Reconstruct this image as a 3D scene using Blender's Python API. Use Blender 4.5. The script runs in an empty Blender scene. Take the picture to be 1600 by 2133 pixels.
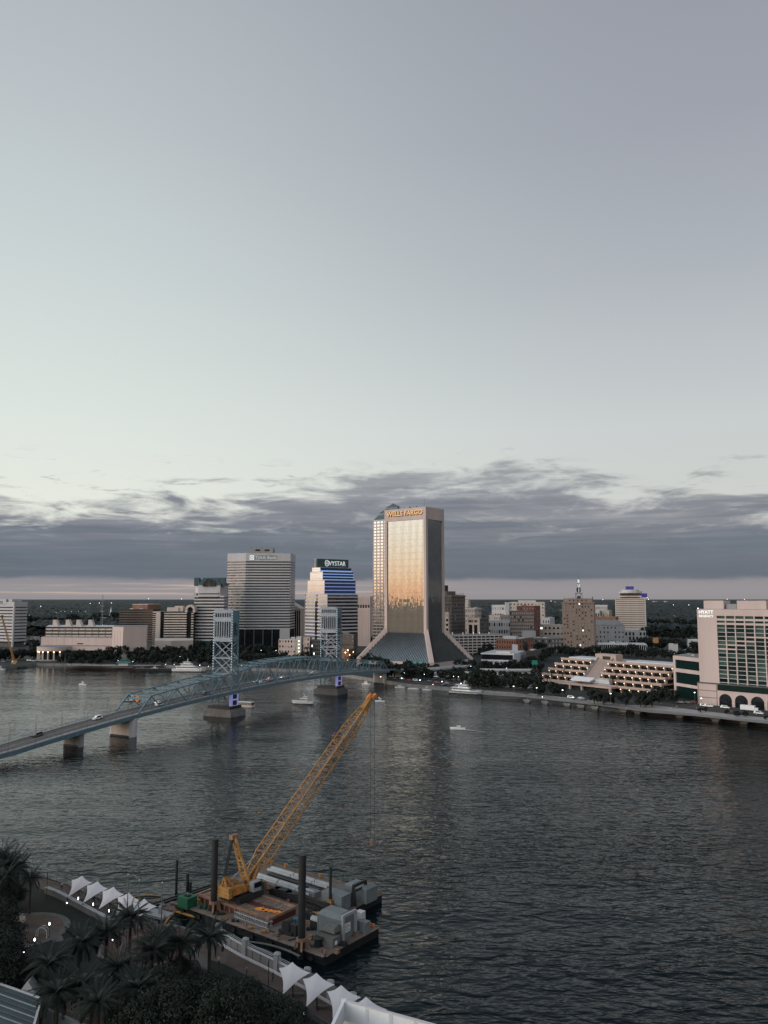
import bpy, bmesh, math, random
from mathutils import Vector, Matrix, noise
random.seed(7)
D = bpy.data
scn = bpy.context.scene
COL = scn.collection
# ------------------------------------------------------------ camera
FOC = 1640.0; CH = 71.0; PIT = math.atan(181.0 / FOC)
cd = D.cameras.new('camera'); cam = D.objects.new('camera', cd); COL.objects.link(cam)
cam.location = (0, 0, CH); cam.rotation_euler = (math.pi / 2 + PIT, 0, 0)
cd.sensor_fit = 'HORIZONTAL'; cd.sensor_width = 36; cd.lens = 36 * FOC / 1600
cd.clip_start = 0.5; cd.clip_end = 120000
scn.camera = cam
scn.view_settings.view_transform = 'Standard'; scn.view_settings.look = 'None'
scn.view_settings.exposure = 0.0; scn.view_settings.gamma = 1.0; scn.view_settings.use_curve_mapping = False
scn.render.engine = 'CYCLES'
try:
    scn.cycles.use_denoising = True
    scn.cycles.max_bounces = 6; scn.cycles.glossy_bounces = 4; scn.cycles.diffuse_bounces = 2
    scn.cycles.sample_clamp_indirect = 3
    scn.cycles.caustics_reflective = False
except Exception: pass

def s2l(c):
    def f(x):
        x /= 255.0
        return x / 12.92 if x <= 0.04045 else ((x + 0.055) / 1.055) ** 2.4
    return (f(c[0]), f(c[1]), f(c[2]), 1.0)
# ------------------------------------------------------------ world
W = D.worlds.new('World'); scn.world = W; W.use_nodes = True
nt = W.node_tree; N = nt.nodes; L = nt.links; N.clear()
def mk(t, **k):
    n = N.new(t)
    for a, b in k.items(): setattr(n, a, b)
    return n
def plug(x, s):
    if isinstance(x, (int, float)): s.default_value = x
    elif isinstance(x, tuple): s.default_value = x
    else: L.new(x, s)
def ma(op, a, b=0.0, c=None, clamp=False):
    n = mk('ShaderNodeMath', operation=op, use_clamp=clamp); plug(a, n.inputs[0]); plug(b, n.inputs[1])
    if c is not None: plug(c, n.inputs[2])
    return n.outputs[0]
def ramp(fac, stops, interp='LINEAR'):
    n = mk('ShaderNodeValToRGB'); cr = n.color_ramp; cr.interpolation = interp
    while len(cr.elements) < len(stops): cr.elements.new(0.5)
    for e, (p, c) in zip(cr.elements, stops): e.position = p; e.color = s2l(c)
    L.new(fac, n.inputs[0]); return n.outputs[0]
def mixc(f, a, b):
    n = mk('ShaderNodeMix', data_type='RGBA'); plug(f, n.inputs[0]); plug(a, n.inputs[6]); plug(b, n.inputs[7]); return n.outputs[2]
def sstep(x, a, b):
    n = mk('ShaderNodeMapRange', interpolation_type='SMOOTHSTEP'); plug(x, n.inputs[0]); n.inputs[1].default_value = a; n.inputs[2].default_value = b
    n.inputs[3].default_value = 0; n.inputs[4].default_value = 1; return n.outputs[0]
SUN_AZ = 250.0
tc = mk('ShaderNodeTexCoord'); sp = mk('ShaderNodeSeparateXYZ'); L.new(tc.outputs['Generated'], sp.inputs[0])
az = ma('ARCTAN2', sp.outputs[0], sp.outputs[1])
el = ma('MULTIPLY', ma('ARCSINE', sp.outputs[2]), 180 / math.pi)      # degrees
azd = ma('MULTIPLY', az, 180 / math.pi)
g = ma('MULTIPLY_ADD', ma('COSINE', ma('SUBTRACT', az, math.radians(SUN_AZ))), 0.5, 0.5)
e45 = ma('DIVIDE', ma('MAXIMUM', el, 0.0), 60.0, clamp=True)
def st(*a): return [(p / 60.0, c) for p, c in a]
left = ramp(e45, st((0, (226, 226, 214)), (7, (229, 233, 224)), (12, (222, 229, 224)), (22, (204, 213, 213)), (31, (188, 196, 200)), (40, (174, 181, 187)), (60, (140, 148, 162))))
right = ramp(e45, st((0, (200, 200, 196)), (7, (202, 205, 203)), (12, (198, 203, 204)), (22, (173, 178, 185)), (31, (157, 161, 171)), (40, (149, 153, 163)), (60, (112, 118, 134))))
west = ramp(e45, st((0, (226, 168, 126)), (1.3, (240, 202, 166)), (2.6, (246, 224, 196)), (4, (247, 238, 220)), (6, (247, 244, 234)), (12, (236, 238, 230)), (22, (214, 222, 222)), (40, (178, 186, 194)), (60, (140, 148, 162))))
base = mixc(sstep(g, 0.12, 0.56), right, left)
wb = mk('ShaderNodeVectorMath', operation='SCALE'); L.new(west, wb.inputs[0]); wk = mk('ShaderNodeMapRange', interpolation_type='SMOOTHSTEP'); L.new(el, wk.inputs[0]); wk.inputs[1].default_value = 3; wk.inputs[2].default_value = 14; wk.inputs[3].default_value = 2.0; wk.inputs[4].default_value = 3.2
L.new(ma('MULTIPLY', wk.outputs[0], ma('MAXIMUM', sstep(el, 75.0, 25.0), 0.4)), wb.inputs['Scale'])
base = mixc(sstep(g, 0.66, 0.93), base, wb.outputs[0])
def noise_w(sx, sy, scale, detail, rough, off=0.0, dist=0.0):
    cb = mk('ShaderNodeCombineXYZ'); plug(ma('MULTIPLY', azd, sx), cb.inputs[0]); plug(ma('MULTIPLY', el, sy), cb.inputs[1]); cb.inputs[2].default_value = off
    n = mk('ShaderNodeTexNoise'); n.inputs['Scale'].default_value = scale; n.inputs['Detail'].default_value = detail
    n.inputs['Roughness'].default_value = rough; n.inputs['Distortion'].default_value = dist
    L.new(cb.outputs[0], n.inputs['Vector']); return n.outputs[0]
n1 = noise_w(0.16, 0.75, 1.0, 6, 0.58, 3.7, 0.35)
n2 = noise_w(0.045, 0.10, 1.0, 2, 0.5, 9.1)
n3 = noise_w(0.07, 1.5, 1.0, 5, 0.6, 1.3, 0.2)
n4 = noise_w(0.22, 1.15, 1.0, 6, 0.65, 21.0, 0.5)
# top edge of the bank: higher just right of the tower, lower at the left
hump = ma('SUBTRACT', 1.0, ma('ABSOLUTE', ma('DIVIDE', ma('SUBTRACT', azd, 6.0), 22.0)))
hump = sstep(hump, 0.0, 1.0)
htop = ma('ADD', ma('MULTIPLY_ADD', hump, 2.5, 7.3), ma('MULTIPLY', ma('SUBTRACT', n2, 0.5), 2.0))
cov = ma('ADD', ma('DIVIDE', ma('SUBTRACT', htop, el), 2.3), ma('MULTIPLY', ma('SUBTRACT', n1, 0.5), 4.4))
cov = sstep(cov, -0.15, 0.75)
wisps = ma('MULTIPLY', sstep(n4, 0.56, 0.68), ma('MULTIPLY', sstep(el, 10.5, 8.5), sstep(el, 6.0, 7.5)))
cov = ma('MAXIMUM', cov, ma('MULTIPLY', wisps, 0.75))
cov = ma('MULTIPLY', cov, sstep(g, 0.90, 0.70))
cdn = ma('ADD', ma('DIVIDE', el, 9.0), ma('MULTIPLY', ma('SUBTRACT', n3, 0.5), 1.0))
ccol = ramp(cdn, [(0.0, (110, 120, 132)), (0.2, (97, 111, 126)), (0.42, (107, 117, 132)), (0.62, (128, 132, 145)), (0.8, (146, 148, 158)), (1.0, (168, 170, 174))])
ccol = mixc(ma('MULTIPLY', sstep(n4, 0.50, 0.72), ma('MULTIPLY', sstep(el, 3.0, 6.0), 0.75)), ccol, s2l((188, 190, 190)))
ccol = mixc(ma('MULTIPLY', sstep(n1, 0.36, 0.60), 0.30), ccol, s2l((94, 102, 116)))
sky = mixc(cov, base, ccol)
# clear strip under the bank
n5 = noise_w(0.06, 3.2, 1.0, 4, 0.6, 5.5, 0.2)
strip = ramp(ma('MULTIPLY', el, 0.5), [(0.0, (146, 144, 148)), (0.25, (150, 147, 151)), (0.5, (145, 144, 150)), (0.8, (136, 136, 143)), (1.0, (120, 124, 133))])
pk = ma('MULTIPLY', sstep(n5, 0.50, 0.64), ma('MULTIPLY', sstep(g, 0.22, 0.45), ma('MULTIPLY', sstep(el, 1.35, 0.9), sstep(el, 0.1, 0.45))))
strip = mixc(ma('MULTIPLY', pk, 0.8), strip, s2l((206, 180, 166)))
sedge = ma('ADD', el, ma('MULTIPLY', ma('SUBTRACT', n1, 0.5), 0.9))
sf = ma('MULTIPLY', sstep(sedge, 1.6, 1.2), sstep(g, 0.90, 0.70))
sky = mixc(sf, sky, strip)
ns = mk('ShaderNodeTexSky'); ns.sky_type = 'NISHITA'; ns.sun_disc = False
ns.sun_elevation = math.radians(2); ns.sun_rotation = math.radians(230)
bgn = mk('ShaderNodeBackground'); bgn.inputs[1].default_value = 0.015; L.new(ns.outputs[0], bgn.inputs[0])
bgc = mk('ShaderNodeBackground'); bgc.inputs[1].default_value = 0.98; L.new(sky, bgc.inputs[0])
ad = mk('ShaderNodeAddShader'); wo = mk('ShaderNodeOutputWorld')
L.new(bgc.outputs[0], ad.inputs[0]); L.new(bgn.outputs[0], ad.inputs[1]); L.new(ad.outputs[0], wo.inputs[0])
# ------------------------------------------------------------ sun, almost down and veiled
sl = D.lights.new('sun', 'SUN'); so = D.objects.new('sun', sl); COL.objects.link(so)
sl.energy = 0.5; sl.angle = math.radians(16); sl.color = (1.0, 0.72, 0.55)
sa = math.radians(230); se = math.radians(5)
so.rotation_euler = Vector((math.sin(sa) * math.cos(se), math.cos(sa) * math.cos(se), math.sin(se))).to_track_quat('Z', 'Y').to_euler()

# ------------------------------------------------------------ helpers
def ray(px, py):
    a = (px - 800) / FOC; v = (1066.5 - py) / FOC
    return Vector((a, math.cos(PIT) - v * math.sin(PIT), math.sin(PIT) + v * math.cos(PIT)))
def G(px, py, z=0.0):
    d = ray(px, py); t = (z - CH) / d.z; return Vector((d.x * t, d.y * t, z))
def AT(px, py, Y):
    d = ray(px, py); t = Y / d.y; return Vector((d.x * t, Y, CH + d.z * t))
def PX(p):
    c, s = math.cos(PIT), math.sin(PIT); f = p[1] * c + (p[2] - CH) * s; u = -p[1] * s + (p[2] - CH) * c
    return 800 + FOC * p[0] / f, 1066.5 - FOC * u / f
def XA(px, Y, z=20):                       # world x of a column at distance Y
    f = Y * math.cos(PIT) + (z - CH) * math.sin(PIT); return (px - 800) / FOC * f
def ZA(py, Y): return AT(800, py, Y).z
ORG = {}
class MB:
    def __init__(s): s.v = []; s.f = []
    def add(s, vs, fs):
        o = len(s.v); s.v += [tuple(x) for x in vs]; s.f += [tuple(i + o for i in q) for q in fs]; return s
    def hexa(s, P): return s.add(P, [(3, 2, 1, 0), (4, 5, 6, 7), (0, 1, 5, 4), (1, 2, 6, 5), (2, 3, 7, 6), (3, 0, 4, 7)])
    def box(s, c, d, rz=0.0, ref=None):
        cx, cy, cz = c; hx, hy, hz = d[0] / 2, d[1] / 2, d[2] / 2; ca, sa_ = math.cos(rz), math.sin(rz); P = []
        for z in (-hz, hz):
            for x, y in ((-hx, -hy), (hx, -hy), (hx, hy), (-hx, hy)): P.append((cx + x * ca - y * sa_, cy + x * sa_ + y * ca, cz + z))
        return s.hexa(P)
    def prism(s, poly, z0, z1, poly2=None):
        n = len(poly); p2 = poly2 or poly
        vs = [(p[0], p[1], z0) for p in poly] + [(p[0], p[1], z1) for p in p2]
        return s.add(vs, [tuple(range(n - 1, -1, -1)), tuple(range(n, 2 * n))] + [(i, (i + 1) % n, n + (i + 1) % n, n + i) for i in range(n)])
    def beam(s, p, q, w, h=None):
        p = Vector(p); q = Vector(q); h = h or w; d = (q - p)
        if d.length < 1e-6: return s
        d.normalize(); up = Vector((0, 0, 1)) if abs(d.z) < 0.95 else Vector((0, 1, 0))
        sx = d.cross(up).normalized() * (w / 2); sy = sx.cross(d).normalized() * (h / 2)
        return s.hexa([p - sx - sy, p + sx - sy, q + sx - sy, q - sx - sy, p - sx + sy, p + sx + sy, q + sx + sy, q - sx + sy])
    def cyl(s, p, q, r, r2=None, n=8):
        p = Vector(p); q = Vector(q); r2 = r if r2 is None else r2; d = (q - p).normalized()
        up = Vector((0, 0, 1)) if abs(d.z) < 0.95 else Vector((0, 1, 0)); a = d.cross(up).normalized(); b = a.cross(d)
        vs = [p + (a * math.cos(2 * math.pi * i / n) + b * math.sin(2 * math.pi * i / n)) * r for i in range(n)] + [q + (a * math.cos(2 * math.pi * i / n) + b * math.sin(2 * math.pi * i / n)) * r2 for i in range(n)]
        return s.add(vs, [tuple(range(n - 1, -1, -1)), tuple(range(n, 2 * n))] + [(i, (i + 1) % n, n + (i + 1) % n, n + i) for i in range(n)])
    def tube(s, pts, r, n=5):
        for a, b in zip(pts, pts[1:]): s.cyl(a, b, r, n=n)
        return s
    def wall(s, p, q, z0, z1, out, inn=0.3):  # box along p->q (left to right seen from outside)
        dx, dy = q[0] - p[0], q[1] - p[1]; l = math.hypot(dx, dy) or 1; nx, ny = dy / l, -dx / l
        P = [(p[0] + nx * out, p[1] + ny * out), (q[0] + nx * out, q[1] + ny * out), (q[0] - nx * inn, q[1] - ny * inn), (p[0] - nx * inn, p[1] - ny * inn)]
        return s.prism(P, z0, z1)
    def lathe(s, c, prof, n=10, sx=1, sy=1):
        vs = []; fs = []; m = len(prof)
        for r, z in prof:
            for i in range(n):
                a = 2 * math.pi * i / n; vs.append((c[0] + r * sx * math.cos(a), c[1] + r * sy * math.sin(a), c[2] + z))
        for k in range(m - 1):
            for i in range(n): j = (i + 1) % n; fs.append((k * n + i, k * n + j, (k + 1) * n + j, (k + 1) * n + i))
        fs.append(tuple(range(n - 1, -1, -1))); fs.append(tuple((m - 1) * n + i for i in range(n)))
        return s.add(vs, fs)
    def mesh(s, name, m, o=(0, 0, 0), smooth=False):
        me = D.meshes.new(name); me.from_pydata([(a - o[0], b - o[1], c - o[2]) for a, b, c in s.v], [], s.f)
        if isinstance(m, (list, tuple)):
            for x in m: me.materials.append(x)
        else: me.materials.append(m)
        if smooth: me.polygons.foreach_set('use_smooth', [True] * len(me.polygons))
        me.update(); return me
def link(name, me, parent=None, loc=(0, 0, 0)):
    o = D.objects.new(name, me); COL.objects.link(o); o.location = loc
    if parent is not None: o.parent = parent
    return o
def thing(name, label, cat, loc=(0, 0, 0), group=None):
    o = D.objects.new(name, None); COL.objects.link(o); o.location = loc; o.empty_display_size = 1
    ORG[o.name] = tuple(loc); o['label'] = label; o['category'] = cat
    if group: o['group'] = group
    return o
def org(o):
    while o.parent: o = o.parent
    return ORG.get(o.name, (0, 0, 0))
def part(root, name, m, mb, smooth=False):
    return link(name, mb.mesh(name, m, org(root), smooth), root)
def rep(o, loc, par=None):                 # the same mesh again, moved
    c = o.copy(); COL.objects.link(c); c.parent = par or o.parent; c.location = loc; return c
def copy_tree(o, parent=None):
    c = o.copy(); COL.objects.link(c); c.parent = parent
    if o.parent is None: ORG[c.name] = (0, 0, 0)
    for ch in o.children: copy_tree(ch, c)
    return c
def single(name, label, cat, m, mb, loc=None, group=None, smooth=False, kind=None, world=False):
    loc = loc or (0, 0, 0); o = link(name, mb.mesh(name, m, loc if world else (0, 0, 0), smooth), None, loc); o['label'] = label; o['category'] = cat
    if group: o['group'] = group
    if kind: o['kind'] = kind
    return o
def struct(name, m, mb, kind='structure', smooth=False):
    o = link(name, mb.mesh(name, m, (0, 0, 0), smooth)); o['kind'] = kind; return o
ONES = 'first second third fourth fifth sixth seventh eighth ninth tenth eleventh twelfth thirteenth fourteenth fifteenth sixteenth seventeenth eighteenth nineteenth'.split()
CARD = 'one two three four five six seven eight nine'.split(); TENS = 'twenty thirty forty fifty sixty seventy eighty ninety'.split()
def ordw(i):
    if i < 19: return ONES[i]
    i += 1; t, u = divmod(i, 10)
    return (TENS[t - 2][:-1] + 'ieth') if u == 0 else TENS[t - 2] + '-' + ONES[u - 1]
def number(objs, fmt, group=None):         # each copy gets a label of its own: its place in the row
    objs = sorted(objs, key=lambda o: PX(o.matrix_basis.translation)[0])
    n = len(objs)
    for i, o in enumerate(objs):
        w = 'leftmost' if i == 0 else ('rightmost' if i == n - 1 else ordw(i) + ' from left')
        o['label'] = fmt.format(w)
        if group: o['group'] = group
# ------------------------------------------------------------ materials
MATS = {}
def mat(name, col, rough=0.7, metal=0.0, var=0.18, scale=0.15, bump=0.0, bscale=2.0, emit=None, es=0.0, spec=0.4, streak=False, coat=0.0):
    if name in MATS: return MATS[name]
    m = D.materials.new(name); m.use_nodes = True; t = m.node_tree; b = t.nodes['Principled BSDF']
    b.inputs['Roughness'].default_value = rough; b.inputs['Metallic'].default_value = metal; b.inputs['Specular IOR Level'].default_value = spec
    c = (col[0], col[1], col[2], 1)
    b.inputs['Base Color'].default_value = c
    if coat: b.inputs['Coat Weight'].default_value = coat
    if var > 0 or bump > 0: tcn = t.nodes.new('ShaderNodeTexCoord')
    if var > 0:
        mp = t.nodes.new('ShaderNodeMapping'); t.links.new(tcn.outputs['Object'], mp.inputs[0])
        if streak: mp.inputs['Scale'].default_value = (1, 1, 0.12)
        n = t.nodes.new('ShaderNodeTexNoise'); n.inputs['Scale'].default_value = scale; n.inputs['Detail'].default_value = 7; n.inputs['Roughness'].default_value = 0.65
        t.links.new(mp.outputs[0], n.inputs['Vector'])
        r = t.nodes.new('ShaderNodeMapRange'); r.inputs[1].default_value = 0.3; r.inputs[2].default_value = 0.7; r.inputs[3].default_value = 1 - var; r.inputs[4].default_value = 1 + var
        t.links.new(n.outputs[0], r.inputs[0])
        oi = t.nodes.new('ShaderNodeObjectInfo'); r2 = t.nodes.new('ShaderNodeMapRange'); r2.inputs[3].default_value = 1 - var * 0.35; r2.inputs[4].default_value = 1 + var * 0.35
        t.links.new(oi.outputs['Random'], r2.inputs[0]); mm = t.nodes.new('ShaderNodeMath'); mm.operation = 'MULTIPLY'; t.links.new(r.outputs[0], mm.inputs[0]); t.links.new(r2.outputs[0], mm.inputs[1])
        vm = t.nodes.new('ShaderNodeVectorMath'); vm.operation = 'SCALE'; vm.inputs[0].default_value = c[:3]; t.links.new(mm.outputs[0], vm.inputs['Scale'])
        t.links.new(vm.outputs[0], b.inputs['Base Color'])
    if bump > 0:
        n = t.nodes.new('ShaderNodeTexNoise'); n.inputs['Scale'].default_value = bscale; n.inputs['Detail'].default_value = 5; t.links.new(tcn.outputs['Object'], n.inputs['Vector'])
        bp = t.nodes.new('ShaderNodeBump'); bp.inputs['Strength'].default_value = 1.0; bp.inputs['Distance'].default_value = bump; t.links.new(n.outputs[0], bp.inputs['Height']); t.links.new(bp.outputs[0], b.inputs['Normal'])
    if emit: b.inputs['Emission Color'].default_value = (*emit, 1); b.inputs['Emission Strength'].default_value = es
    MATS[name] = m; return m
pinkc = mat('pink_concrete', (.56, .445, .415), .85, var=.1, scale=.08, streak=True)
creamc = mat('cream_concrete', (.56, .48, .43), .85, var=.1, scale=.08, streak=True)
greyc = mat('grey_concrete', (.30, .30, .31), .85, var=.14, scale=.1, streak=True)
palec = mat('pale_concrete', (.52, .50, .51), .8, var=.1, scale=.1, streak=True)
darkc = mat('dark_concrete', (.10, .10, .105), .85, var=.2, scale=.1)
brownc = mat('brown_cladding', (.13, .095, .08), .8, var=.15, scale=.1)
tanb = mat('tan_brick', (.30, .215, .18), .9, var=.15, scale=.3, streak=True)
redb = mat('red_brick', (.20, .085, .065), .9, var=.2, scale=.3)
rustb = mat('rust_brick', (.27, .13, .085), .9, var=.2, scale=.3)
greyb = mat('grey_brick', (.15, .13, .125), .9, var=.2, scale=.3)
whitep = mat('white_paint', (.72, .72, .74), .5, var=.06, scale=.4)
boatw = mat('boat_white', (.8, .8, .8), .3, var=.04, scale=.4, coat=.3)
dglass = mat('dark_glass', (.010, .013, .016), .12, metal=0, var=.2, scale=.3, bump=.02, bscale=.6, spec=.5)
tglass = mat('smoky_band_glass', (.10, .095, .10), .12, metal=1, var=.25, scale=.06, bump=.03, bscale=.35)
wmull = mat('tan_mullion', (.27, .20, .14), .6, var=.1)
sglass = mat('mirror_band_glass', (.55, .55, .55), .1, metal=1, var=.12, scale=.25, bump=.03, bscale=.35)
pmir = mat('pale_cladding_glass', (.62, .66, .72), .16, metal=1, var=.1, scale=.3)
bglass = mat('blue_glass', (.05, .12, .20), .1, metal=.8, var=.2, scale=.3, bump=.02, bscale=.4)
gglass = mat('green_glass', (.006, .020, .019), .2, var=.25, scale=.4, bump=.01, bscale=.8, spec=.12)
cglass = mat('charcoal_glass', (.09, .10, .10), .12, metal=.9, var=.2, scale=.2, bump=.02, bscale=.4)
pglass = mat('pale_blinds', (.34, .31, .28), .5, var=.25, scale=.8)
goldm = mat('gold_mirror_glass', (.72, .705, .675), .02, metal=1, var=.07, scale=.4, bump=.012, bscale=.45)
def panes(m, cell, amp):
    t = m.node_tree; b = t.nodes['Principled BSDF']; tcn = t.nodes.new('ShaderNodeTexCoord'); sn = t.nodes.new('ShaderNodeVectorMath'); sn.operation = 'SNAP'; sn.inputs[1].default_value = cell; t.links.new(tcn.outputs['Object'], sn.inputs[0])
    wnz = t.nodes.new('ShaderNodeTexWhiteNoise'); wnz.noise_dimensions = '3D'; t.links.new(sn.outputs[0], wnz.inputs['Vector']); s1 = t.nodes.new('ShaderNodeVectorMath'); s1.operation = 'SUBTRACT'; t.links.new(wnz.outputs['Color'], s1.inputs[0]); s1.inputs[1].default_value = (.5, .5, .5)
    s2 = t.nodes.new('ShaderNodeVectorMath'); s2.operation = 'SCALE'; s2.inputs['Scale'].default_value = amp; t.links.new(s1.outputs[0], s2.inputs[0]); ge = t.nodes.new('ShaderNodeNewGeometry'); s3 = t.nodes.new('ShaderNodeVectorMath'); s3.operation = 'ADD'; t.links.new(s2.outputs[0], s3.inputs[0])
    bl = b.inputs['Normal'].links; t.links.new(bl[0].from_socket if bl else ge.outputs['Normal'], s3.inputs[1]); s4 = t.nodes.new('ShaderNodeVectorMath'); s4.operation = 'NORMALIZE'; t.links.new(s3.outputs[0], s4.inputs[0]); t.links.new(s4.outputs[0], b.inputs['Normal'])
panes(goldm, (1.3, 1.3, 3.4), .009); panes(sglass, (2.5, 2.5, 3.5), .02); panes(tglass, (3, 3, 4), .06); panes(cglass, (3, 3, 4), .05)
slopeg = mat('slope_glass', (.50, .60, .64), .1, metal=1, var=.15, scale=.3, bump=.01, bscale=.8)
roofg = mat('grey_roof', (.20, .20, .21), .9, var=.25, scale=.12)
roofw = mat('white_roof', (.50, .52, .55), .8, var=.12, scale=.1)
tealr = mat('teal_metal_roof', (.05, .085, .095), .5, var=.15, scale=.2)
steelb = mat('bridge_blue_paint', (.125, .205, .25), .55, var=.22, scale=.4, spec=.4)
steelp = mat('tower_panel_paint', (.30, .33, .38), .6, var=.12, scale=.3)
lampw = mat('lamp_glow', (.8, .8, .8), .5, var=0, emit=(.86, .95, 1.0), es=6)
lamps = mat('lamp_glow_warm', (.8, .7, .5), .5, var=0, emit=(1.0, .72, .42), es=4)
lampd = mat('lamp_glow_dim', (.8, .8, .8), .5, var=0, emit=(.9, .92, .9), es=1.6)
ledp = mat('lavender_glow', (.3, .3, .6), .5, var=0, emit=(.36, .38, .85), es=.28)
ledb = mat('blue_led', (.2, .3, .6), .4, var=0, emit=(.30, .46, .90), es=.6)
signw = mat('sign_white', (.8, .8, .8), .5, var=0, emit=(.85, .95, .93), es=.5)
signg = mat('sign_grey_white', (.55, .57, .57), .5, var=0, emit=(.6, .68, .66), es=.3)
signy = mat('sign_amber', (.8, .45, .15), .5, var=0, emit=(1.0, .5, .2), es=.4)
signd = mat('sign_dark', (.02, .016, .014), .5, var=0)
green = mat('road_sign_green', (.02, .22, .17), .5, var=.05)
yell = mat('crane_yellow', (.40, .20, .06), .7, var=.35, scale=.7)
oran = mat('orange_paint', (.62, .20, .045), .55, var=.15, scale=.8)
rust = mat('rusty_steel', (.26, .145, .095), .85, var=.35, scale=.5, bump=.02, bscale=3)
blks = mat('black_steel', (.018, .018, .019), .6, var=.3, scale=.5)
deckm = mat('barge_deck', (.165, .125, .105), .9, var=.4, scale=.35, bump=.02, bscale=2)
gdeck = mat('grey_deck', (.15, .145, .14), .9, var=.35, scale=.3)
def two_tone(m, col2, scale, lo, hi, sx=1.0):
    t = m.node_tree; b = t.nodes['Principled BSDF']; src = b.inputs['Base Color'].links[0].from_socket
    tcn = t.nodes.new('ShaderNodeTexCoord'); mp = t.nodes.new('ShaderNodeMapping'); mp.inputs['Scale'].default_value = (sx, 1, 1); n = t.nodes.new('ShaderNodeTexNoise'); n.inputs['Scale'].default_value = scale; n.inputs['Detail'].default_value = 8; n.inputs['Roughness'].default_value = .7
    t.links.new(tcn.outputs['Object'], mp.inputs[0]); t.links.new(mp.outputs[0], n.inputs['Vector']); r = t.nodes.new('ShaderNodeMapRange'); r.inputs[1].default_value = lo; r.inputs[2].default_value = hi; t.links.new(n.outputs[0], r.inputs[0])
    x = t.nodes.new('ShaderNodeMix'); x.data_type = 'RGBA'; t.links.new(r.outputs[0], x.inputs[0]); t.links.new(src, x.inputs[6]); x.inputs[7].default_value = (*col2, 1); t.links.new(x.outputs[2], b.inputs['Base Color'])
two_tone(gdeck, (.17, .095, .06), .45, .44, .60)
two_tone(roadm_early, (.05, .05, .05), .2, .45, .6) if False else None
hull = mat('barge_hull', (.012, .013, .014), .6, var=.4, scale=.3)
cont = mat('container_grey', (.16, .18, .19), .7, var=.15, scale=.5)
woodm = mat('timber_mats', (.18, .13, .10), .9, var=.35, scale=.8)
asph = mat('asphalt', (.05, .048, .047), .9, var=.25, scale=.2)
roadm = mat('bridge_road', (.105, .09, .083), .9, var=.2, scale=.15)
paving = mat('riverwalk_paving', (.34, .31, .30), .9, var=.2, scale=.25)
darkpv = mat('park_paving', (.085, .062, .052), .9, var=.3, scale=.4)
palepv = mat('pale_kerb', (.105, .10, .095), .9, var=.2, scale=.5)
quay = mat('quay_concrete', (.20, .19, .185), .9, var=.3, scale=.2)
lawnm = mat('lawn_grass', (.008, .012, .008), .95, var=.4, scale=.4, bump=.05, bscale=3)
soil = mat('city_ground', (.020, .024, .024), .95, var=.45, scale=.03)
leafm = mat('leaf_dark', (.010, .017, .012), .8, var=.5, scale=.25)
leafp = mat('palm_leaf', (.011, .018, .014), .7, var=.4, scale=.4)
leaff = mat('hazed_far_leaf', (.006, .0145, .0145), .85, var=.5, scale=.1)  # teal in the leaf colour stands for distance haze
bark = mat('bark', (.05, .04, .033), .95, var=.3, scale=1)
sailm = mat('sail_fabric', (.56, .53, .55), .8, var=.05, scale=.5)
black = mat('black_rubber', (.015, .015, .015), .7, var=0)
silver = mat('silver_pipe', (.34, .35, .36), .7, metal=0, var=.2, scale=.5)
greenp = mat('green_paint', (.012, .10, .05), .6, var=.15, scale=1)
maroon = mat('maroon_paint', (.10, .03, .025), .7, var=.25, scale=.6)
polem = mat('pole_metal', (.12, .125, .13), .6, var=.15, scale=1)
foam = mat('foam_white', (.5, .52, .53), .6, var=.5, scale=.9)
carc = [mat('car_' + n, c, .35, metal=.1, var=0, coat=.6) for n, c in (('white', (.7, .7, .7)), ('silver', (.35, .36, .38)), ('black', (.02, .02, .022)), ('grey', (.12, .12, .13)), ('red', (.22, .03, .025)), ('blue', (.04, .07, .15)))]
headl = mat('headlight_glow', (.9, .9, .8), .3, var=0, emit=(1, .9, .75), es=6)
taill = mat('taillight_glow', (.5, .05, .03), .3, var=0, emit=(1, .1, .05), es=1.5)
skin = mat('skin_tone', (.35, .22, .16), .7, var=0); shirt = mat('shirt_cloth', (.08, .08, .10), .9, var=.3); trou = mat('trouser_cloth', (.03, .03, .04), .9, var=.2)

# water with wind waves in the normals
wm = D.materials.new('river_water'); wm.use_nodes = True; t = wm.node_tree; b = t.nodes['Principled BSDF']
b.inputs['Base Color'].default_value = (.003, .008, .010, 1); b.inputs['Roughness'].default_value = .07; b.inputs['IOR'].default_value = 1.195; b.inputs['Specular Tint'].default_value = (.60, .88, 1.0, 1)
tcn = t.nodes.new('ShaderNodeTexCoord')
def wn(sx, sy, rot, scale, det, rough=.55, dist=0.0):
    mp = t.nodes.new('ShaderNodeMapping'); mp.inputs['Rotation'].default_value = (0, 0, rot); mp.inputs['Scale'].default_value = (sx, sy, 1)
    n = t.nodes.new('ShaderNodeTexNoise'); n.inputs['Scale'].default_value = scale; n.inputs['Detail'].default_value = det; n.inputs['Roughness'].default_value = rough; n.inputs['Distortion'].default_value = dist
    t.links.new(tcn.outputs['Object'], mp.inputs[0]); t.links.new(mp.outputs[0], n.inputs['Vector']); return n.outputs[0]
def wmath(op, a, b_):
    n = t.nodes.new('ShaderNodeMath'); n.operation = op
    for i, x in enumerate((a, b_)):
        if isinstance(x, (int, float)): n.inputs[i].default_value = x
        else: t.links.new(x, n.inputs[i])
    return n.outputs[0]
w1 = wn(.5, 1.0, .30, .30, 1.6, .45, .8); w1b = wn(.55, 1.0, -.35, .62, 1.4, .45, .6); w2 = wn(.5, 1.0, -.1, .95, 1.5, .45, .5); w3 = wn(.3, 1.0, .15, .035, 2)
w4 = wn(.25, 1.0, .3, .012, 3)
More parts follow.
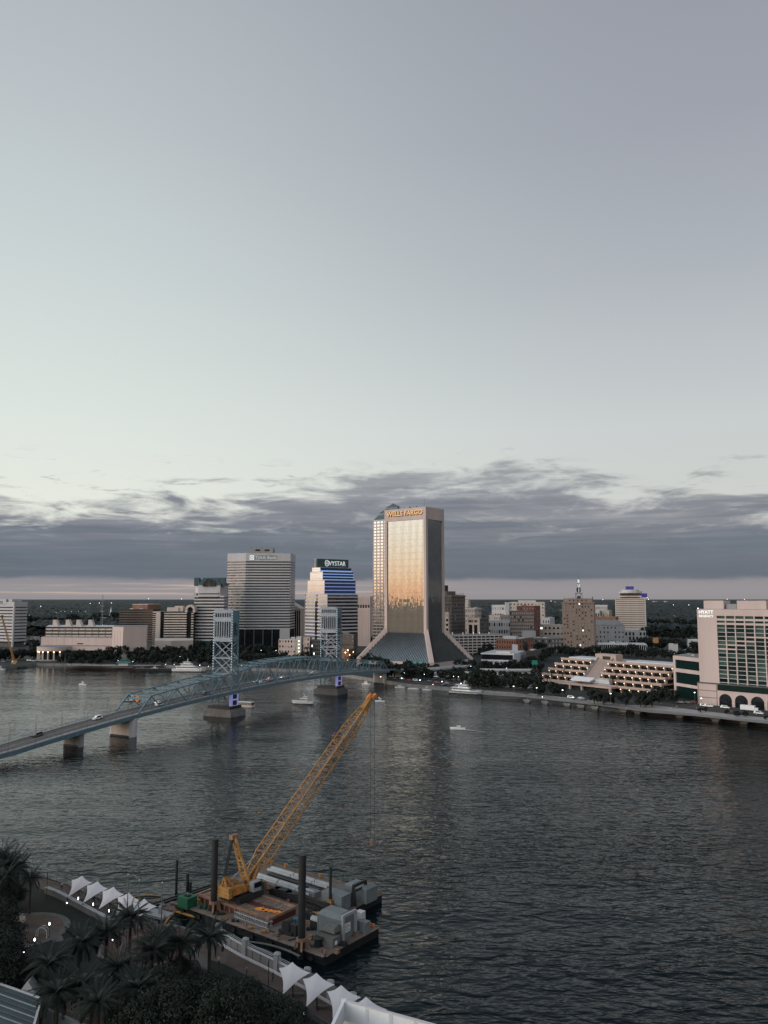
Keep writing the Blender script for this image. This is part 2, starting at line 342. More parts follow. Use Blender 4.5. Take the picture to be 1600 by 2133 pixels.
patch = t.nodes.new('ShaderNodeMapRange'); patch.inputs[1].default_value = .35; patch.inputs[2].default_value = .65; patch.inputs[3].default_value = .55; patch.inputs[4].default_value = 1.195; t.links.new(w4, patch.inputs[0])
rid = wmath('SUBTRACT', 1.0, wmath('ABSOLUTE', wmath('MULTIPLY', wmath('SUBTRACT', w2, .5), 4.0), 0.0))
hsum = wmath('ADD', wmath('ADD', wmath('MULTIPLY', w1, 1.15), wmath('MULTIPLY', rid, .05)), wmath('ADD', wmath('MULTIPLY', w3, 2.2), wmath('MULTIPLY', w1b, .45)))
sx_ = t.nodes.new('ShaderNodeSeparateXYZ'); t.links.new(tcn.outputs['Object'], sx_.inputs[0]); lee = t.nodes.new('ShaderNodeMapRange'); lee.interpolation_type = 'SMOOTHSTEP'; lee.inputs[1].default_value = -140; lee.inputs[2].default_value = 70; lee.inputs[3].default_value = .26; lee.inputs[4].default_value = .85
t.links.new(wmath('ADD', sx_.outputs[0], wmath('MULTIPLY', wmath('SUBTRACT', w4, .5), 260.0)), lee.inputs[0]); hsum = wmath('MULTIPLY', hsum, lee.outputs[0])
hsum = wmath('MULTIPLY', hsum, patch.outputs[0])
bp = t.nodes.new('ShaderNodeBump'); bp.inputs['Strength'].default_value = 1; bp.inputs['Distance'].default_value = 1.0
t.links.new(hsum, bp.inputs['Height']); t.links.new(bp.outputs[0], b.inputs['Normal'])
water = struct('river_water', wm, MB().add([(-60000, -60000, 0), (60000, -60000, 0), (60000, 90000, 0), (-60000, 90000, 0)], [(0, 1, 2, 3)]))

# ------------------------------------------------------------ land
def poly_land(name, pts, z, m, zb=-3.0, side=None):
    mb = MB(); n = len(pts); mb.add([(p[0], p[1], z) for p in pts] + [(p[0], p[1], zb) for p in pts], [tuple(range(n))] + [(i, n + i, n + (i + 1) % n, (i + 1) % n) for i in range(n)])
    o = struct(name, m if side is None else [m, side], mb)
    if side is not None:
        for i, p in enumerate(o.data.polygons): p.material_index = 0 if i == 0 else 1
    return o
shoreN = [G(x, y) for x, y in [(0, 1396), (40, 1392), (75, 1388), (145, 1388), (240, 1392), (300, 1393), (340, 1391), (430, 1395), (520, 1397), (640, 1401), (720, 1411), (800, 1424), (850, 1432), (940, 1440), (1000, 1446), (1100, 1453), (1250, 1470), (1350, 1484), (1450, 1492), (1600, 1508)]]
north = [(-520, 800), (-650, 700), (-760, 250), (-1500, -800), (-9000, -3000), (-60000, -9000), (-60000, 90000), (60000, 90000), (60000, -9000), (9000, -1200), (2500, -500), (700, 100), (300, 385)]
npoly = [(p.x, p.y) for p in shoreN]
poly_land('north_bank_ground', north + npoly[::-1], 3.0, soil, side=quay)
shoreS = [G(x, y, 2.5) for x, y in [(0, 1796), (40, 1810), (85, 1824), (140, 1842), (200, 1869), (270, 1900), (325, 1925), (352, 1950), (415, 1955), (452, 1958), (511, 1990), (577, 2022), (640, 2055), (720, 2102), (790, 2145)]]
south = [(p.x, p.y) for p in shoreS] + [(60, 92), (160, 45), (600, -100), (5000, -900), (5000, -6000), (-3000, -6000), (-1400, -1300), (-560, -80), (-330, 232), (-160, 238)]
poly_land('park_ground', south, 2.5, lawnm, side=quay)
# ------------------------------------------------------------ building kit
GZ = 3.0
def qp(xl, xc, xr, Y, a, z=20, dep=None):
    a = math.radians(a); sp_, cp = math.sin(PIT), math.cos(PIT); dz = z - CH
    C = ((xc - 800) / FOC * (Y * cp + dz * sp_), Y)
    def hit(px, dx, dy):
        k = (px - 800) / FOC; return (k * (C[1] * cp + dz * sp_) - C[0]) / (dx - k * dy * cp)
    r = dep if dep else hit(xr, math.sin(a), math.cos(a))
    if not dep and (r < 6 or r > 80): C = ((xr - 800) / FOC * (Y * cp + dz * sp_), Y); r = 26
    l = hit(xl, -math.cos(a), math.sin(a))
    Lp = (C[0] - l * math.cos(a), C[1] + l * math.sin(a)); R = (C[0] + r * math.sin(a), C[1] + r * math.cos(a))
    return [Lp, C, R, (Lp[0] + R[0] - C[0], Lp[1] + R[1] - C[1])]
def inset(poly, d):
    n = len(poly); out = []
    for i in range(n):
        p0, p1, p2 = poly[i - 1], poly[i], poly[(i + 1) % n]
        a = Vector((p1[0] - p0[0], p1[1] - p0[1])).normalized(); b_ = Vector((p2[0] - p1[0], p2[1] - p1[1])).normalized()
        na = Vector((-a.y, a.x)); nb = Vector((-b_.y, b_.x)); m = (na + nb); m = m / max(m.dot(na), .2)
        out.append((p1[0] + m.x * d, p1[1] + m.y * d))
    return out
def cen(poly): return (sum(p[0] for p in poly) / len(poly), sum(p[1] for p in poly) / len(poly))
def lerp(p, q, f): return (p[0] + (q[0] - p[0]) * f, p[1] + (q[1] - p[1]) * f)
def bld(name, label, poly, cat='building', group=None):
    c = cen(poly); return thing(name, label, cat, (c[0], c[1], GZ), group)
def bands(root, poly, z0, z1, n, frac, ms, mg, din=.45, nm='spandrel', off=0.0):
    h = (z1 - z0) / n
    part(root, 'glass_wall', mg, MB().prism(inset(poly, din), z0, z1 - .05))
    o = part(root, nm, ms, MB().prism(poly, z0 + h * off, z0 + h * off + h * frac))
    for i in range(1, n): rep(o, (0, 0, h * i))
def vpiers(root, poly, e, n, w, z0, z1, m, out=.12, inn=.5, nm='pier', each=False, ends=True, f0=0., f1=1.):
    p, q = poly[e], poly[(e + 1) % len(poly)]; l = math.dist(p, q); mb = MB(); hw = w / 2 / l; first = None
    for i in range(n + 1):
        if not ends and i in (0, n): continue
        f = f0 + (f1 - f0) * i / n; a, b_ = max(f - hw, 0), min(f + hw, 1)
        if each:
            if first is None: first = (part(root, nm, m, MB().wall(lerp(p, q, a), lerp(p, q, b_), z0, z1, out, inn)), f)
            else:
                d = lerp(p, q, f); d0 = lerp(p, q, first[1]); rep(first[0], (d[0] - d0[0], d[1] - d0[1], 0))
        else: mb.wall(lerp(p, q, a), lerp(p, q, b_), z0, z1, out, inn)
    if not each: return part(root, nm, m, mb)
def punched(root, poly, z0, z1, nf, cols, mw, wf=.5, hf=.5, panes=(('d', .6), ('p', .4)), rec=.4, f0=.0, f1=1., limit=280, glass=None):
    n = len(poly); h = (z1 - z0) / nf; wh = h * hf; s0 = (h - wh) / 2; mb = MB(); core = inset(poly, rec)
    mb.prism(core, z0, z1 - .02)
    lo = z0
    for i in range(nf + 1):
        hi = z0 + i * h + s0 if i < nf else z1
        mb.prism(poly, lo, hi); lo = z0 + i * h + s0 + wh
    for e in range(n):
        p, q = poly[e], poly[(e + 1) % n]; l = math.dist(p, q)
        if e in cols:
            k = cols[e]; b_ = (f1 - f0) / k; prev = 0.
            for j in range(k + 1):
                nxt = f0 + j * b_ + b_ * (1 - wf) / 2 if j < k else 1.
                mb.wall(lerp(p, q, prev), lerp(p, q, nxt), z0 + .01, z1 - .01, -.012, rec + .05); prev = f0 + j * b_ + b_ * (1 + wf) / 2
        else: mb.wall(p, q, z0 + .01, z1 - .01, -.012, rec + .05)
    part(root, 'wall', mw, mb); cnt = 0
    ms = {'d': glass or dglass, 'p': pglass, 'w': lampd, 'y': lamps}
    protos = {}
    for e, k in cols.items():
        p, q = poly[e], poly[(e + 1) % n]; b_ = (f1 - f0) / k
        for i in range(nf):
            for j in range(k):
                r = random.random() * sum(x[1] for x in panes); key = panes[0][0]
                for x in panes:
                    if r < x[1]: key = x[0]; break
                    r -= x[1]
                fa = f0 + j * b_ + b_ * (1 - wf) / 2; A_ = lerp(p, q, fa)
                if (e, key) not in protos:
                    B_ = lerp(p, q, fa + b_ * wf); o = part(root, 'window', ms[key], MB().wall(A_, B_, z0 + i * h + s0, z0 + i * h + s0 + wh, -rec * .7, rec + .02)); protos[e, key] = (o, A_, i)
                else:
                    o, A0, i0 = protos[e, key]; rep(o, (A_[0] - A0[0], A_[1] - A0[1], (i - i0) * h))
                cnt += 1
                if cnt > limit: return
def roof(root, poly, z, m=roofg, par=None, ph=.9, nu=3, us=3.):
    part(root, 'roof', m, MB().prism(inset(poly, .5), z, z + .25))
    if par:
        mb = MB(); n = len(poly)
        for i in range(n): mb.wall(poly[i], poly[(i + 1) % n], z - .02, z + ph, .03, .4)
        part(root, 'parapet', par, mb)
    c = cen(poly); x = Vector((poly[1][0] - poly[0][0], poly[1][1] - poly[0][1])); y = Vector((poly[2][0] - poly[1][0], poly[2][1] - poly[1][1])); rz = math.atan2(x.y, x.x)
    for i in range(nu):
        u = random.uniform(-.3, .3); v = random.uniform(-.25, .25); s_ = us * random.uniform(.6, 1.3)
        part(root, 'roof_unit', random.choice((palec, greyc, roofg)), MB().box((c[0] + x.x * u + y.x * v, c[1] + x.y * u + y.y * v, z + .25 + s_ * .25), (s_ * 1.4, s_, s_ * .5), rz))
def sign(root, txt, p, q, z, h, m, out=.25, wide=None, name='sign_lettering', off=.02, ext=.12, cx=None, font_shear=0):
    cu = D.curves.new('t', 'FONT'); cu.body = txt; cu.size = 1; cu.extrude = ext; cu.offset = off; cu.align_x = 'LEFT'; cu.resolution_u = 2
    o = D.objects.new('t', cu); COL.objects.link(o); bpy.context.view_layer.update()
    me = D.meshes.new_from_object(o.evaluated_get(bpy.context.evaluated_depsgraph_get())); D.objects.remove(o); D.curves.remove(cu)
    xs = [v.co.x for v in me.vertices]; ys = [v.co.y for v in me.vertices]; x0, x1, y0, y1 = min(xs), max(xs), min(ys), max(ys)
    l = math.dist(p, q); ex = ((q[0] - p[0]) / l, (q[1] - p[1]) / l); nx, ny = ex[1], -ex[0]; w = wide or l; og = org(root)
    for v in me.vertices:
        u = (v.co.x - x0) / (x1 - x0) * w + (l - w) / 2; zz = z + (v.co.y - y0) / (y1 - y0) * h; d = out + v.co.z
        v.co = (p[0] + ex[0] * u + nx * d - og[0], p[1] + ex[1] * u + ny * d - og[1], zz - og[2])
    me.materials.clear(); me.materials.append(m); return link(name, me, root)
def pent(root, poly, f, z0, z1, m, nm='penthouse', sh=(0, 0)):
    c = cen(poly); P = [(c[0] + (p[0] - c[0]) * f[0] + sh[0], c[1] + (p[1] - c[1]) * f[1] + sh[1]) for p in poly]; part(root, nm, m, MB().prism(P, z0, z1)); return P

# ---- glass tower with flared base
Yc = 790.0; wf_ = qp(801, 887, 925, Yc, 38, z=160); zt = ZA(1055, Yc)
R = bld('flared_glass_tower', 'tall gold mirrored glass tower with flared base and amber lettering', wf_, 'skyscraper')
zb1 = zt - 12.5; zf = 37.0; E0 = 19.5
core = inset(wf_, 1.0)
glz = MB().prism(core, zf, zb1); part(R, 'glass_wall', goldm, glz)
part(R, 'top_band', pinkc, MB().prism(wf_, zb1, zt))
part(R, 'roof', roofg, MB().prism(inset(wf_, 1.2), zt, zt + .2))
def along(i, f, o=0.):
    p, q = wf_[i], wf_[(i + 1) % 4]; x = lerp(p, q, f); l = math.dist(p, q); return (x[0] + (q[1] - p[1]) / l * o, x[1] - (q[0] - p[0]) / l * o)
col = MB()
for i in range(4):
    p, q = wf_[i], wf_[(i + 1) % 4]; l = math.dist(p, q); w = 3.4 / l
    col.wall(p, lerp(p, q, w), zf - 2, zb1 + .05, .06, 1.1); col.wall(lerp(p, q, 1 - w), q, zf - 2, zb1 + .05, .06, 1.1)
part(R, 'corner_column', pinkc, col)
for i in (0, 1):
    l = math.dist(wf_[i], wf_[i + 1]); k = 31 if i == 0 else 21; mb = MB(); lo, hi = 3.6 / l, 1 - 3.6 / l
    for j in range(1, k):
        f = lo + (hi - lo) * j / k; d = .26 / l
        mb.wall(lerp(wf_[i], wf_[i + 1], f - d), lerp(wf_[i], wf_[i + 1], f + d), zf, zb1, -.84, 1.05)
    o = part(R, 'mullion', wmull if i == 0 else darkc, mb); o['kind'] = 'stuff'  # right face's shade is put into a darker mullion colour
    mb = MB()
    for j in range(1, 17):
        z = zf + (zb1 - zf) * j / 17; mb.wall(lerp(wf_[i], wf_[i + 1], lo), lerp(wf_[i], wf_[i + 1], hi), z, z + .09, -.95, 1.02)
    o = part(R, 'transom', wmull if i == 0 else darkc, mb); o['kind'] = 'stuff'  # transoms take the same shade-side colour
foot = inset(wf_, -E0); zg = GZ + 6.5
hipw = 4.4
for i in range(4):
    p, q = wf_[i], wf_[(i + 1) % 4]; fp, fq = foot[i], foot[(i + 1) % 4]
    ap, aq = along(i, 0, -1.0), along(i, 1, -1.0)
    mb = MB(); mb.add([(ap[0], ap[1], zf), (aq[0], aq[1], zf), (fq[0], fq[1], zg - 1), (fp[0], fp[1], zg - 1), (ap[0], ap[1], zf - 1), (aq[0], aq[1], zf - 1), (fq[0], fq[1], zg - 2), (fp[0], fp[1], zg - 2)], [(3, 2, 1, 0), (4, 5, 6, 7), (2, 3, 7, 6)])
    part(R, 'sloping_glass', slopeg, mb)
    if i < 2:
        l = math.dist(p, q); L2 = math.dist(fp, fq); k = 44 if i == 0 else 30; mb = MB(); nx, ny = (q[1] - p[1]) / l, -(q[0] - p[0]) / l
        ux, uy = (q[0] - p[0]) / l, (q[1] - p[1]) / l; ext = (L2 - l) / 2
        for j in range(k + 1):
            u = -ext + 2.0 + (L2 - 4.0) * j / k
            t0 = max(0., -u / ext, (u - l) / ext); a0 = Vector((p[0] + ux * u + nx * (E0 * t0 - .6 * (1 - t0)), p[1] + uy * u + ny * (E0 * t0 - .6 * (1 - t0)), zf + (zg - 1 - zf) * t0 + .25)); a1 = Vector((p[0] + ux * u + nx * E0, p[1] + uy * u + ny * E0, zg - .6))
            if (a1 - a0).length > 1: mb.beam(a0, a1, .5, .8)
        o = part(R, 'sloping_mullion', darkc, mb); o['kind'] = 'stuff'
    # base band
    part(R, 'base_wall', pinkc, MB().wall(fp, fq, GZ + 2.6, zg + .3, .15, 1.2))
    part(R, 'ground_glazing', dglass, MB().wall(fp, fq, GZ - .5, GZ + 2.7, -1.5, 2.2))
for i in range(4):  # hips
    a_ = Vector((*wf_[i], zf + 1)); f_ = Vector((*foot[i], zg - 5)); f_ += (f_ - a_) * .04
    d = (Vector(foot[i]) - Vector(wf_[i])).normalized(); sd = Vector((-d.y, d.x)) * hipw / 2
    hp = MB().hexa([(f_.x - sd.x, f_.y - sd.y, GZ - 1), (f_.x + sd.x, f_.y + sd.y, GZ - 1), (a_.x + sd.x - d.x * 2, a_.y + sd.y - d.y * 2, GZ - 1 + 28), (a_.x - sd.x - d.x * 2, a_.y - sd.y - d.y * 2, GZ - 1 + 28), (f_.x - sd.x, f_.y - sd.y, zg + 1.2), (f_.x + sd.x, f_.y + sd.y, zg + 1.2), (a_.x + sd.x * .8 - d.x * 1.2, a_.y + sd.y * .8 - d.y * 1.2, zf + 4.5), (a_.x - sd.x * .8 - d.x * 1.2, a_.y - sd.y * .8 - d.y * 1.2, zf + 4.5)])
    part(R, 'sloping_fin', pinkc, hp)
a_, b_ = along(0, .06), along(0, .93)
sign(R, 'WELLS FARGO', lerp(a_, b_, .008), lerp(a_, b_, 1.008), zb1 + 4.4, 5.4, signd, out=.15, name='sign_backing', off=.05, ext=.1)
sign(R, 'WELLS FARGO', a_, b_, zb1 + 5.0, 4.9, signy, out=.5, off=.012, ext=.1)
for (u, v, s_) in ((.45, .3, 4), (.6, .35, 3), (.3, .5, 3)):
    c = lerp(lerp(wf_[0], wf_[1], u), lerp(wf_[3], wf_[2], u), v); part(R, 'roof_unit', greyc, MB().box((c[0], c[1], zt + 1.4), (s_, s_, 2.6), -.6))
c = lerp(wf_[1], wf_[3], .06); part(R, 'antenna', blks, MB().cyl((c[0], c[1], zt), (c[0], c[1], zt + 10), .12, .05, 5))

# ---- pyramid topped tower behind
P = qp(777, 850, 862, 966, 38, z=150); zt2 = ZA(1078, 966)
R = bld('pyramid_top_tower', 'tall banded tower with dark stepped pyramid roof behind the gold glass tower', P, 'skyscraper')
bands(R, P, GZ, zt2 - 2, 42, .36, pinkc, sglass)
vpiers(R, P, 0, 10, .9, GZ, zt2 - 2, pinkc, each=True); vpiers(R, P, 1, 5, 1.6, GZ, zt2 - 2, pinkc, each=True)
Pi = inset(P, .1); part(R, 'top_band', palec, MB().prism(Pi, zt2 - 2, zt2)); ctr = cen(P)
zz = zt2
def scal(P, f): c = cen(P); return [(c[0] + (p[0] - c[0]) * f, c[1] + (p[1] - c[1]) * f) for p in P]
part(R, 'lower_roof', tealr, MB().prism(scal(P, .98), zz, zz + 6, scal(P, .72)))
part(R, 'attic', cglass, MB().prism(scal(P, .64), zz + 5.7, zz + 9))
part(R, 'middle_roof', tealr, MB().prism(scal(P, .70), zz + 8.5, zz + 13.5, scal(P, .36)))
part(R, 'lantern', cglass, MB().prism(scal(P, .30), zz + 13, zz + 15.5))
part(R, 'pyramid_roof', tealr, MB().prism(scal(P, .36), zz + 15, zz + 20, scal(P, .02)))

# ---- broad banded bank tower
Yt = 1120.; z = 60
A0 = (XA(472, Yt + 14, z), Yt + 14); A1 = (XA(510, Yt, z), Yt); A2 = (XA(604, Yt + 6, z), Yt + 6)
P = [A0, A1, A2, (A2[0] + 2, Yt + 52), (A0[0] - 4, Yt + 58)]
zt3 = ZA(1152, Yt); zl = ZA(1169, Yt); zb = ZA(1311, Yt)
R = bld('banded_bank_tower', 'broad pale grey banded office tower with white lettering across its top', P, 'skyscraper')
bands(R, P, zb, zl, 25, .50, palec, tglass)
part(R, 'top_wall', palec, MB().prism(P, zl, zt3)); roof(R, P, zt3, roofg, nu=2)
part(R, 'base_storey', dglass, MB().prism(inset(P, 3), GZ, zb)); part(R, 'base_pier', palec, MB().wall(lerp(A1, A2, .78), A2, GZ, zb, 0, 5)); 
for f in (0., .2, .4, .6): part(R, 'column', darkc, MB().wall(lerp(A1, A2, f), lerp(A1, A2, f + .025), GZ, zb, -.2, 2.2))
vpiers(R, P, 1, 26, .18, zb, zl, greyc, out=-.3, inn=.5, nm='mullion')
vpiers(R, P, 0, 10, .18, zb, zl, greyc, out=-.3, inn=.5, nm='mullion')
s0, s1 = lerp(A1, A2, .08), lerp(A1, A2, .70)
part(R, 'sign_panel', greyc, MB().wall(s0, s1, zl + 2.2, zl + 8.6, .12, .1))
sign(R, 'TIAA Bank', lerp(A1, A2, .21), lerp(A1, A2, .69), zl + 3.2, 4.2, signg, off=.0, out=.2)
lg = MB(); q0 = lerp(A1, A2, .09); q1 = lerp(A1, A2, .185)
for (fa, fb, za, zb_) in ((0, 1, 0, .16), (0, .16, 0, 1), (.84, 1, 0, 1), (0, 1, .84, 1), (.3, .7, .3, .7)):
    lg.wall(lerp(q0, q1, fa), lerp(q0, q1, fb), zl + 2.2 + za * 6.2, zl + 2.2 + zb_ * 6.2, .5, -.1)
part(R, 'logo', signw, lg)
ph = [lerp(A1, A2, .08), lerp(A1, A2, .58)]; ph = [(a, b_ + 12) for a, b_ in ph] + [(ph[1][0], Yt + 34), (ph[0][0], Yt + 34)]
part(R, 'penthouse', greyc, MB().prism(ph, zt3, zt3 + 8.2)); 
for f in (.2, .62): part(R, 'louvre', signd, MB().wall(lerp(ph[0], ph[1], f), lerp(ph[0], ph[1], f + .22), zt3 + 3.6, zt3 + 6.2, .08, .1))
mb = MB()
for f in (0, .1, .25, .5, .7, .9, 1): c = lerp(ph[0], ph[1], f); mb.cyl((c[0], c[1] + 1, zt3 + 8.2), (c[0], c[1] + 1, zt3 + 9.5 + random.random() * 1.5), .15, n=5)
part(R, 'antenna', blks, mb)

# ---- stepped tower with lit sign
Yv = 900.; R = None
Pm = qp(635, 681, 746, Yv, 52, z=40); zr = ZA(1238, Yv)
R = bld('stepped_sign_tower', 'stepped tower with blue lit bands and a dark sign box on top', Pm, 'skyscraper')
bands(R, Pm, GZ + 6, zr, 17, .40, palec, pmir)
part(R, 'plinth', darkc, MB().prism(inset(Pm, .3), GZ, GZ + 6))
# shade of the side face, put into a darker glass colour
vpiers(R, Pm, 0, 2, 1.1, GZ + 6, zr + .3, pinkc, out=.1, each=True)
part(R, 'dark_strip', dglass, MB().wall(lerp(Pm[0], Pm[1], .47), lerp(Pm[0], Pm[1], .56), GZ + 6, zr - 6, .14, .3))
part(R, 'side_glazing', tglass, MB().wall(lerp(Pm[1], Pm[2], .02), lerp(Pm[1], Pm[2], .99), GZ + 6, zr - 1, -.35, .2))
steps = [(1238, 1208, 641, 676, 742), (1208, 1190, 646, 672, 737), (1190, 1180.5, 650, 667, 733)]
zlo = zr
for k, (ya, yb, xl, xc, xr) in enumerate(steps):
    Q = qp(xl, xc, xr, Yv + 3 + 3 * k, 52, z=95); zhi = ZA(yb, Yv); n = (4, 3, 1)[k]; h = (zhi - zlo) / n
    part(R, 'glass_wall', bglass, MB().prism(inset(Q, .5), zlo - .1, zhi - .1)); part(R, 'west_cladding', pmir, MB().wall(Q[0], Q[1], zlo, zhi - .3, -.05, .5))
    for i in range(n):
        part(R, 'led_band', ledb if k else ledp, MB().wall(Q[1], Q[2], zlo + h * i, zlo + h * i + h * .28, .1, .7))
        if i % 2 == 0: part(R, 'led_band', ledp, MB().wall(lerp(Q[0], Q[1], .12), lerp(Q[0], Q[1], .95), zlo + h * (i + .5), zlo + h * (i + .5) + .3, .12, .3))
    part(R, 'cornice', pinkc, MB().prism(inset(Q, -.15), zhi - .5, zhi))
    zlo = zhi
Q = qp(657, 661, 726, Yv + 8, 52, z=110); zh = ZA(1163, Yv); zl_ = ZA(1181, Yv)
part(R, 'sign_box', tealr, MB().prism(Q, zl_, zh)); part(R, 'vertical_fin', creamc, MB().wall(lerp(Pm[0], Pm[1], .44), lerp(Pm[0], Pm[1], .54), zr - 8, zh + .6, .3, 9))
sign(R, 'VYSTAR', lerp(Q[1], Q[2], .36), lerp(Q[1], Q[2], .90), zl_ + 2.4, 5.2, signw, off=.0)
c = lerp(Q[1], Q[2], .30); ex = Vector((Q[2][0] - Q[1][0], Q[2][1] - Q[1][1])).normalized(); nn = Vector((ex.y, -ex.x)); lg = MB(); cz = zl_ + 5
for i in range(16):
    a, b2 = 2 * math.pi * i / 16, 2 * math.pi * (i + 1) / 16
    f3 = lambda t_: (c[0] + ex.x * 2.6 * math.cos(t_) + nn.x * .4, c[1] + ex.y * 2.6 * math.cos(t_) + nn.y * .4, cz + 3.4 * math.sin(t_)); lg.beam(f3(a), f3(b2), .5)
for a in (0, math.pi / 2): lg.beam((c[0] - ex.x * 1.7 * math.cos(a) + nn.x * .4, c[1] - ex.y * 1.7 * math.cos(a) + nn.y * .4, cz - 2.2 * math.sin(a)), (c[0] + ex.x * 1.7 * math.cos(a) + nn.x * .4, c[1] + ex.y * 1.7 * math.cos(a) + nn.y * .4, cz + 2.2 * math.sin(a)), .45)
part(R, 'logo', signw, lg)
for i in range(1, 9, 2):
    zz = GZ + 6 + (zr - GZ - 6) / 17 * (i * 2 - 1); part(R, 'led_band', ledp, MB().wall(lerp(Pm[0], Pm[1], .25), lerp(Pm[0], Pm[1], .8), zz + .2, zz + .9, .16, .2))

# ---- arched green gable tower
Yg = 1060.; A0 = (XA(402, Yg, 40), Yg + 3); A1 = (XA(466, Yg, 40), Yg); P = [A0, A1, (XA(475, Yg + 30, 40), Yg + 30), (A0[0] - 6, Yg + 34)]
zr = ZA(1244, Yg); zt_ = ZA(1229, Yg)
R = bld('green_gable_tower', 'banded tower with dark green mansard roof and arched gable', P, 'skyscraper')
bands(R, P, ZA(1335, Yg), zr, 14, .5, palec, dglass); part(R, 'sloping_skirt', tealr, MB().prism(inset(P, 3.4), ZA(1350, Yg), ZA(1335, Yg), P)); part(R, 'plinth', darkc, MB().prism(inset(P, 3.4), GZ, ZA(1350, Yg)))
Pt = inset(P, 2.0); Pt = [lerp(A0, A1, .13), lerp(A0, A1, .86), lerp(P[2], A1, .1), lerp(P[3], A0, .1)]
part(R, 'terrace', palec, MB().prism(P, zr, zr + 2)); part(R, 'attic', palec, MB().prism(Pt, zr + 2, ZA(1218, Yg))); 
for k, y in enumerate((1241, 1234)): part(R, 'balcony_band', palec, MB().wall(lerp(A0, A1, .2), lerp(A0, A1, .8), ZA(y + 2, Yg), ZA(y - 1, Yg), .9, .4)); part(R, 'balcony_window', dglass, MB().wall(lerp(A0, A1, .15), lerp(A0, A1, .85), ZA(y + 4, Yg), ZA(y + 2, Yg), .3, .4))
zm = ZA(1218, Yg); zp = ZA(1203, Yg)
part(R, 'mansard_roof', tealr, MB().prism(inset(Pt, -1.5), zm, zp, inset(Pt, 7.5)))
arch = MB(); ac = lerp(A0, A1, .5); pts = []
for i in range(9):
    a = math.pi * i / 8; pts.append((ac[0] - 9 * math.cos(a), ac[1] - 2.2, zm - 2 + 10 * math.sin(a)))
n = len(pts); arch.add(pts + [(x, y + 8, zz) for x, y, zz in pts], [tuple(range(n)), tuple(range(2 * n - 1, n - 1, -1))] + [(i, i + 1, n + i + 1, n + i) for i in range(n - 1)])
part(R, 'arched_window', cglass, arch)
for sx in (0, 1): q = lerp(A0, A1, .06 + .86 * sx); part(R, 'dormer', tealr, MB().box((q[0], q[1] + 6, zm + 4), (7, 8, 11)))
part(R, 'west_bay', creamc, MB().wall(lerp(P[3], P[0], .2), P[0], zr, zr + 6, .8, 3))

# ---- cream banded block with arch
Yk = 1050.; zr = ZA(1274, Yk)
A = [(XA(x, Yk, 30), Yk) for x in (317, 333, 341, 388, 392, 402)]
P = [A[0], A[5], (A[5][0], Yk + 30), (A[0][0], Yk + 30)]
R = bld('arched_top_block', 'cream and black striped block with a round arch standing on top', P)
part(R, 'wall', creamc, MB().prism([A[0], A[1], (A[1][0], Yk + 30), (A[0][0], Yk + 30)], GZ, zr)); 
for i in range(16): part(R, 'window', dglass, MB().wall(lerp(A[0], A[1], -.02), lerp(A[0], A[1], .42), GZ + 8 + i * (zr - GZ - 8) / 16.3, GZ + 9.6 + i * (zr - GZ - 8) / 16.3, .1, .2))
part(R, 'dark_recess', dglass, MB().prism([(A[1][0], Yk + 4), (A[5][0], Yk + 4), (A[5][0], Yk + 29), (A[1][0], Yk + 29)], GZ, zr))
Q = [A[2], A[3], (A[3][0], Yk + 5), (A[2][0], Yk + 5)]; bands(R, Q, ZA(1331, Yk), zr, 11, .48, creamc, dglass, din=.3)
Q = [(A[5][0] - 3, Yk + 1), (A[5][0], Yk + 1), (A[5][0], Yk + 6), (A[5][0] - 3, Yk + 6)]; bands(R, Q, ZA(1331, Yk), zr, 11, .48, creamc, dglass, din=.3)
am = MB(); ax0, ax1 = A[3][0], A[5][0]; amx = (ax0 + ax1) / 2; r1 = (ax1 - ax0) / 2 + 2.2; r0 = r1 - 3; zc = zr + 2.5
for i in range(8):
    a, b2 = math.pi * i / 8, math.pi * (i + 1) / 8
    am.hexa([(amx - r1 * math.cos(a), Yk - .4, zc + r1 * math.sin(a)), (amx - r0 * math.cos(a), Yk - .4, zc + r0 * math.sin(a)), (amx - r0 * math.cos(a), Yk + 26, zc + r0 * math.sin(a)), (amx - r1 * math.cos(a), Yk + 26, zc + r1 * math.sin(a)), (amx - r1 * math.cos(b2), Yk - .4, zc + r1 * math.sin(b2)), (amx - r0 * math.cos(b2), Yk - .4, zc + r0 * math.sin(b2)), (amx - r0 * math.cos(b2), Yk + 26, zc + r0 * math.sin(b2)), (amx - r1 * math.cos(b2), Yk + 26, zc + r1 * math.sin(b2))])
for s_ in (-1, 1): am.box((amx + s_ * (r1 - 1.5), Yk + 13, zc - 1.5), (3, 26.8, 4))
part(R, 'roof_arch', creamc, am); part(R, 'arch_glazing', dglass, MB().box((amx, Yk + 8, zc + 2), (2 * r0, 2, 9)))
part(R, 'penthouse', creamc, MB().box((XA(358, Yk, 50), Yk + 10, zr + 2.5), (15, 14, 6))); part(R, 'penthouse', creamc, MB().box((XA(370, Yk, 50), Yk + 11, zr + 3.4), (11, 12, 8)))
roof(R, P, zr, roofg, nu=1)
Pl = [(XA(322, 985, 8), 985), (XA(356, 975, 8), 975), (XA(402, 990, 8), 990), (XA(402, 1040, 8), 1040), (XA(322, 1040, 8), 1040)]
part(R, 'podium', creamc, MB().prism(Pl, GZ, ZA(1334, 985)))

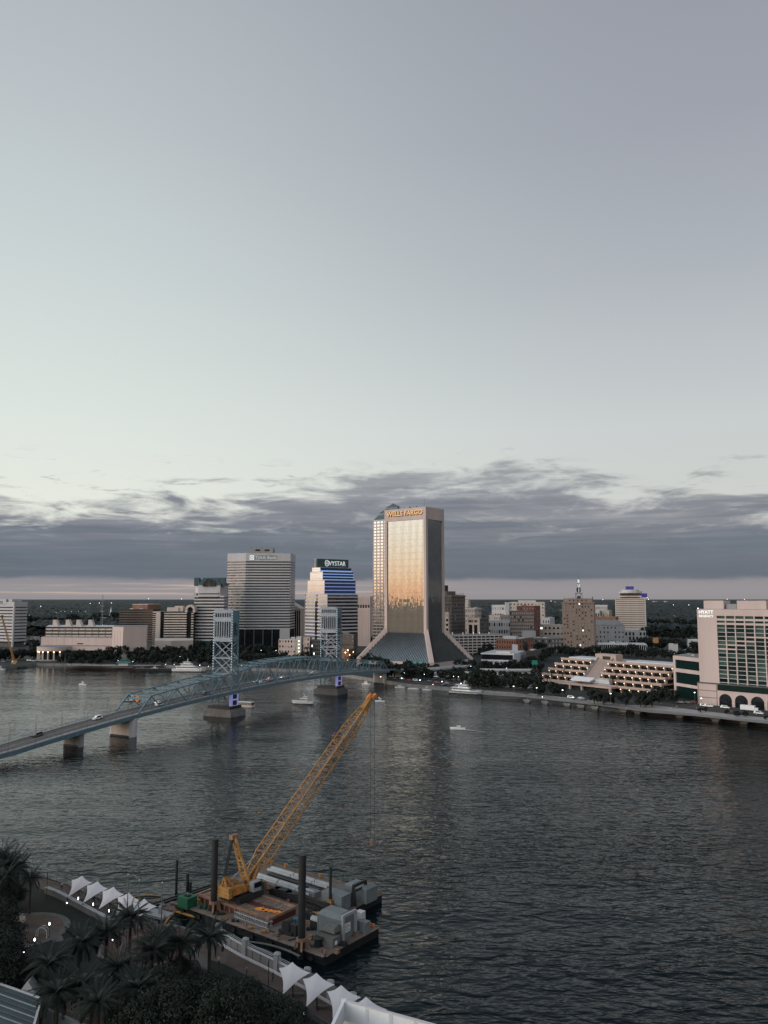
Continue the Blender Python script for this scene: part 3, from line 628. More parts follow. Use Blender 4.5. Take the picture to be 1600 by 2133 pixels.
# ---- brown office slab behind
Yb = 1280.; P = qp(248, 318, 334, Yb, 12, z=30)
R = bld('brown_slab_building', 'wide brown office slab with thin window lines and a taller brick block', P); zr = ZA(1270, Yb)
bands(R, P, GZ, zr, 13, .62, brownc, dglass, din=.25); roof(R, P, zr, roofw, par=brownc)
Q = qp(275, 306, 334, Yb + 20, 12, z=30); part(R, 'upper_block', rustb, MB().prism(Q, zr - 8, ZA(1259.5, Yb + 20))); part(R, 'coping', palec, MB().prism(inset(Q, -.3), ZA(1259.5, Yb + 20), ZA(1259.5, Yb + 20) + 1))

# ---- performing arts hall
Ya = 905.; zz1 = ZA(1329, Ya)
P = [(XA(85, 925, 20), 925), (XA(233, Ya, 20), Ya), (XA(240, 965, 20), 965), (XA(100, 975, 20), 975)]
R = bld('performing_arts_hall', 'long cream arts hall with a columned rotunda and a tall blank block', P)
part(R, 'front_wall', pinkc, MB().prism(P, GZ, zz1)); part(R, 'roof', roofg, MB().prism(inset(P, .6), zz1, zz1 + .2))
vpiers(R, P, 0, 9, .35, GZ, zz1, pinkc, out=.2, nm='pilaster')
Q = [(XA(94, 940, 25), 940), (XA(233, 935, 25), 935), (XA(240, 990, 25), 990), (XA(100, 995, 25), 995)]; zz2 = ZA(1306, 935)
bands(R, Q, zz1, zz2, 3, .5, creamc, dglass, din=.8); roof(R, Q, zz2, roofw, nu=4); vpiers(R, Q, 0, 10, .8, zz1, zz2 - 1, darkc, out=.1, nm='pier')
T = [(XA(233, 900, 20), 900), (XA(256, 880, 20), 880), (XA(305, 893, 20), 893), (XA(307, 940, 20), 940), (XA(236, 945, 20), 945)]; zz3 = ZA(1306, 885)
part(R, 'stage_block', pinkc, MB().prism(T, GZ, zz3)); part(R, 'stage_roof', roofg, MB().prism(inset(T, .8), zz3, zz3 + .2)); vpiers(R, T, 0, 4, .3, GZ, zz3 - 5, creamc, out=.25, nm='pilaster')
part(R, 'plaque', signd, MB().wall(lerp(P[0], P[1], .52), lerp(P[0], P[1], .6), ZA(1343, Ya), ZA(1340.5, Ya), .25, .1))
for x in (115, 142, 164, 189):
    X0 = XA(x, 950, 30); part(R, 'roof_scoop', creamc, MB().hexa([(X0 - 3, 948, zz2), (X0 + 4, 948, zz2), (X0 + 4, 955, zz2), (X0 - 3, 955, zz2), (X0 - 2.6, 948, zz2 + 8), (X0 + .6, 948, zz2 + 8), (X0 + .6, 955, zz2 + 8), (X0 - 2.6, 955, zz2 + 8)]))
rc = (XA(112, 895, 10), 897); zc0 = ZA(1372, 878); zc1 = ZA(1361, 878)
def arcpoly(c, r, a0, a1, n): return [(c[0] + r * math.cos(math.radians(a0 + (a1 - a0) * i / n)), c[1] + r * math.sin(math.radians(a0 + (a1 - a0) * i / n))) for i in range(n + 1)]
zr_ = ZA(1356, 885); dp = arcpoly(rc, 18.5, 180, 360, 16) + [(rc[0] + 60, rc[1] - 4), (rc[0] + 60, rc[1] + 20), (rc[0] - 18, rc[1] + 20)]
part(R, 'rotunda_roof', pinkc, MB().prism(dp, zr_, zr_ + 4.5)); part(R, 'rotunda_roof_top', roofg, MB().prism(inset(dp, .8), zr_ + 4.5, zr_ + 4.7))
part(R, 'rotunda_glazing', dglass, MB().prism(arcpoly(rc, 13, 180, 360, 14) + [(rc[0] + 55, rc[1] + 2), (rc[0] - 13, rc[1] + 6)], GZ, zr_))
part(R, 'rotunda_base', greyc, MB().prism(arcpoly(rc, 19, 180, 360, 16), GZ, GZ + 1.2)); first = None
for i in range(9):
    a = math.radians(186 + 21 * i); c = (rc[0] + 17 * math.cos(a), rc[1] + 17 * math.sin(a))
    if first is None: first = (part(R, 'column', creamc, MB().cyl((*c, GZ), (*c, zr_), .95, .85, 10)), c); fl = part(R, 'lamp', lamps, MB().box((c[0], c[1] - .9, zr_ - .9), (1.1, .5, 1.)))
    else: rep(first[0], (c[0] - first[1][0], c[1] - first[1][1], 0)); rep(fl, (c[0] - first[1][0], c[1] - first[1][1], 0))

# ---- left banded office
Y1 = 1130.; P = qp(-40, 28, 56, Y1, 25, z=40)
R = bld('west_banded_office', 'pale grey banded office block beside the yellow lattice crane', P); zr = ZA(1254, Y1)
bands(R, P, ZA(1339, Y1), zr - 4, 12, .66, palec, dglass, off=.34); part(R, 'top_wall', palec, MB().prism(P, zr - 4.3, zr)); part(R, 'plinth', darkc, MB().prism(inset(P, 2), GZ, ZA(1339, Y1)))
part(R, 'corner_pier', palec, MB().prism(arcpoly((P[1][0], P[1][1] + .5), 1.5, 0, 360, 9)[:9], GZ, zr)); pent(R, P, (.75, .75), zr, zr + 4, palec); roof(R, P, zr, roofg, nu=0)
sign(R, 'FARGO', lerp(P[0], P[1], .30), lerp(P[0], P[1], .66), zr - 2.6, 4.2, signd, out=.4); part(R, 'sign_wall', palec, MB().wall(lerp(P[0], P[1], .2), lerp(P[0], P[1], .75), zr - 3.8, zr + 4.2, .3, 2))

# ---- columned building right of the bank tower
Y2 = 1180.; P = qp(600, 626, 636, Y2, 18, z=40); zr = ZA(1269, Y2)
R = bld('fluted_pediment_building', 'pale columned building with a sloping roof beside the broad bank tower', P)
part(R, 'wall', creamc, MB().prism(inset(P, .8), GZ, zr)); vpiers(R, P, 0, 6, 1.4, GZ, zr, creamc, each=True, out=.3, inn=.6, nm='column'); part(R, 'window_strip', dglass, MB().wall(P[0], P[1], GZ, zr - 2, -.55, .3))
vpiers(R, P, 1, 2, 1.4, GZ, zr, creamc, each=True, out=.3, inn=.6, nm='column')
part(R, 'pitched_roof', creamc, MB().hexa([(P[0][0], P[0][1], zr), (P[1][0], P[1][1], zr), (P[2][0], P[2][1], zr), (P[3][0], P[3][1], zr), (P[0][0], P[0][1], zr + 12), (P[1][0], P[1][1], zr + 1), (P[2][0], P[2][1], zr + 1), (P[3][0], P[3][1], zr + 12)]))

# ---- low pink block, stair tower and neighbour
Y3 = 905.; P = qp(580, 616, 618, Y3, 8, z=10, dep=14); zr = ZA(1331, Y3)
R = bld('low_pink_block', 'low pink block with three rows of small windows and palms in front', P)
punched(R, P, GZ, zr, 4, {0: 6}, pinkc, .5, .42); roof(R, P, zr, roofg, nu=1)
P = qp(617, 627, 628, Y3 - 3, 6, z=10, dep=10); zr = ZA(1326, Y3)
R = bld('lit_stair_tower', 'narrow white stair tower with a column of warm lamps', P); part(R, 'wall', palec, MB().prism(P, GZ, zr))
for i in range(5): c = lerp(P[0], P[1], .55); part(R, 'lamp', lamps, MB().box((c[0], c[1] - .2, GZ + 5 + i * 3.9), (1.0, .3, 1.0)))
P = qp(632, 645, 646, Y3 - 6, 6, z=10, dep=14); zr = ZA(1327, Y3)
R = bld('narrow_pink_block', 'narrow pink block with one stack of dark windows by the far lift tower', P); punched(R, P, GZ, zr, 5, {0: 2}, pinkc, .4, .5); roof(R, P, zr, roofg, nu=0)
P = qp(648, 668, 672, 900, 8, z=10, dep=14); zr = ZA(1333, Y3)
R = bld('dark_glass_lobby', 'dark glass lobby block with two lit windows between pink blocks', P); punched(R, P, GZ, zr, 5, {0: 5}, darkc, .6, .6, (('d', .85), ('w', .12)))
P = qp(712, 727, 738, 880, 25, z=10); zr = ZA(1352, 880)
R = bld('amber_lit_building', 'small amber lit building behind the far lift tower', P); punched(R, P, GZ, zr, 5, {0: 3, 1: 3}, rustb, .5, .5, (('d', .4), ('y', .12), ('p', .4)))
P = qp(700, 737, 745, 905, 20, z=20); zr = ZA(1322, 905)
R = bld('grey_podium_building', 'grey podium block with square windows under the dark banded tower', P); punched(R, P, GZ, zr, 6, {0: 9, 1: 3}, greyb, .45, .45, (('d', .9), ('p', .1))); roof(R, P, zr, roofg)

# ---- pink fluted block
Y4 = 1150.; P = qp(738, 771, 778, Y4, 15, z=40); zr = ZA(1242, Y4)
R = bld('fluted_pink_tower', 'pink ribbed block with one row of square openings left of the gold tower', P)
zo0, zo1 = ZA(1266.5, Y4), ZA(1260, Y4)
part(R, 'core_wall', pinkc, MB().prism(inset(P, 1), GZ, zr)); 
for a, b2 in ((GZ, zo0), (zo1, zr)): part(R, 'outer_wall', pinkc, MB().prism(P, a, b2)); vpiers(R, P, 0, 9, .7, a, b2 - 2, pinkc, out=.5, nm='rib')
o = None
for i in range(5):
    f = .2 + i * .16; part(R, 'opening', signd, MB().wall(lerp(P[0], P[1], f), lerp(P[0], P[1], f + .10), zo0, zo1, -.6, .5))
vpiers(R, P, 0, 6, .9, zo0, zo1, pinkc, out=0, inn=1)

def simple(name, label, xl, xc, xr, Y, a, ytop, mw, nf, cols, wf=.5, hf=.5, panes=(('d', .7), ('p', .3)), par=None, rm=roofg, nu=2, z=20, dep=None, group=None, lim=280):
    P = qp(xl, xc, xr, Y, a, z=z, dep=dep); zr = ZA(ytop, Y); R = bld(name, label, P, group=group)
    punched(R, P, GZ, zr, nf, cols, mw, wf, hf, panes, limit=lim); roof(R, P, zr, rm, par=par or mw, nu=nu); return R, P, zr

# ---- dark brick tower right of the gold tower
R, P, zr = simple('dark_brick_tower', 'dark brick tower with an ornate cornice and rooftop antennas', 926, 941, 969, 1050, 40, 1241, greyb, 15, {0: 6, 1: 9}, .45, .5, (('d', .93), ('p', .07)), z=40)
part(R, 'cornice', mat('cornice_stone', (.22, .18, .16), .9), MB().prism(inset(P, -.9), zr - 1.2, zr + .4)); part(R, 'cornice_band', MATS['cornice_stone'], MB().prism(inset(P, -.4), zr - 9.5, zr - 8.6)); vpiers(R, P, 1, 9, 1.1, zr - 8.6, zr - 1.2, MATS['cornice_stone'], out=.5, nm='bracket'); vpiers(R, P, 0, 6, 1.1, zr - 8.6, zr - 1.2, MATS['cornice_stone'], out=.5, nm='bracket')
part(R, 'penthouse', greyb, MB().box((XA(937, 1060, 60), 1062, zr + 3), (13, 10, 6), .4)); c = (XA(930, 1065, 60), 1066); part(R, 'water_tank', blks, MB().cyl((*c, zr + 6), (*c, zr + 14), 2.6, n=10))
mb = MB()
for i in range(9): c = lerp(P[1], P[2], .1 + i * .1); mb.cyl((c[0], c[1] + 2, zr), (c[0], c[1] + 2, zr + 2.5 + random.random() * 2), .2, n=4)
part(R, 'antenna', blks, mb)
simple('narrow_pale_building', 'narrow pale building with stacked windows at the foot of the dark brick tower', 922, 935, 938, 960, 10, 1277, creamc, 9, {0: 2}, .7, .5, dep=10)
simple('far_cream_office', 'small cream office seen above the beige cornice roofs', 962, 976, 980, 1280, 15, 1251, creamc, 14, {0: 3, 1: 2}, .5, .4, z=50)
R, P, zr = simple('beige_cornice_building', 'beige stone building with a heavy cornice beside the dark brick tower', 969, 990, 1003, 1120, 30, 1268, creamc, 8, {0: 5, 1: 5}, .5, .5, z=40); part(R, 'cornice', palec, MB().prism(inset(P, -1), zr - 1, zr + .3))
R, P, zr = simple('brown_side_building', 'brown grey building with even window rows behind the white arched facade', 974, 999, 1019, 1030, 38, 1288, greyb, 8, {0: 4, 1: 8}, .4, .45, (('d', .9), ('p', .1)))
P = qp(974, 997, 1000, 1020, 35, z=30, dep=4); zr = ZA(1287, 1020); R = bld('white_arched_bank', 'white classical facade with two tall dark arched windows', P)
part(R, 'wall', creamc, MB().prism(inset(P, .6), GZ, zr)); part(R, 'cornice', creamc, MB().prism(inset(P, -.8), zr - 1.2, zr)); part(R, 'band', creamc, MB().prism(inset(P, -.1), zr - 8, zr - 7)); vpiers(R, P, 0, 2, 3.0, GZ, zr - 1, creamc, each=True, out=.1, inn=.8)
for f in (.12, .58): part(R, 'window', dglass, MB().wall(lerp(P[0], P[1], f), lerp(P[0], P[1], f + .3), GZ, zr - 9, -.3, .4))
for i in range(6): f = .1 + .14 * i; part(R, 'window', dglass, MB().wall(lerp(P[0], P[1], f), lerp(P[0], P[1], f + .09), zr - 6, zr - 3, .02 - .5, .2))
# ---- parking garage
P = qp(938, 1048, 1052, 985, -17, z=20, dep=35); zr = ZA(1322, 985); R = bld('parking_garage', 'six deck concrete parking garage behind the flared tower', P, 'garage')
bands(R, P, GZ, zr, 7, .38, palec, signd, din=.9, nm='deck_edge', off=.62); vpiers(R, P, 0, 12, .9, GZ, zr, palec, each=True, out=.12, inn=1); roof(R, P, zr, roofg, nu=0)
for f in (.1, .3, .5, .62, .8): c = lerp(lerp(P[0], P[1], f), lerp(P[3], P[2], f), .3); part(R, 'deck_lamp', lampd, MB().box((c[0], c[1], zr + 2.6), (.6, .6, .3)).cyl((c[0], c[1], zr), (c[0], c[1], zr + 2.5), .1, n=4))
# ---- pale group behind and low lit block
simple('cream_courthouse_block', 'cream block lit by a row of lamps on its roof terrace', 1019, 1043, 1062, 1200, 20, 1283, creamc, 6, {0: 7, 1: 5}, .35, .4, (('d', .6), ('p', .4)))
for i, x in enumerate((1019, 1027, 1035, 1040, 1044)):
    pass
simple('long_pale_building', 'low pale building with a colonnade under the lit cream block', 1018, 1050, 1064, 1080, 15, 1294, palec, 4, {0: 9, 1: 4}, .55, .5)
R, P, zr = simple('large_pale_hospital', 'large pale hospital block behind the red brick hotel', 1061, 1112, 1135, 1500, 14, 1255, creamc, 9, {0: 10, 1: 6}, .4, .35, z=40); pent(R, P, (.5, .5), zr, zr + 4, palec); part(R, 'lift_tower', palec, MB().box((P[0][0] - 4, P[0][1], 33), (7, 7, 63)))
simple('far_white_block', 'small white block with a raised centre beyond the city trees', 1025, 1040, 1056, 1700, 20, 1261, palec, 4, {0: 6, 1: 5}, .5, .4)
R, P, zr = simple('red_brick_wing', 'red brick wing with plain side wall right of the grey hotel', 1077, 1114, 1126, 1090, 20, 1263.5, redb, 12, {0: 6, 1: 3}, .35, .35, (('d', .7), ('p', .3)), z=40)
simple('grey_brick_hotel', 'grey brick hotel with pale windows in a close grid', 1062, 1113, 1117, 1060, 10, 1274, mat('hotel_brick', (.12, .10, .10), .9, var=.2), 11, {0: 12}, .5, .55, (('d', .15), ('p', .85)), z=40, dep=16)
simple('beige_garage_block', 'low beige block with a parapet between the brick wing and the tall pink tower', 1124, 1168, 1176, 1120, 8, 1303, creamc, 4, {0: 6, 1: 2}, .5, .35, (('d', .8), ('p', .1), ('w', .05)), par=creamc)
simple('flat_roof_hall', 'low dark hall with a pale flat roof below the beige block', 1106, 1160, 1170, 1020, 6, 1331, darkc, 3, {0: 9}, .4, .6, (('d', .5), ('p', .5)), rm=roofw)
R, P, zr = simple('low_brick_building', 'low rust brick building with dark windows near the white pavilion', 1034, 1075, 1111, 890, 32, 1333, rustb, 4, {0: 8, 1: 6}, .35, .55, (('d', .95), ('p', .05)), rm=roofw)
part(R, 'dark_entry', dglass, MB().wall(lerp(P[1], P[2], .42), lerp(P[1], P[2], .66), GZ, zr - 2, .1, .3)); part(R, 'penthouse', palec, MB().box((XA(1065, 905, 30), 908, zr + 1.8), (15, 9, 3.6), -.5)); part(R, 'stair_screen', greyc, MB().box((XA(1102, 935, 30), 935, zr + 4), (16, 1, 9), -.2)); part(R, 'billboard', palec, MB().box((XA(1073, 868, 15), 868, ZA(1355, 868)), (6, 1, 13), -.3))
R, P, zr = simple('grey_shed_building', 'plain dark grey block right of the white pavilion wall', 1090, 1096, 1130, 850, 30, 1359, greyb, 3, {1: 7}, .25, .3, (('d', 1),))
P = qp(1002, 1070, 1093, 822, 22, z=10); zr = ZA(1362, 822); R = bld('white_pavilion', 'white modern pavilion with long dark ribbon window and blank side wall', P)
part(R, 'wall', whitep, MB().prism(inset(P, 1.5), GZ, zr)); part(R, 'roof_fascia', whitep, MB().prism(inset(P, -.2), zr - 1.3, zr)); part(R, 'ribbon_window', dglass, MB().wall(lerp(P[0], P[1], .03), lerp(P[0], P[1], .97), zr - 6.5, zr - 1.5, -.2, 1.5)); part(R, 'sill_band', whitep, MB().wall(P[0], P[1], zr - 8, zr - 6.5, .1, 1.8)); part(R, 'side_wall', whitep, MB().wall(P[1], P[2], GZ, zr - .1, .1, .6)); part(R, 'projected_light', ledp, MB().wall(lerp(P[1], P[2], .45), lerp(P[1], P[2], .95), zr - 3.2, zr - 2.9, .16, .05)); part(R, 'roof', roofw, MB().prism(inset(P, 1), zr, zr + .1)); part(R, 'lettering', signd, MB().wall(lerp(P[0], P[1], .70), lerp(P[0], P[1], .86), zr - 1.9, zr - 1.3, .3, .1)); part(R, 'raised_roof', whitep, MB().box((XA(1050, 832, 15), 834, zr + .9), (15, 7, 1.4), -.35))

# ---- pink window tower with letter sign
P = qp(1171, 1224, 1238, 1010, 18, z=50); zr = ZA(1255, 1010); R = bld('pink_letter_tower', 'pink masonry tower with a rooftop mast carrying stacked white letter signs', P)
punched(R, P, GZ, zr, 17, {0: 10}, tanb, .42, .5, (('d', .34), ('p', .64), ('w', .012)), f0=.03, f1=.97)
part(R, 'cornice', tanb, MB().prism(inset(P, -.9), zr - 1, zr + .3)); part(R, 'cornice_band', tanb, MB().prism(inset(P, -.3), zr - 11.5, zr - 10.7)); Q = inset(P, 2.0); zq = ZA(1247, 1015)
punched(R, Q, zr + .3, zq, 1, {0: 7}, tanb, .3, .4, (('d', .6), ('p', .4))); part(R, 'roof', roofg, MB().prism(inset(Q, .5), zq, zq + .2))
c = (XA(1206, 1022, 70), 1022); mb = MB()
for sx in (-1, 1):
    for sy in (-1, 1): mb.cyl((c[0] + sx * 3.6, c[1] + sy * 3.6, zq), (c[0] + sx * 3, c[1] + sy * 3, zq + 7), .25, n=5)
mb.box((c[0], c[1], zq + 7), (8.6, 8.6, .5)).cyl((*c, zq), (*c, zq + 3.5), 2.6, 1.5, 10)
for sx in (-1, 1):
    for sy in (-1, 1): mb.cyl((c[0] + sx * 1.3, c[1] + sy * 1.3, zq + 7), (c[0] + sx * .8, c[1] + sy * .8, zq + 25), .16, n=4)
mb.cyl((*c, zq + 25), (*c, zq + 31), .14, n=4); part(R, 'sign_mast', blks, mb)
for i, tx in enumerate(('B', 'U', 'I')):
    zz = zq + 9.2 + (2 - i) * 5.6; part(R, 'letter_panel', signd if i == 2 else greyc, MB().box((c[0], c[1], zz + 2), (3.6 + (i == 2) * 1.5, 3.2, 5.0), -.3)); d = Vector((math.cos(-.3), math.sin(-.3))); p0 = (c[0] - d.x * 1.5, c[1] - d.y * 1.5 - 1.4); p1 = (c[0] + d.x * 1.5, c[1] + d.y * 1.5 - 1.4)
    sign(R, tx, p0, p1, zz - .1, 4.2, signw if i < 2 else signg, out=.75, wide=2.6 if i < 2 else 1, name='sign_letter', off=.03)
mb = MB()
for i in range(14): e = random.choice((0, 1)); q = lerp(Q[e], Q[e + 1], random.random()); mb.cyl((q[0], q[1] + .5, zq), (q[0], q[1] + .5, zq + 1.5 + random.random() * 2), .12, n=4)
part(R, 'antenna', blks, mb)

# ---- cream banded tower with stepped top
P = qp(1282, 1327, 1344, 1400, 22, z=50); zr = ZA(1246, 1400); R = bld('cream_banded_tower', 'cream banded tower with a stepped crown and small violet roof panels', P)
bands(R, P, ZA(1312, 1400), zr - 1, 14, .60, creamc, mat('bronze_glass', (.16, .125, .10), .4, var=.1), din=.5, off=.0); part(R, 'top_wall', creamc, MB().prism(P, zr - 1.2, zr)); part(R, 'plinth', greyc, MB().prism(inset(P, -3), GZ, ZA(1312, 1400))); vpiers(R, P, 0, 1, 2.4, ZA(1312, 1400), zr, creamc, each=True, out=.1); vpiers(R, P, 1, 1, 2.4, ZA(1312, 1400), zr, creamc, out=.1)
Q = scal(P, .78); part(R, 'crown_glass', dglass, MB().prism(scal(P, .66), zr, zr + 12)); part(R, 'crown_terrace', creamc, MB().prism(Q, zr + 2, zr + 4.5)); part(R, 'crown_ring', palec, MB().prism(arcpoly(cen(P), 20, 0, 360, 18)[:18], zr + 9, zr + 12)); part(R, 'crown_upper', palec, MB().prism(arcpoly(cen(P), 15, 0, 360, 18)[:18], zr + 12, zr + 15)); c = cen(P)
vio = mat('violet_panel', (.06, .055, .20), .5, emit=(.12, .10, .6), es=.12); part(R, 'roof_panel', vio, MB().box((c[0] - 3, c[1] - 8, zr + 17.5), (14, 2, 7))); part(R, 'roof_panel', vio, MB().box((P[2][0] - 6, P[2][1] - 8, zr + 5), (12, 2, 7)))
R, P, zr = simple('pitched_stone_building', 'grey stone building with a slate pitched roof beside the pink tower', 1232, 1290, 1302, 1100, 10, 1303, greyc, 5, {0: 9, 1: 3}, .3, .4, (('d', .85), ('p', .1)))
c = cen(P); part(R, 'pitched_roof', roofg, MB().prism(inset(P, -.5), zr + .3, zr + 7, inset(P, 8)))
R, P, zr = simple('terracotta_hall', 'low terracotta hall between the pink tower and cream banded tower', 1232, 1256, 1284, 1300, 25, 1286, rustb, 3, {0: 3, 1: 3}, .3, .3, (('d', 1),), nu=1)
simple('white_arcade_block', 'small white block with two dark arched openings beyond the pink tower', 1236, 1250, 1254, 1400, 20, 1273, palec, 3, {0: 3, 1: 2}, .6, .5, (('d', 1),))
simple('pale_pink_cube', 'plain pale pink cube building beyond the terracotta hall', 1254, 1270, 1276, 1420, 20, 1273, creamc, 3, {0: 2}, .15, .2)
simple('white_striped_office', 'long white striped office low against the dark woods', 1238, 1256, 1266, 1900, 20, 1261, palec, 4, {0: 2, 1: 1}, .9, .5)
simple('grey_gable_hall', 'white gabled hall roofs left of the pink letter tower', 1130, 1146, 1156, 1350, 20, 1288, palec, 3, {0: 3}, .4, .4)
# ---- low courthouse with fins
P = qp(1246, 1348, 1392, 985, 12, z=12, dep=34); zr = ZA(1342, 985); R = bld('low_finned_courthouse', 'long low grey building with close vertical fins and a pale flat roof', P)
part(R, 'glass_wall', dglass, MB().prism(inset(P, 1), GZ, zr - 1)); part(R, 'roof', roofw, MB().prism(P, zr - 1.2, zr)); vpiers(R, P, 0, 26, .8, GZ, zr - 1.1, palec, each=True, out=-.05, inn=1, nm='fin'); part(R, 'blank_wall', greyc, MB().wall(lerp(P[1], P[2], .02), P[2], GZ, zr - 1.1, -.05, 1)); part(R, 'amber_vent', yell, MB().box((XA(1366, 1010, 20), 1010, zr + 3.5), (5.5, 4, 6.5))); roof(R, inset(P, 8), zr, roofw, nu=5)
simple('grey_rear_building', 'low grey building with a colonnade under the cream banded tower', 1286, 1330, 1346, 1180, 12, 1316, greyc, 3, {0: 8, 1: 3}, .5, .7)
R, P, zr = simple('white_sculptural_hall', 'small pale angular hall right of the finned building', 1392, 1402, 1412, 1000, 20, 1345, palec, 2, {1: 2}, .3, .3, (('d', 1),), nu=1)
simple('low_strip_mall', 'low pale shed left of the large hotel wall', 1418, 1445, 1462, 900, 10, 1370, greyc, 2, {0: 5}, .4, .4, (('d', 1),), rm=roofw)
simple('white_tank_block', 'white roofed block seen behind the large hotel wall', 1440, 1452, 1470, 1050, 10, 1335, palec, 2, {0: 3}, .4, .4, (('d', 1),), rm=roofw)

# ---- terraced building on the river
uu = Vector((.625, -.781)); vv = Vector((.781, .625)); pr = G(1373, 1452, GZ); o0 = Vector((pr.x, pr.y)); LEN = 108.
def TP(u, v): p = o0 - uu * (LEN - u) + vv * v; return (p.x, p.y)
fp = [TP(0, 0), TP(LEN, 0), TP(LEN, 50), TP(0, 50)]
R = bld('terraced_riverside_building', 'beige terraced building with stepped galleries and rows of warm lamps', fp)
terc = mat('terrace_concrete', (.46, .345, .30), .85, var=.1, scale=.1); TH = 4.0
rampu = (40, 53)
def tier(k, u0, u1, v0, v1, lamp=True, bays=None):
    z0 = GZ + k * TH; bays = bays or max(2, round((u1 - u0) / 7.2))
    mb = MB().prism([TP(u0, v0), TP(u1, v0), TP(u1, v1), TP(u0, v1)], z0 + 3.1, z0 + 4.0); part(R, 'terrace_slab', terc, mb)
    part(R, 'parapet', terc, MB().wall(TP(u0, v0), TP(u1, v0), z0 + 3.6, z0 + 4.9, .35, .3)); part(R, 'parapet', terc, MB().wall(TP(u1, v0), TP(u1, v0 + 3.4), z0 + 3.6, z0 + 4.9, .35, .3)); part(R, 'parapet', terc, MB().wall(TP(u0, v0 + 3.4), TP(u0, v0), z0 + 3.6, z0 + 4.9, .35, .3))
    part(R, 'glass_wall', dglass, MB().prism([TP(u0 + 1.4, v0 + 2.6), TP(u1 - 1.4, v0 + 2.6), TP(u1 - 1.4, v1), TP(u0 + 1.4, v1)], z0, z0 + 3.1)); first = None
    for i in range(bays + 1):
        u = u0 + .5 + (u1 - u0 - 1.4) * i / bays
        if first is None: first = (part(R, 'pier', terc, MB().wall(TP(u, v0 + .5), TP(u + .7, v0 + .5), z0 - .05, z0 + 3.15, .2, 2.4)), part(R, 'lamp', lamps, MB().box((TP(u, v0 + .2)[0], TP(u, v0 + .2)[1], z0 + 2.55), (.4, .4, .4))), u)
        else:
            d = uu * (u - first[2])
            rep(first[0], (d.x, d.y, 0)); rep(first[1], (d.x, d.y, 0)) if lamp else None
for k in range(5):
    v0 = 4.2 * k; tier(k, -3 + 3.2 * k, rampu[0] - 1, v0, 46); tier(k, rampu[1] + 1, LEN - 1.0 + .6 * k, v0, 46)
for a, b2 in ((0, rampu[0] - 1), (rampu[1] + 1, LEN + 1)): part(R, 'white_roof', roofw, MB().prism([TP(a + 12, 24), TP(b2, 24), TP(b2, 40), TP(a + 12, 40)], GZ + 20, GZ + 21.2))
w0, w1 = rampu; c3 = lambda u, v, z: (*TP(u, v), z)
part(R, 'stair_ramp', mat('ramp_paving', (.30, .23, .20), .9, var=.12), MB().hexa([c3(w0, 3, GZ), c3(w1, 3, GZ), c3(w1, 24, GZ), c3(w0, 24, GZ), c3(w0, 3, GZ + 5), c3(w1, 3, GZ + 5), c3(w1, 24, GZ + 21), c3(w0, 24, GZ + 21)]))
for u in (w0 - .6, w1): part(R, 'ramp_wall', greyc, MB().hexa([c3(u, 3, GZ), c3(u + .8, 3, GZ), c3(u + .8, 25, GZ), c3(u, 25, GZ), c3(u, 3, GZ + 6.4), c3(u + .8, 3, GZ + 6.4), c3(u + .8, 25, GZ + 22.6), c3(u, 25, GZ + 22.6)]))
part(R, 'gatehouse', terc, MB().prism([TP(w0 - 3, 25), TP(w1 + 3, 25), TP(w1 + 3, 34), TP(w0 - 3, 34)], GZ + 19, GZ + 25)); part(R, 'gate_opening', signd, MB().wall(TP(w0 + 4, 25), TP(w1 - 2, 25), GZ + 21, GZ + 23.5, .1, .2))
part(R, 'rear_block', greyc, MB().prism([TP(4, 40), TP(LEN, 40), TP(LEN, 62), TP(4, 62)], GZ, GZ + 19)); part(R, 'front_terrace', terc, MB().prism([TP(w0 - 16, -9), TP(w1 + 22, -9), TP(w1 + 22, 0), TP(w0 - 16, 0)], GZ + 3.2, GZ + 4.4)); part(R, 'white_awning', whitep, MB().hexa([c3(w0 - 4, -6, GZ + 6.4), c3(w0 + 14, -6, GZ + 6.4), c3(w0 + 14, 1, GZ + 7.4), c3(w0 - 4, 1, GZ + 7.4), c3(w0 - 4, -6, GZ + 6.7), c3(w0 + 14, -6, GZ + 6.7), c3(w0 + 14, 1, GZ + 9), c3(w0 - 4, 1, GZ + 9)])); part(R, 'awning_roof', roofw, MB().prism([TP(w0 - 8, 1), TP(w1 + 14, 1), TP(w1 + 14, 4), TP(w0 - 8, 4)], GZ + 5, GZ + 8))
part(R, 'side_terrace', terc, MB().prism([TP(-17, -4), TP(w0 - 16, -4), TP(w0 - 16, 0), TP(-17, 0)], GZ + 3.4, GZ + 4.6))
part(R, 'lower_glazing', signd, MB().prism([TP(w0 - 14, -6), TP(w1 + 20, -6), TP(w1 + 20, 0), TP(w0 - 14, 0)], GZ, GZ + 3.2))
for u in (w0 - 14, w0 - 3, w0 + 8, w1 + 20): part(R, 'pier', terc, MB().wall(TP(u, -8.8), TP(u + 1.4, -8.8), GZ, GZ + 3.2, 0, 2))

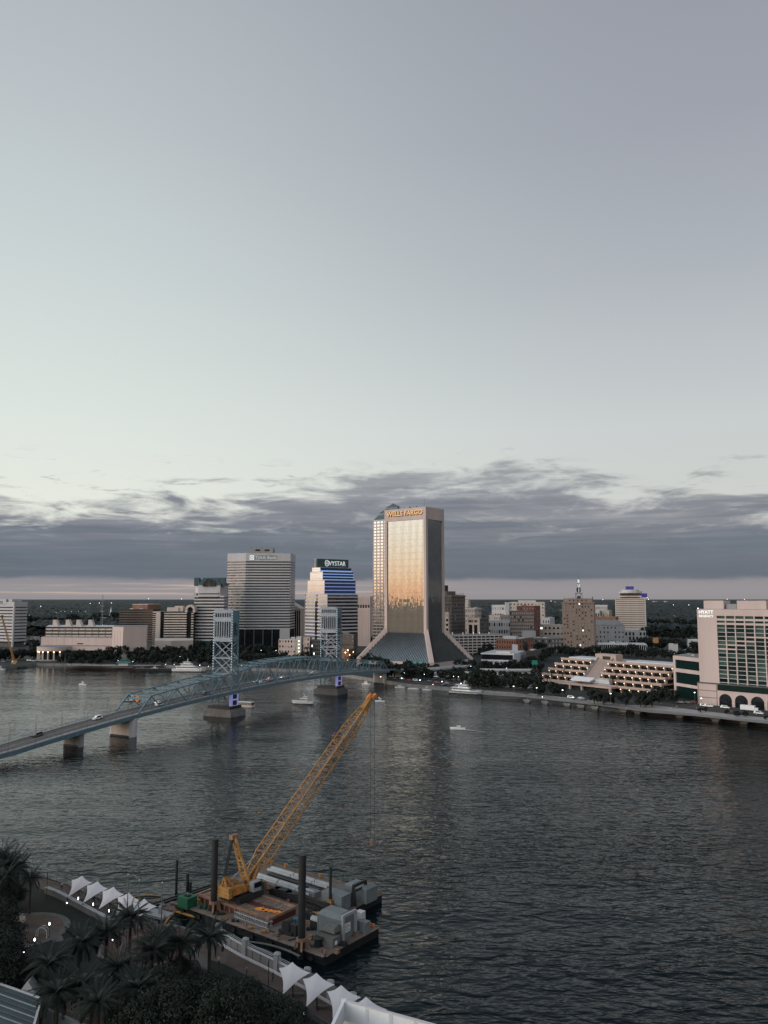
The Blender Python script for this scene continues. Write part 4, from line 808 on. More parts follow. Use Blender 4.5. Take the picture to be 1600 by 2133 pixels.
# ---- hotel
a45 = Vector((.707, -.707)); b45 = Vector((.707, .707)); p = AT(1460, 1465, 525); h0 = Vector((p.x, p.y)); HL = 66.
def HP(u, v): q = h0 + a45 * u + b45 * v; return (q.x, q.y)
zh = 64.3; zp = GZ + 13.5
fp = [HP(0, 0), HP(HL, 0), HP(HL, 20), HP(0, 20)]
R = bld('pink_riverside_hotel', 'large pink hotel with blank side panel, green windows and arched podium', fp, 'hotel')
BL = 12.5; part(R, 'blank_wall', pinkc, MB().prism([HP(0, 0), HP(BL, 0), HP(BL, 20), HP(0, 20)], GZ, zh)); part(R, 'glass_wall', gglass, MB().prism([HP(BL, .8), HP(HL, .8), HP(HL, 19), HP(BL, 19)], zp - 3, zh - 4)); part(R, 'top_wall', pinkc, MB().prism([HP(BL, 0), HP(HL, 0), HP(HL, 20), HP(BL, 20)], zh - 4.2, zh)); part(R, 'roof', roofg, MB().prism(inset(fp, .6), zh, zh + .2))
nb = 9; bw = (HL - BL) / nb; nf = 16; fh = (zh - 4.2 - zp - 1) / nf; ml = None; wins = None
for j in range(nb + 1):
    u = BL + j * bw
    if ml is None: ml = part(R, 'mullion', pinkc, MB().wall(HP(u - .35, 0), HP(u + .35, 0), zp - 2, zh - 4.2, .12, .9))
    else: d = a45 * (j * bw); rep(ml, (d.x, d.y, 0))
fs = part(R, 'floor_edge', palec, MB().wall(HP(BL, 0), HP(HL, 0), zp + 1, zp + 1.34, -.3, .9))
for i in range(1, nf): rep(fs, (0, 0, i * fh))
for i in (nf - 1, nf - 2): part(R, 'floor_band', pinkc, MB().wall(HP(BL, 0), HP(HL, 0), zp + 1 + i * fh - .4, zp + 1 + i * fh + .9, .05, .9))
pp = part(R, 'window_pane', gglass, MB().wall(HP(BL + .4, 0), HP(BL + bw - .4, 0), zp + 1.36, zp + fh + .98, -.55, .72)); pq = part(R, 'window_pane', mat('green_glass_pale', (.03, .07, .062), .1, var=.4, scale=.5), MB().wall(HP(BL + .4, 0), HP(BL + bw - .4, 0), zp + 1.36, zp + fh + .98, -.55, .72))  # some panes get a paler green glass
for i in range(nf):
    for j in range(nb):
        if i == j == 0: continue
        d = a45 * (j * bw); rep(random.choice((pp, pp, pq)), (d.x, d.y, i * fh))
for (j0, j1, i) in ((0, 2, 8), (1, 3, 9), (2, 4, 10), (3, 7, 11), (6, 9, 10)): part(R, 'balcony_band', pinkc, MB().wall(HP(BL + j0 * bw, 0), HP(BL + j1 * bw, 0), zp + 1 + i * fh - .3, zp + 1 + i * fh + .6, .14, .9))
part(R, 'podium_wall', pinkc, MB().prism([HP(-.5, -3), HP(BL, -3), HP(BL, 0), HP(-.5, 0)], GZ, zp)); part(R, 'podium_top', darkc, MB().prism([HP(-.5, -3.2), HP(HL, -3.2), HP(HL, .8), HP(-.5, .8)], zp - .1, zp + .5)); 
part(R, 'podium_glazing', gglass, MB().wall(HP(BL, -3), HP(HL, -3), zp - 4, zp - .1, -.3, .4)); part(R, 'podium_band', pinkc, MB().wall(HP(BL, -3), HP(HL, -3), zp - 4.8, zp - 3.8, .15, .5)); part(R, 'arch_glazing', dglass, MB().wall(HP(BL, -3), HP(HL, -3), GZ, zp - 4.5, -1.2, .4))
aw = 9.8; am = MB()
def hp3(u, v, z): q = HP(u, v); return (q[0], q[1], z)
r = aw / 2 - .9; zc = zp - 4.8 - r - .8; n = 10
for i in range(n):
    a, b2 = math.pi * i / n, math.pi * (i + 1) / n; ua, ub = BL + aw / 2 - r * math.cos(a), BL + aw / 2 - r * math.cos(b2); za, zb_ = zc + r * math.sin(a), zc + r * math.sin(b2)
    am.hexa([hp3(ua, -3.1, za), hp3(ub, -3.1, zb_), hp3(ub, -2.3, zb_), hp3(ua, -2.3, za), hp3(ua, -3.1, zp - 4.8), hp3(ub, -3.1, zp - 4.8), hp3(ub, -2.3, zp - 4.8), hp3(ua, -2.3, zp - 4.8)])
for u in (BL, BL + aw - .9): am.wall(HP(u, -3), HP(u + .9, -3), GZ, zp - 4.8, .25, .8)
ar = part(R, 'arch', pinkc, am)
for i in range(1, 5): d = a45 * (i * aw); rep(ar, (d.x, d.y, 0))
for u, z0_, z1_ in ((-.3, GZ, zp), (BL - .8, GZ, zp)): part(R, 'pilaster', tanb, MB().wall(HP(u, -3), HP(u + .6, -3), z0_, z1_, .15, .2))
for z0_ in (zp - 4.6, GZ + 4.5): part(R, 'stone_band', tanb, MB().wall(HP(-.5, -3), HP(BL, -3), z0_, z0_ + .5, .18, .2))
sign(R, 'HYATT', HP(1.2, 0), HP(11.2, 0), zh - 3.0, 2.2, signw, wide=9.6, off=.03, ext=.1); sign(R, 'REGENCY', HP(1.2, 0), HP(11.2, 0), zh - 5.3, 1.5, signw, wide=9.6, off=.02, ext=.1)
part(R, 'penthouse', pinkc, MB().prism([HP(3.5, 3), HP(16.5, 3), HP(16.5, 14), HP(3.5, 14)], zh, zh + 5.6)); part(R, 'penthouse', pinkc, MB().prism([HP(25, 3), HP(43, 3), HP(43, 14), HP(25, 14)], zh, zh + 5.6)); part(R, 'mechanical_unit', greyc, MB().prism([HP(17.5, 5), HP(24, 5), HP(24, 12), HP(17.5, 12)], zh, zh + 3.4)); part(R, 'white_screen', palec, MB().prism([HP(44, 6), HP(60, 6), HP(60, 12), HP(44, 12)], zh, zh + 3))
part(R, 'beacon', lampw, MB().box((*HP(.6, .6), zh + .5), (.35, .35, .4)))
# ---- low link wing
q0 = AT(1405, 1445, 560); P = [(q0.x, q0.y), HP(-2, 8), HP(-2, 30), (q0.x + 16, q0.y + 18)]
R = bld('hotel_link_wing', 'low pink wing with two long dark window bands joining the hotel', P); z = [GZ, GZ + 8, GZ + 10, GZ + 17.5, GZ + 20, GZ + 26, GZ + 28.5]
part(R, 'ribbon_window', gglass, MB().prism(inset(P, .8), GZ, z[6] - .5))
for a, b2 in ((z[1], z[2]), (z[3], z[4]), (z[5], z[6])): part(R, 'wall_band', pinkc, MB().prism(P, a, b2))
for f in (0, .93): part(R, 'corner_pier', pinkc, MB().wall(lerp(P[0], P[1], f), lerp(P[0], P[1], f + .07), GZ, z[6], .03, 1))
part(R, 'west_wall', pinkc, MB().wall(P[3], P[0], GZ, z[6] - .1, .02, 1)); roof(R, P, z[6], roofg, nu=3)
# ------------------------------------------------------------ far woods: a rolling canopy out to the horizon
def canopy(name, y0, y1, ny, nx, xh, hgt, jig, skip=None):
    vs = []; fs = []; rnd = random.Random(3)
    for j in range(ny + 1):
        Y = y0 * (y1 / y0) ** (j / ny)
        for i in range(nx + 1):
            X = (-xh + 2 * xh * i / nx) * Y; X += rnd.uniform(-.4, .4) * 2 * xh * Y / nx; Yj = Y * (1 + rnd.uniform(-.4, .4) * math.log(y1 / y0) / ny)
            h = hgt * (.55 + .6 * noise.noise((X * .011, Yj * .011, 3))) + jig * rnd.random()
            cl = noise.noise((X * .0021, Yj * .0012, 8.0))
            if cl > .32: h = hgt * .18
            vs.append((X, Yj, GZ + max(h, .3)))
    w = nx + 1
    for j in range(ny):
        for i in range(nx): fs.append((j * w + i, j * w + i + 1, (j + 1) * w + i + 1, (j + 1) * w + i))
    mb = MB(); mb.add(vs, fs); return struct(name, leaff, mb, 'stuff')
o = canopy('far_woods', 1480, 26000, 190, 420, .62, 15, 9); o['label'] = 'dark unbroken woods reaching the horizon behind the city'
# ------------------------------------------------------------ trees
def tree_mesh(nm, R, Hc, trunk, nclump, nleaf, ls, m, seed):
    rd = random.Random(seed); mb = MB()
    for c in range(nclump):
        a = rd.uniform(0, 6.283); zf_ = rd.uniform(-.75, 1); rr = math.sqrt(max(0, 1 - zf_ * zf_)) * rd.uniform(.55, 1.0)
        cx, cy, cz = R * rr * math.cos(a), R * rr * math.sin(a), trunk + Hc / 2 + Hc / 2 * zf_ * rd.uniform(.8, 1)
        cr = R * rd.uniform(.22, .4)
        for l in range(nleaf):
            v = Vector((rd.gauss(0, 1), rd.gauss(0, 1), rd.gauss(0, .8))).normalized() * cr * rd.uniform(.5, 1)
            p = Vector((cx, cy, cz)) + v; n = (v.normalized() + Vector((rd.uniform(-.6, .6), rd.uniform(-.6, .6), rd.uniform(-.2, .9)))).normalized()
            t1 = n.orthogonal().normalized(); t1.rotate(Matrix.Rotation(rd.uniform(0, 6), 3, n)); t2 = n.cross(t1); s_ = ls * rd.uniform(.6, 1.3)
            mb.add([p - t1 * s_, p + t2 * s_ * .5, p + t1 * s_, p - t2 * s_ * .5], [(0, 1, 2, 3)])
    crown = mb.mesh('crown', m)
    tb = MB(); tb.cyl((0, 0, -.5), (0, 0, trunk + Hc * .3), R * .075, R * .045, 7)
    for i in range(5):
        a = i * 1.3 + seed; tb.cyl((0, 0, trunk * .8), (R * .5 * math.cos(a), R * .5 * math.sin(a), trunk + Hc * rd.uniform(.35, .6)), R * .035, R * .012, 5)
    return crown, tb.mesh('trunk', bark)
NEARV = [tree_mesh('n', 5, 7, 1.6, 70, 95, .2, leafm, i) for i in range(3)]
FARV = [tree_mesh('f', 5.5, 8.5, 1.8, 26, 22, .95, leafm, 10 + i) for i in range(4)]
def tree(vari, x, y, z, s, name='tree', label=''):
    t_ = D.objects.new(name, None); COL.objects.link(t_); t_.location = (x, y, z); t_.scale = (s * random.uniform(.9, 1.15), s * random.uniform(.9, 1.15), s * random.uniform(.85, 1.15)); t_.rotation_euler.z = random.uniform(0, 6.28)
    t_['label'] = label; t_['category'] = 'tree'; link('crown', vari[0], t_); link('trunk', vari[1], t_); return t_
def tree_run(pts, n, label, group, smin=.7, smax=1.2, jx=3, jy=4, z=GZ, V=None):
    """trees along a pixel polyline on the ground"""
    out = []; V = V or FARV; n = max(3, round(n * .68)); smin *= 1.1; smax *= 1.12
    for i in range(n):
        f = (i + random.uniform(-.3, .3)) / max(n - 1, 1) * (len(pts) - 1); f = min(max(f, 0), len(pts) - 1.001); k = int(f); a, b2 = pts[k], pts[k + 1]; f -= k
        q = G(a[0] + (b2[0] - a[0]) * f, a[1] + (b2[1] - a[1]) * f, z)
        out.append(tree(random.choice(V), q.x + random.uniform(-jx, jx), q.y + random.uniform(-jy, jy), z, random.uniform(smin, smax), 'broadleaf_tree'))
    bpy.context.view_layer.update(); number(out, label, group); return out
runs = [
 ([(2, 1378), (75, 1372)], 10, '{} dark tree on the bank below the west banded office', 'trees below the west office', .8, 1.3),
 ([(60, 1352), (84, 1356)], 5, '{} dark tree between west office and arts hall', 'trees by the west office', .8, 1.2),
 ([(125, 1381), (232, 1379)], 15, '{} dark tree in front of the cream arts hall', 'trees before the arts hall', .75, 1.15),
 ([(150, 1385), (330, 1384)], 16, '{} low tree along the water below the arts hall', 'low waterside trees', .55, .85),
 ([(235, 1376), (440, 1376)], 22, '{} dark tree of the riverside grove left of the near lift tower', 'riverside grove', .9, 1.35),
 ([(310, 1384), (445, 1386)], 14, '{} front row tree behind the moored white yacht', 'front row of the riverside grove', .7, 1.1),
 ([(325, 1363), (480, 1362)], 14, '{} rear tree under the green gable tower', 'rear row of the riverside grove', .9, 1.3),
 ([(500, 1366), (585, 1366)], 12, '{} dark tree under the broad bank tower', 'trees under the bank tower', .9, 1.3),
 ([(500, 1381), (640, 1384)], 14, '{} tree seen through the lift span truss', 'trees behind the lift span', .8, 1.2),
 ([(475, 1345), (605, 1343)], 12, '{} tree at the foot of the broad bank tower', 'trees at the bank tower foot', .8, 1.3),
 ([(600, 1325), (636, 1325)], 5, '{} tree below the pale columned building', 'trees below the columned building', 1., 1.4),
 ([(738, 1383), (800, 1392)], 9, '{} tree at the left foot of the flared glass tower', 'trees left of the flared tower', .8, 1.2),
 ([(745, 1342), (775, 1345)], 4, '{} tree behind the left fin of the flared tower', 'trees behind the left fin', .9, 1.2),
 ([(830, 1400), (905, 1403)], 9, '{} tree before the flared tower base', 'trees before the flared tower', .6, 1.),
 ([(815, 1412), (960, 1420)], 16, '{} tree lining the river road below the flared tower', 'trees lining the river road', .65, 1.05),
 ([(960, 1398), (1010, 1400)], 6, '{} tree right of the flared tower fin', 'trees right of the flared tower', .7, 1.1),
 ([(1000, 1370), (1030, 1362)], 4, '{} tree before the parking garage', 'trees before the garage', .9, 1.3),
 ([(1000, 1398), (1125, 1400)], 14, '{} tree standing before the white pavilion', 'trees before the white pavilion', .65, 1.05),
 ([(980, 1432), (1115, 1440)], 16, '{} riverside tree by the car park', 'riverside car park trees', .6, 1.05),
 ([(985, 1418), (1120, 1420)], 12, '{} tree among the parked cars', 'trees among the parked cars', .55, .9),
 ([(1110, 1390), (1145, 1375)], 6, '{} tree at the upper corner of the terraced building', 'trees at the terrace corner', .7, 1.1),
 ([(1095, 1362), (1180, 1366)], 9, '{} tree below the pink letter tower', 'trees below the letter tower', .9, 1.3),
 ([(1190, 1370), (1330, 1368)], 14, '{} tree behind the terraced building', 'trees behind the terraces', .9, 1.3),
 ([(1262, 1340), (1345, 1345)], 7, '{} tree by the low finned building', 'trees by the finned building', .7, 1.1),
 ([(1330, 1372), (1460, 1376)], 13, '{} tree behind the hotel link wing', 'trees behind the link wing', .8, 1.2),
 ([(1345, 1330), (1455, 1335)], 14, '{} tree on the rise left of the big hotel', 'trees left of the hotel', 1.2, 1.9),
 ([(1245, 1467), (1360, 1474)], 11, '{} dark tree before the right half of the terraced building', 'trees before the terraces', .5, .85),
 ([(1120, 1448), (1175, 1450)], 6, '{} tree by the waterside drive left of the terraces', 'trees left of the terraces', .5, .8),
 ([(1370, 1460), (1402, 1465)], 4, '{} round tree between terraces and link wing', 'trees before the link wing', .7, .95),
 ([(1455, 1482), (1600, 1500)], 9, '{} low shrub tree before the hotel arches', 'shrub trees before the hotel', .22, .32),
 ([(1345, 1352), (1455, 1358)], 13, '{} tree in the hollow left of the hotel', 'trees in the hollow', .9, 1.4),
 ([(1110, 1352), (1175, 1352)], 7, '{} tree before the flat roofed hall', 'trees before the flat hall', .7, 1.1),
 ([(60, 1325), (95, 1330)], 7, '{} tree in the gap beside the west office', 'trees in the west gap', 1.0, 1.6),
 ([(200, 1308), (250, 1308)], 7, '{} tree behind the arts hall roof', 'trees behind the arts hall', 1.2, 1.9),
 ([(1180, 1318), (1280, 1322)], 8, '{} tree behind the pink letter tower', 'trees behind the letter tower', 1., 1.5),
 ([(1010, 1312), (1060, 1316)], 7, '{} tree behind the garage roof', 'trees behind the garage', 1.1, 1.6),
 ([(56, 1305), (240, 1300)], 16, '{} tall tree at the wood edge behind the west bank', 'wood edge trees west', 1.6, 2.6),
 ([(1345, 1312), (1460, 1312)], 12, '{} tall tree at the wood edge near the hotel', 'wood edge trees east', 1.6, 2.4),
 ([(940, 1303), (1160, 1300)], 16, '{} tall tree at the wood edge behind the hospital', 'wood edge trees centre', 1.4, 2.2),
]
for pts, n, lb, gr, a, b2 in runs: tree_run(pts, n, lb, gr, a, b2)
# ------------------------------------------------------------ palms
def palm_parts():
    fr = []
    for k in range(3):
        rd = random.Random(k); mb = MB(); Lf = 4.3; n = 14; prev = None; droop = (.35, .8, 1.25)[k]; pts = []
        x = z = 0; ang = (1.0, .55, .1)[k]
        for i in range(n + 1):
            pts.append((x, z)); x += Lf / n * math.cos(ang); z += Lf / n * math.sin(ang); ang -= droop / n * 1.6
        for i in range(n): mb.beam((pts[i][0], 0, pts[i][1]), (pts[i + 1][0], 0, pts[i + 1][1]), .07, .05)
        for i in range(2, n + 1):
            for h in (0, .5):
                if i + h > n: continue
                j = int(i - 1); f = h; px_ = pts[j][0] * (1 - f) + pts[j + 1][0] * f; pz = pts[j][1] * (1 - f) + pts[j + 1][1] * f
                ll = .85 * math.sin(math.pi * (i / (n + 1.5)) ** .8) + .15
                for sd in (-1, 1): mb.add([(px_ - .08, 0, pz), (px_ + .11, 0, pz), (px_ + .45 * ll + .05, sd * ll * .8, pz - .25 * ll + rd.uniform(-.05, .05))], [(0, 1, 2)])
        fr.append(mb.mesh('frond', leafp))
    tb = MB(); zs = [0]; tb.lathe((0, 0, 0), [(.45, -.3), (.34, .5)] + [(.27 + .04 * (i % 2), .5 + i * .45) for i in range(1, 14)] + [(.5, 7.0), (.45, 7.6), (.15, 8.1)], 8)
    return fr, tb.mesh('trunk', bark)
PALM = palm_parts()
def palm(x, y, z, s, nf=40, hs=1.0, name='date_palm'):
    t_ = D.objects.new(name, None); COL.objects.link(t_); t_.location = (x, y, z); t_.scale = (s, s, s * hs); t_.rotation_euler.z = random.uniform(0, 6)
    t_['category'] = 'palm'; link('trunk', PALM[1], t_)
    for i in range(nf):
        k = 0 if i < nf * .3 else (1 if i < nf * .7 else 2); f = link('frond', PALM[0][k], t_, (0, 0, 7.7)); f.rotation_euler = (random.uniform(-.25, .25), random.uniform(-.2, .25), i * 2.39996); s_ = random.uniform(.85, 1.1); f.scale = (s_, s_, s_)
    return t_
SP = 2.5; pls = []
for x, y in [(169, 1967), (101, 2010), (171, 2055), (247, 2017), (317, 1983), (222, 1944), (272, 1912), (437, 1956), (376, 1966), (331, 1962), (205, 2090), (120, 2070), (286, 2060)]:
    q = G(x, y, SP + 7.5); pls.append(palm(q.x, q.y, SP, 1.0, 52, .95)); pls[-1].scale *= 1.05
bpy.context.view_layer.update(); number(pls, '{} of the feathery date palms in the near riverside park', 'date palms in the near park')
pls = []
for x, y in [(1109, 1402), (1124, 1405), (1149, 1400), (1172, 1402), (1186, 1398), (1276, 1412), (1262, 1402), (590, 1352), (604, 1354), (625, 1352), (640, 1356), (1140, 1410)]:
    q = G(x, y, GZ + 10); pls.append(palm(q.x, q.y, GZ, 1.15 if x > 1000 else 1.5, 16, 1.15))
bpy.context.view_layer.update(); number(pls, '{} small palm on the far city bank', 'palms on the far bank')
pls = []
for x, y, s_ in [(5, 1790, 1.3), (22, 1802, 1.25), (38, 1812, 1.1), (64, 1833, .95), (12, 1830, 1.3), (4, 1812, 1.2)]:
    q = G(x, y, SP + 7.5 * s_); pls.append(palm(q.x, q.y, SP, s_ * .8, 36, 1.25))
bpy.context.view_layer.update(); number(pls, '{} palm of the dense clump at the left end of the promenade', 'palm clump by the promenade end')
# near broadleaf trees
nt_ = []
for x, y, s_ in [(-15, 1880, 1.1), (6, 1855, .8), (-22, 1940, 1.3), (-8, 1985, 1.1), (22, 1868, .6), (-25, 2010, 1.3), (15, 2045, .9), (50, 2030, .7), (10, 1930, .6)]:
    q = G(x, y, SP + 5 * s_); nt_.append(tree(random.choice(NEARV), q.x, q.y, SP, s_, 'park_tree'))
bpy.context.view_layer.update(); number(nt_, '{} dark tree at the left border of the near park', 'trees at the park border')
nt_ = []
for x, y, s_ in [(325, 2085, .9), (350, 2120, 1.1), (355, 2050, .7), (395, 2080, .9), (440, 2100, .95), (415, 2048, .6), (465, 2060, .6), (500, 2095, .8), (545, 2115, .85), (400, 2130, 1.1), (480, 2130, 1.1), (585, 2135, .85), (300, 2135, 1.), (525, 2075, .55), (372, 2020, .5), (565, 2095, .5), (440, 2062, .6), (250, 2120, .5), (610, 2120, .5)]:
    q = G(x, y, SP + 5 * s_); nt_.append(tree(random.choice(NEARV), q.x, q.y, SP, s_, 'park_tree'))
bpy.context.view_layer.update(); number(nt_, '{} dark tree of the near park grove behind the promenade', 'near park grove')

# ------------------------------------------------------------ lift bridge
BC = Vector((-95, 500)); BA = Vector((.462, .887)); BN = Vector((.887, -.462))
def zb(s): return max(15.3 - .000235 * (s - 60) ** 2, 3.4) if s < 60 else max(15.3 - .000255 * (s - 60) ** 2, 4.2)
def S(s, w, z): q = BC + BA * s + BN * w; return (q.x, q.y, z)
R = thing('lift_bridge', 'blue steel lift bridge with two tall towers crossing the river', 'bridge', (BC.x, BC.y, 0))
def strip(w0, w1, dz0, dz1, s0, s1, st=10):
    mb = MB(); n = max(1, round((s1 - s0) / st)); 
    for i in range(n):
        a = s0 + (s1 - s0) * i / n; b2 = s0 + (s1 - s0) * (i + 1) / n; za, zc_ = zb(a), zb(b2)
        mb.hexa([S(a, w0, za + dz0), S(a, w1, za + dz0), S(b2, w1, zc_ + dz0), S(b2, w0, zc_ + dz0), S(a, w0, za + dz1), S(a, w1, za + dz1), S(b2, w1, zc_ + dz1), S(b2, w0, zc_ + dz1)])
    return mb
S0, S1 = -330, 262
part(R, 'road_deck', roadm, strip(-6.4, 6.4, .55, 1.15, S0, S1)); 
mb = strip(6.3, 8.6, .9, 1.4, S0, S1); mb2 = strip(-8.6, -6.3, .9, 1.4, S0, S1); mb.add(mb2.v, mb2.f); part(R, 'sidewalk', greyc, mb)
for w in (-8.5, 8.1): part(R, 'edge_girder', steelb, strip(w, w + .4, -.9, 1.1, S0, 200)) if True else 0
part(R, 'floor_beam', steelb, strip(-4.2, -3.6, -.8, .6, S0, 200)); part(R, 'floor_beam', steelb, strip(3.6, 4.2, -.8, .6, S0, 200))
part(R, 'lane_line', palevm := mat('lane_paint', (.4, .38, .33), .8), strip(-.18, -.06, 1.15, 1.16, S0, S1)); part(R, 'lane_line', palevm, strip(.06, .18, 1.15, 1.16, S0, S1))
for w in (8.45, 6.5, -6.5, -8.45):
    mb = strip(w - .05, w + .05, 2.3, 2.4, S0, S1); m2 = strip(w - .03, w + .03, 1.8, 1.86, S0, S1); mb.add(m2.v, m2.f); s = S0
    while s < S1: mb.beam(S(s, w, zb(s) + 1.2), S(s, w, zb(s) + 2.4), .1); s += 3.2
    part(R, 'railing', steelb, mb)
def ht(s):
    if s < -6: f = (s + 88) / 82; return 8.4 + 3.3 * f
    if s <= 118: f = (s + 6) / 124; return 11.7 + 3.4 * 4 * f * (1 - f)
    f = (s - 118) / 79; return 11.5 - 3.6 * f
def truss(s0, s1, n, endl, endr):
    dl = (s1 - s0) / n
    for w in (-8.1, 8.1):
        bot = [S(s0 + dl * i, w, zb(s0 + dl * i) + .3) for i in range(n + 1)]; top = [S(s0 + dl * i, w, zb(s0 + dl * i) + ht(s0 + dl * i)) for i in range(n + 1)]
        a = 1 if endl else 0; b2 = n - 1 if endr else n
        mb = MB()
        for i in range(n): mb.beam(bot[i], bot[i + 1], .55, .7)
        part(R, 'bottom_chord', steelb, mb); mb = MB()
        for i in range(a, b2): mb.beam(top[i], top[i + 1], .55, .65)
        part(R, 'top_chord', steelb, mb)
        if endl: part(R, 'end_post', steelb, MB().beam(bot[0], top[1], .65))
        if endr: part(R, 'end_post', steelb, MB().beam(bot[n], top[n - 1], .65))
        for i in range(a, b2 + 1): part(R, 'vertical', steelb, MB().beam(bot[i], top[i], .28 if i % 2 else .34))
        for i in range(a, b2): p_, q_ = (bot[i], top[i + 1]) if i % 2 == 0 else (top[i], bot[i + 1]); part(R, 'diagonal', steelb, MB().beam(p_, q_, .42))
        m3 = MB()
        for i in range(a, b2):
            for f in (.5,):
                s = s0 + dl * (i + f); m3.beam(S(s, w, zb(s) + .3), S(s, w, zb(s) + ht(s) * .5), .16); 
                m3.beam(S(s0 + dl * i, w, zb(s0 + dl * i) + .3) if i % 2 else S(s0 + dl * (i + 1), w, zb(s0 + dl * (i + 1)) + .3), S(s, w, zb(s) + ht(s) * .5), .14)
        part(R, 'sub_strut', steelb, m3)
    for i in range(1 if endl else 0, (n if not endr else n - 1) + 1):
        s = s0 + dl * i; part(R, 'cross_strut', steelb, MB().beam(S(s, -8.1, zb(s) + ht(s) - .1), S(s, 8.1, zb(s) + ht(s) - .1), .34, .5).beam(S(s, -8.1, zb(s) + ht(s) - 2), S(s, 8.1, zb(s) + ht(s) - 2), .22).beam(S(s, -8.1, zb(s) + ht(s) - 2), S(s, 0, zb(s) + ht(s) - .2), .18).beam(S(s, 8.1, zb(s) + ht(s) - 2), S(s, 0, zb(s) + ht(s) - .2), .18))
        if i < (n - 1 if endr else n):
            s2 = s + dl; part(R, 'lateral_brace', steelb, MB().beam(S(s, -8.1, zb(s) + ht(s)), S(s2, 8.1, zb(s2) + ht(s2)), .2).beam(S(s, 8.1, zb(s) + ht(s) - .05), S(s2, -8.1, zb(s2) + ht(s2) - .05), .2))
truss(-88, -10, 8, True, False); truss(-3, 115, 12, False, False); truss(122, 198, 8, False, True)
s = -79; part(R, 'portal_brace', steelb, MB().beam(S(s, -8, zb(s) + 5.6), S(s, -3, zb(s) + ht(s) - .5), .3).beam(S(s, 8, zb(s) + 5.6), S(s, 3, zb(s) + ht(s) - .5), .3).beam(S(s, -8, zb(s) + ht(s) - 1.5), S(s, 8, zb(s) + ht(s) - 1.5), .4, .8))
for sc_, ztop in ((-6.5, 64.3), (118.5, 65.0)):
    T = link('lift_tower', None, R); sw = 2.9; zr0 = 6.0
    for w in (-7.1, 7.1):
        for d in (-sw, sw): part(T, 'tower_leg', steelb, MB().beam(S(sc_ + d, w, zr0), S(sc_ + d, w, ztop - .2), .85, .75))
        mb = MB(); z = 17; k = 0
        while z < ztop - 8: mb.beam(S(sc_ - sw, w, z), S(sc_ + sw, w, z + 3.2), .28).beam(S(sc_ + sw, w, z), S(sc_ - sw, w, z + 3.2), .28).beam(S(sc_ - sw, w, z), S(sc_ + sw, w, z), .3); z += 3.2
        part(T, 'side_lattice', steelb, mb); q0, q1 = S(sc_ - sw, w, 0), S(sc_ + sw, w, 0)
        part(T, 'side_panel', steelb, MB().hexa([S(sc_ - sw, w - .25, ztop - 8), S(sc_ + sw, w - .25, ztop - 8), S(sc_ + sw, w + .25, ztop - 8), S(sc_ - sw, w + .25, ztop - 8), S(sc_ - sw, w - .25, ztop - .4), S(sc_ + sw, w - .25, ztop - .4), S(sc_ + sw, w + .25, ztop - .4), S(sc_ - sw, w + .25, ztop - .4)]))
    for d in (-sw - .3, sw + .3):
        def panel(z0, z1, nm, w0=-6.7, w1=6.7, m=steelp, th=.25): return part(T, nm, m, MB().hexa([S(sc_ + d - th, w0, z0), S(sc_ + d - th, w1, z0), S(sc_ + d + th, w1, z0), S(sc_ + d + th, w0, z0), S(sc_ + d - th, w0, z1), S(sc_ + d - th, w1, z1), S(sc_ + d + th, w1, z1), S(sc_ + d + th, w0, z1)]))
        b3 = ztop - 64.3
        panel(62.2 + b3, 64.3 + b3, 'top_panel'); panel(57.0 + b3, 59.7 + b3, 'middle_panel'); panel(44.8 + b3, 47.3 + b3, 'lower_panel')
        for i in range(8):
            w = -6.3 + 12.6 * i / 7; panel(59.7 + b3, 62.2 + b3, 'upper_fin', w - .32, w + .32); panel(47.3 + b3, 57.0 + b3, 'lower_fin', w - .28, w + .28)
        zs = (44.7, 34.7, 24.9)
        for za, zc_ in zip(zs, zs[1:]):
            part(T, 'portal_brace', steelp, MB().beam(S(sc_ + d, -6.7, za), S(sc_ + d, 6.7, zc_), .5)); part(T, 'portal_brace', steelp, MB().beam(S(sc_ + d * 1.02, 6.7, za), S(sc_ + d * 1.02, -6.7, zc_), .4)); part(T, 'portal_strut', steelp, MB().beam(S(sc_ + d, -6.9, zc_), S(sc_ + d, 6.9, zc_), .5, .6))
    part(T, 'counterweight', mat('counterweight_grey', (.035, .042, .055), .8), MB().hexa([S(sc_ - 2, -6.2, 49), S(sc_ + 2, -6.2, 49), S(sc_ + 2, 6.2, 49), S(sc_ - 2, 6.2, 49), S(sc_ - 2, -6.2, 56.5), S(sc_ + 2, -6.2, 56.5), S(sc_ + 2, 6.2, 56.5), S(sc_ - 2, 6.2, 56.5)]))
    part(T, 'machine_room', signd, MB().hexa([S(sc_ - 2.4, -6.4, 58), S(sc_ + 2.4, -6.4, 58), S(sc_ + 2.4, 6.4, 58), S(sc_ - 2.4, 6.4, 58), S(sc_ - 2.4, -6.4, ztop - .6), S(sc_ + 2.4, -6.4, ztop - .6), S(sc_ + 2.4, 6.4, ztop - .6), S(sc_ - 2.4, 6.4, ztop - .6)]))
    bl = MB(); z = 28.
    while z < ztop - 1:
        for w in (-7.1, 7.1): q = S(sc_ - sw - .55, w, z); bl.box(q, (.2, .2, .3))
        z += 1.6
    o = part(T, 'bulb_string', lampd, bl); o['kind'] = 'stuff'; bl = MB()
    for i in range(7): q = S(sc_ - sw, -6 + 2 * i, ztop + .3); bl.cyl((q[0], q[1], ztop - .1), (q[0], q[1], ztop + 1.0), .07, n=4)
    for i in range(7): bl.beam(S(sc_ - sw, -6.5, ztop + .9), S(sc_ - sw, 6.5, ztop + .9), .08) if i == 0 else 0
    part(T, 'roof_rail', steelb, bl)
    pm = MB()
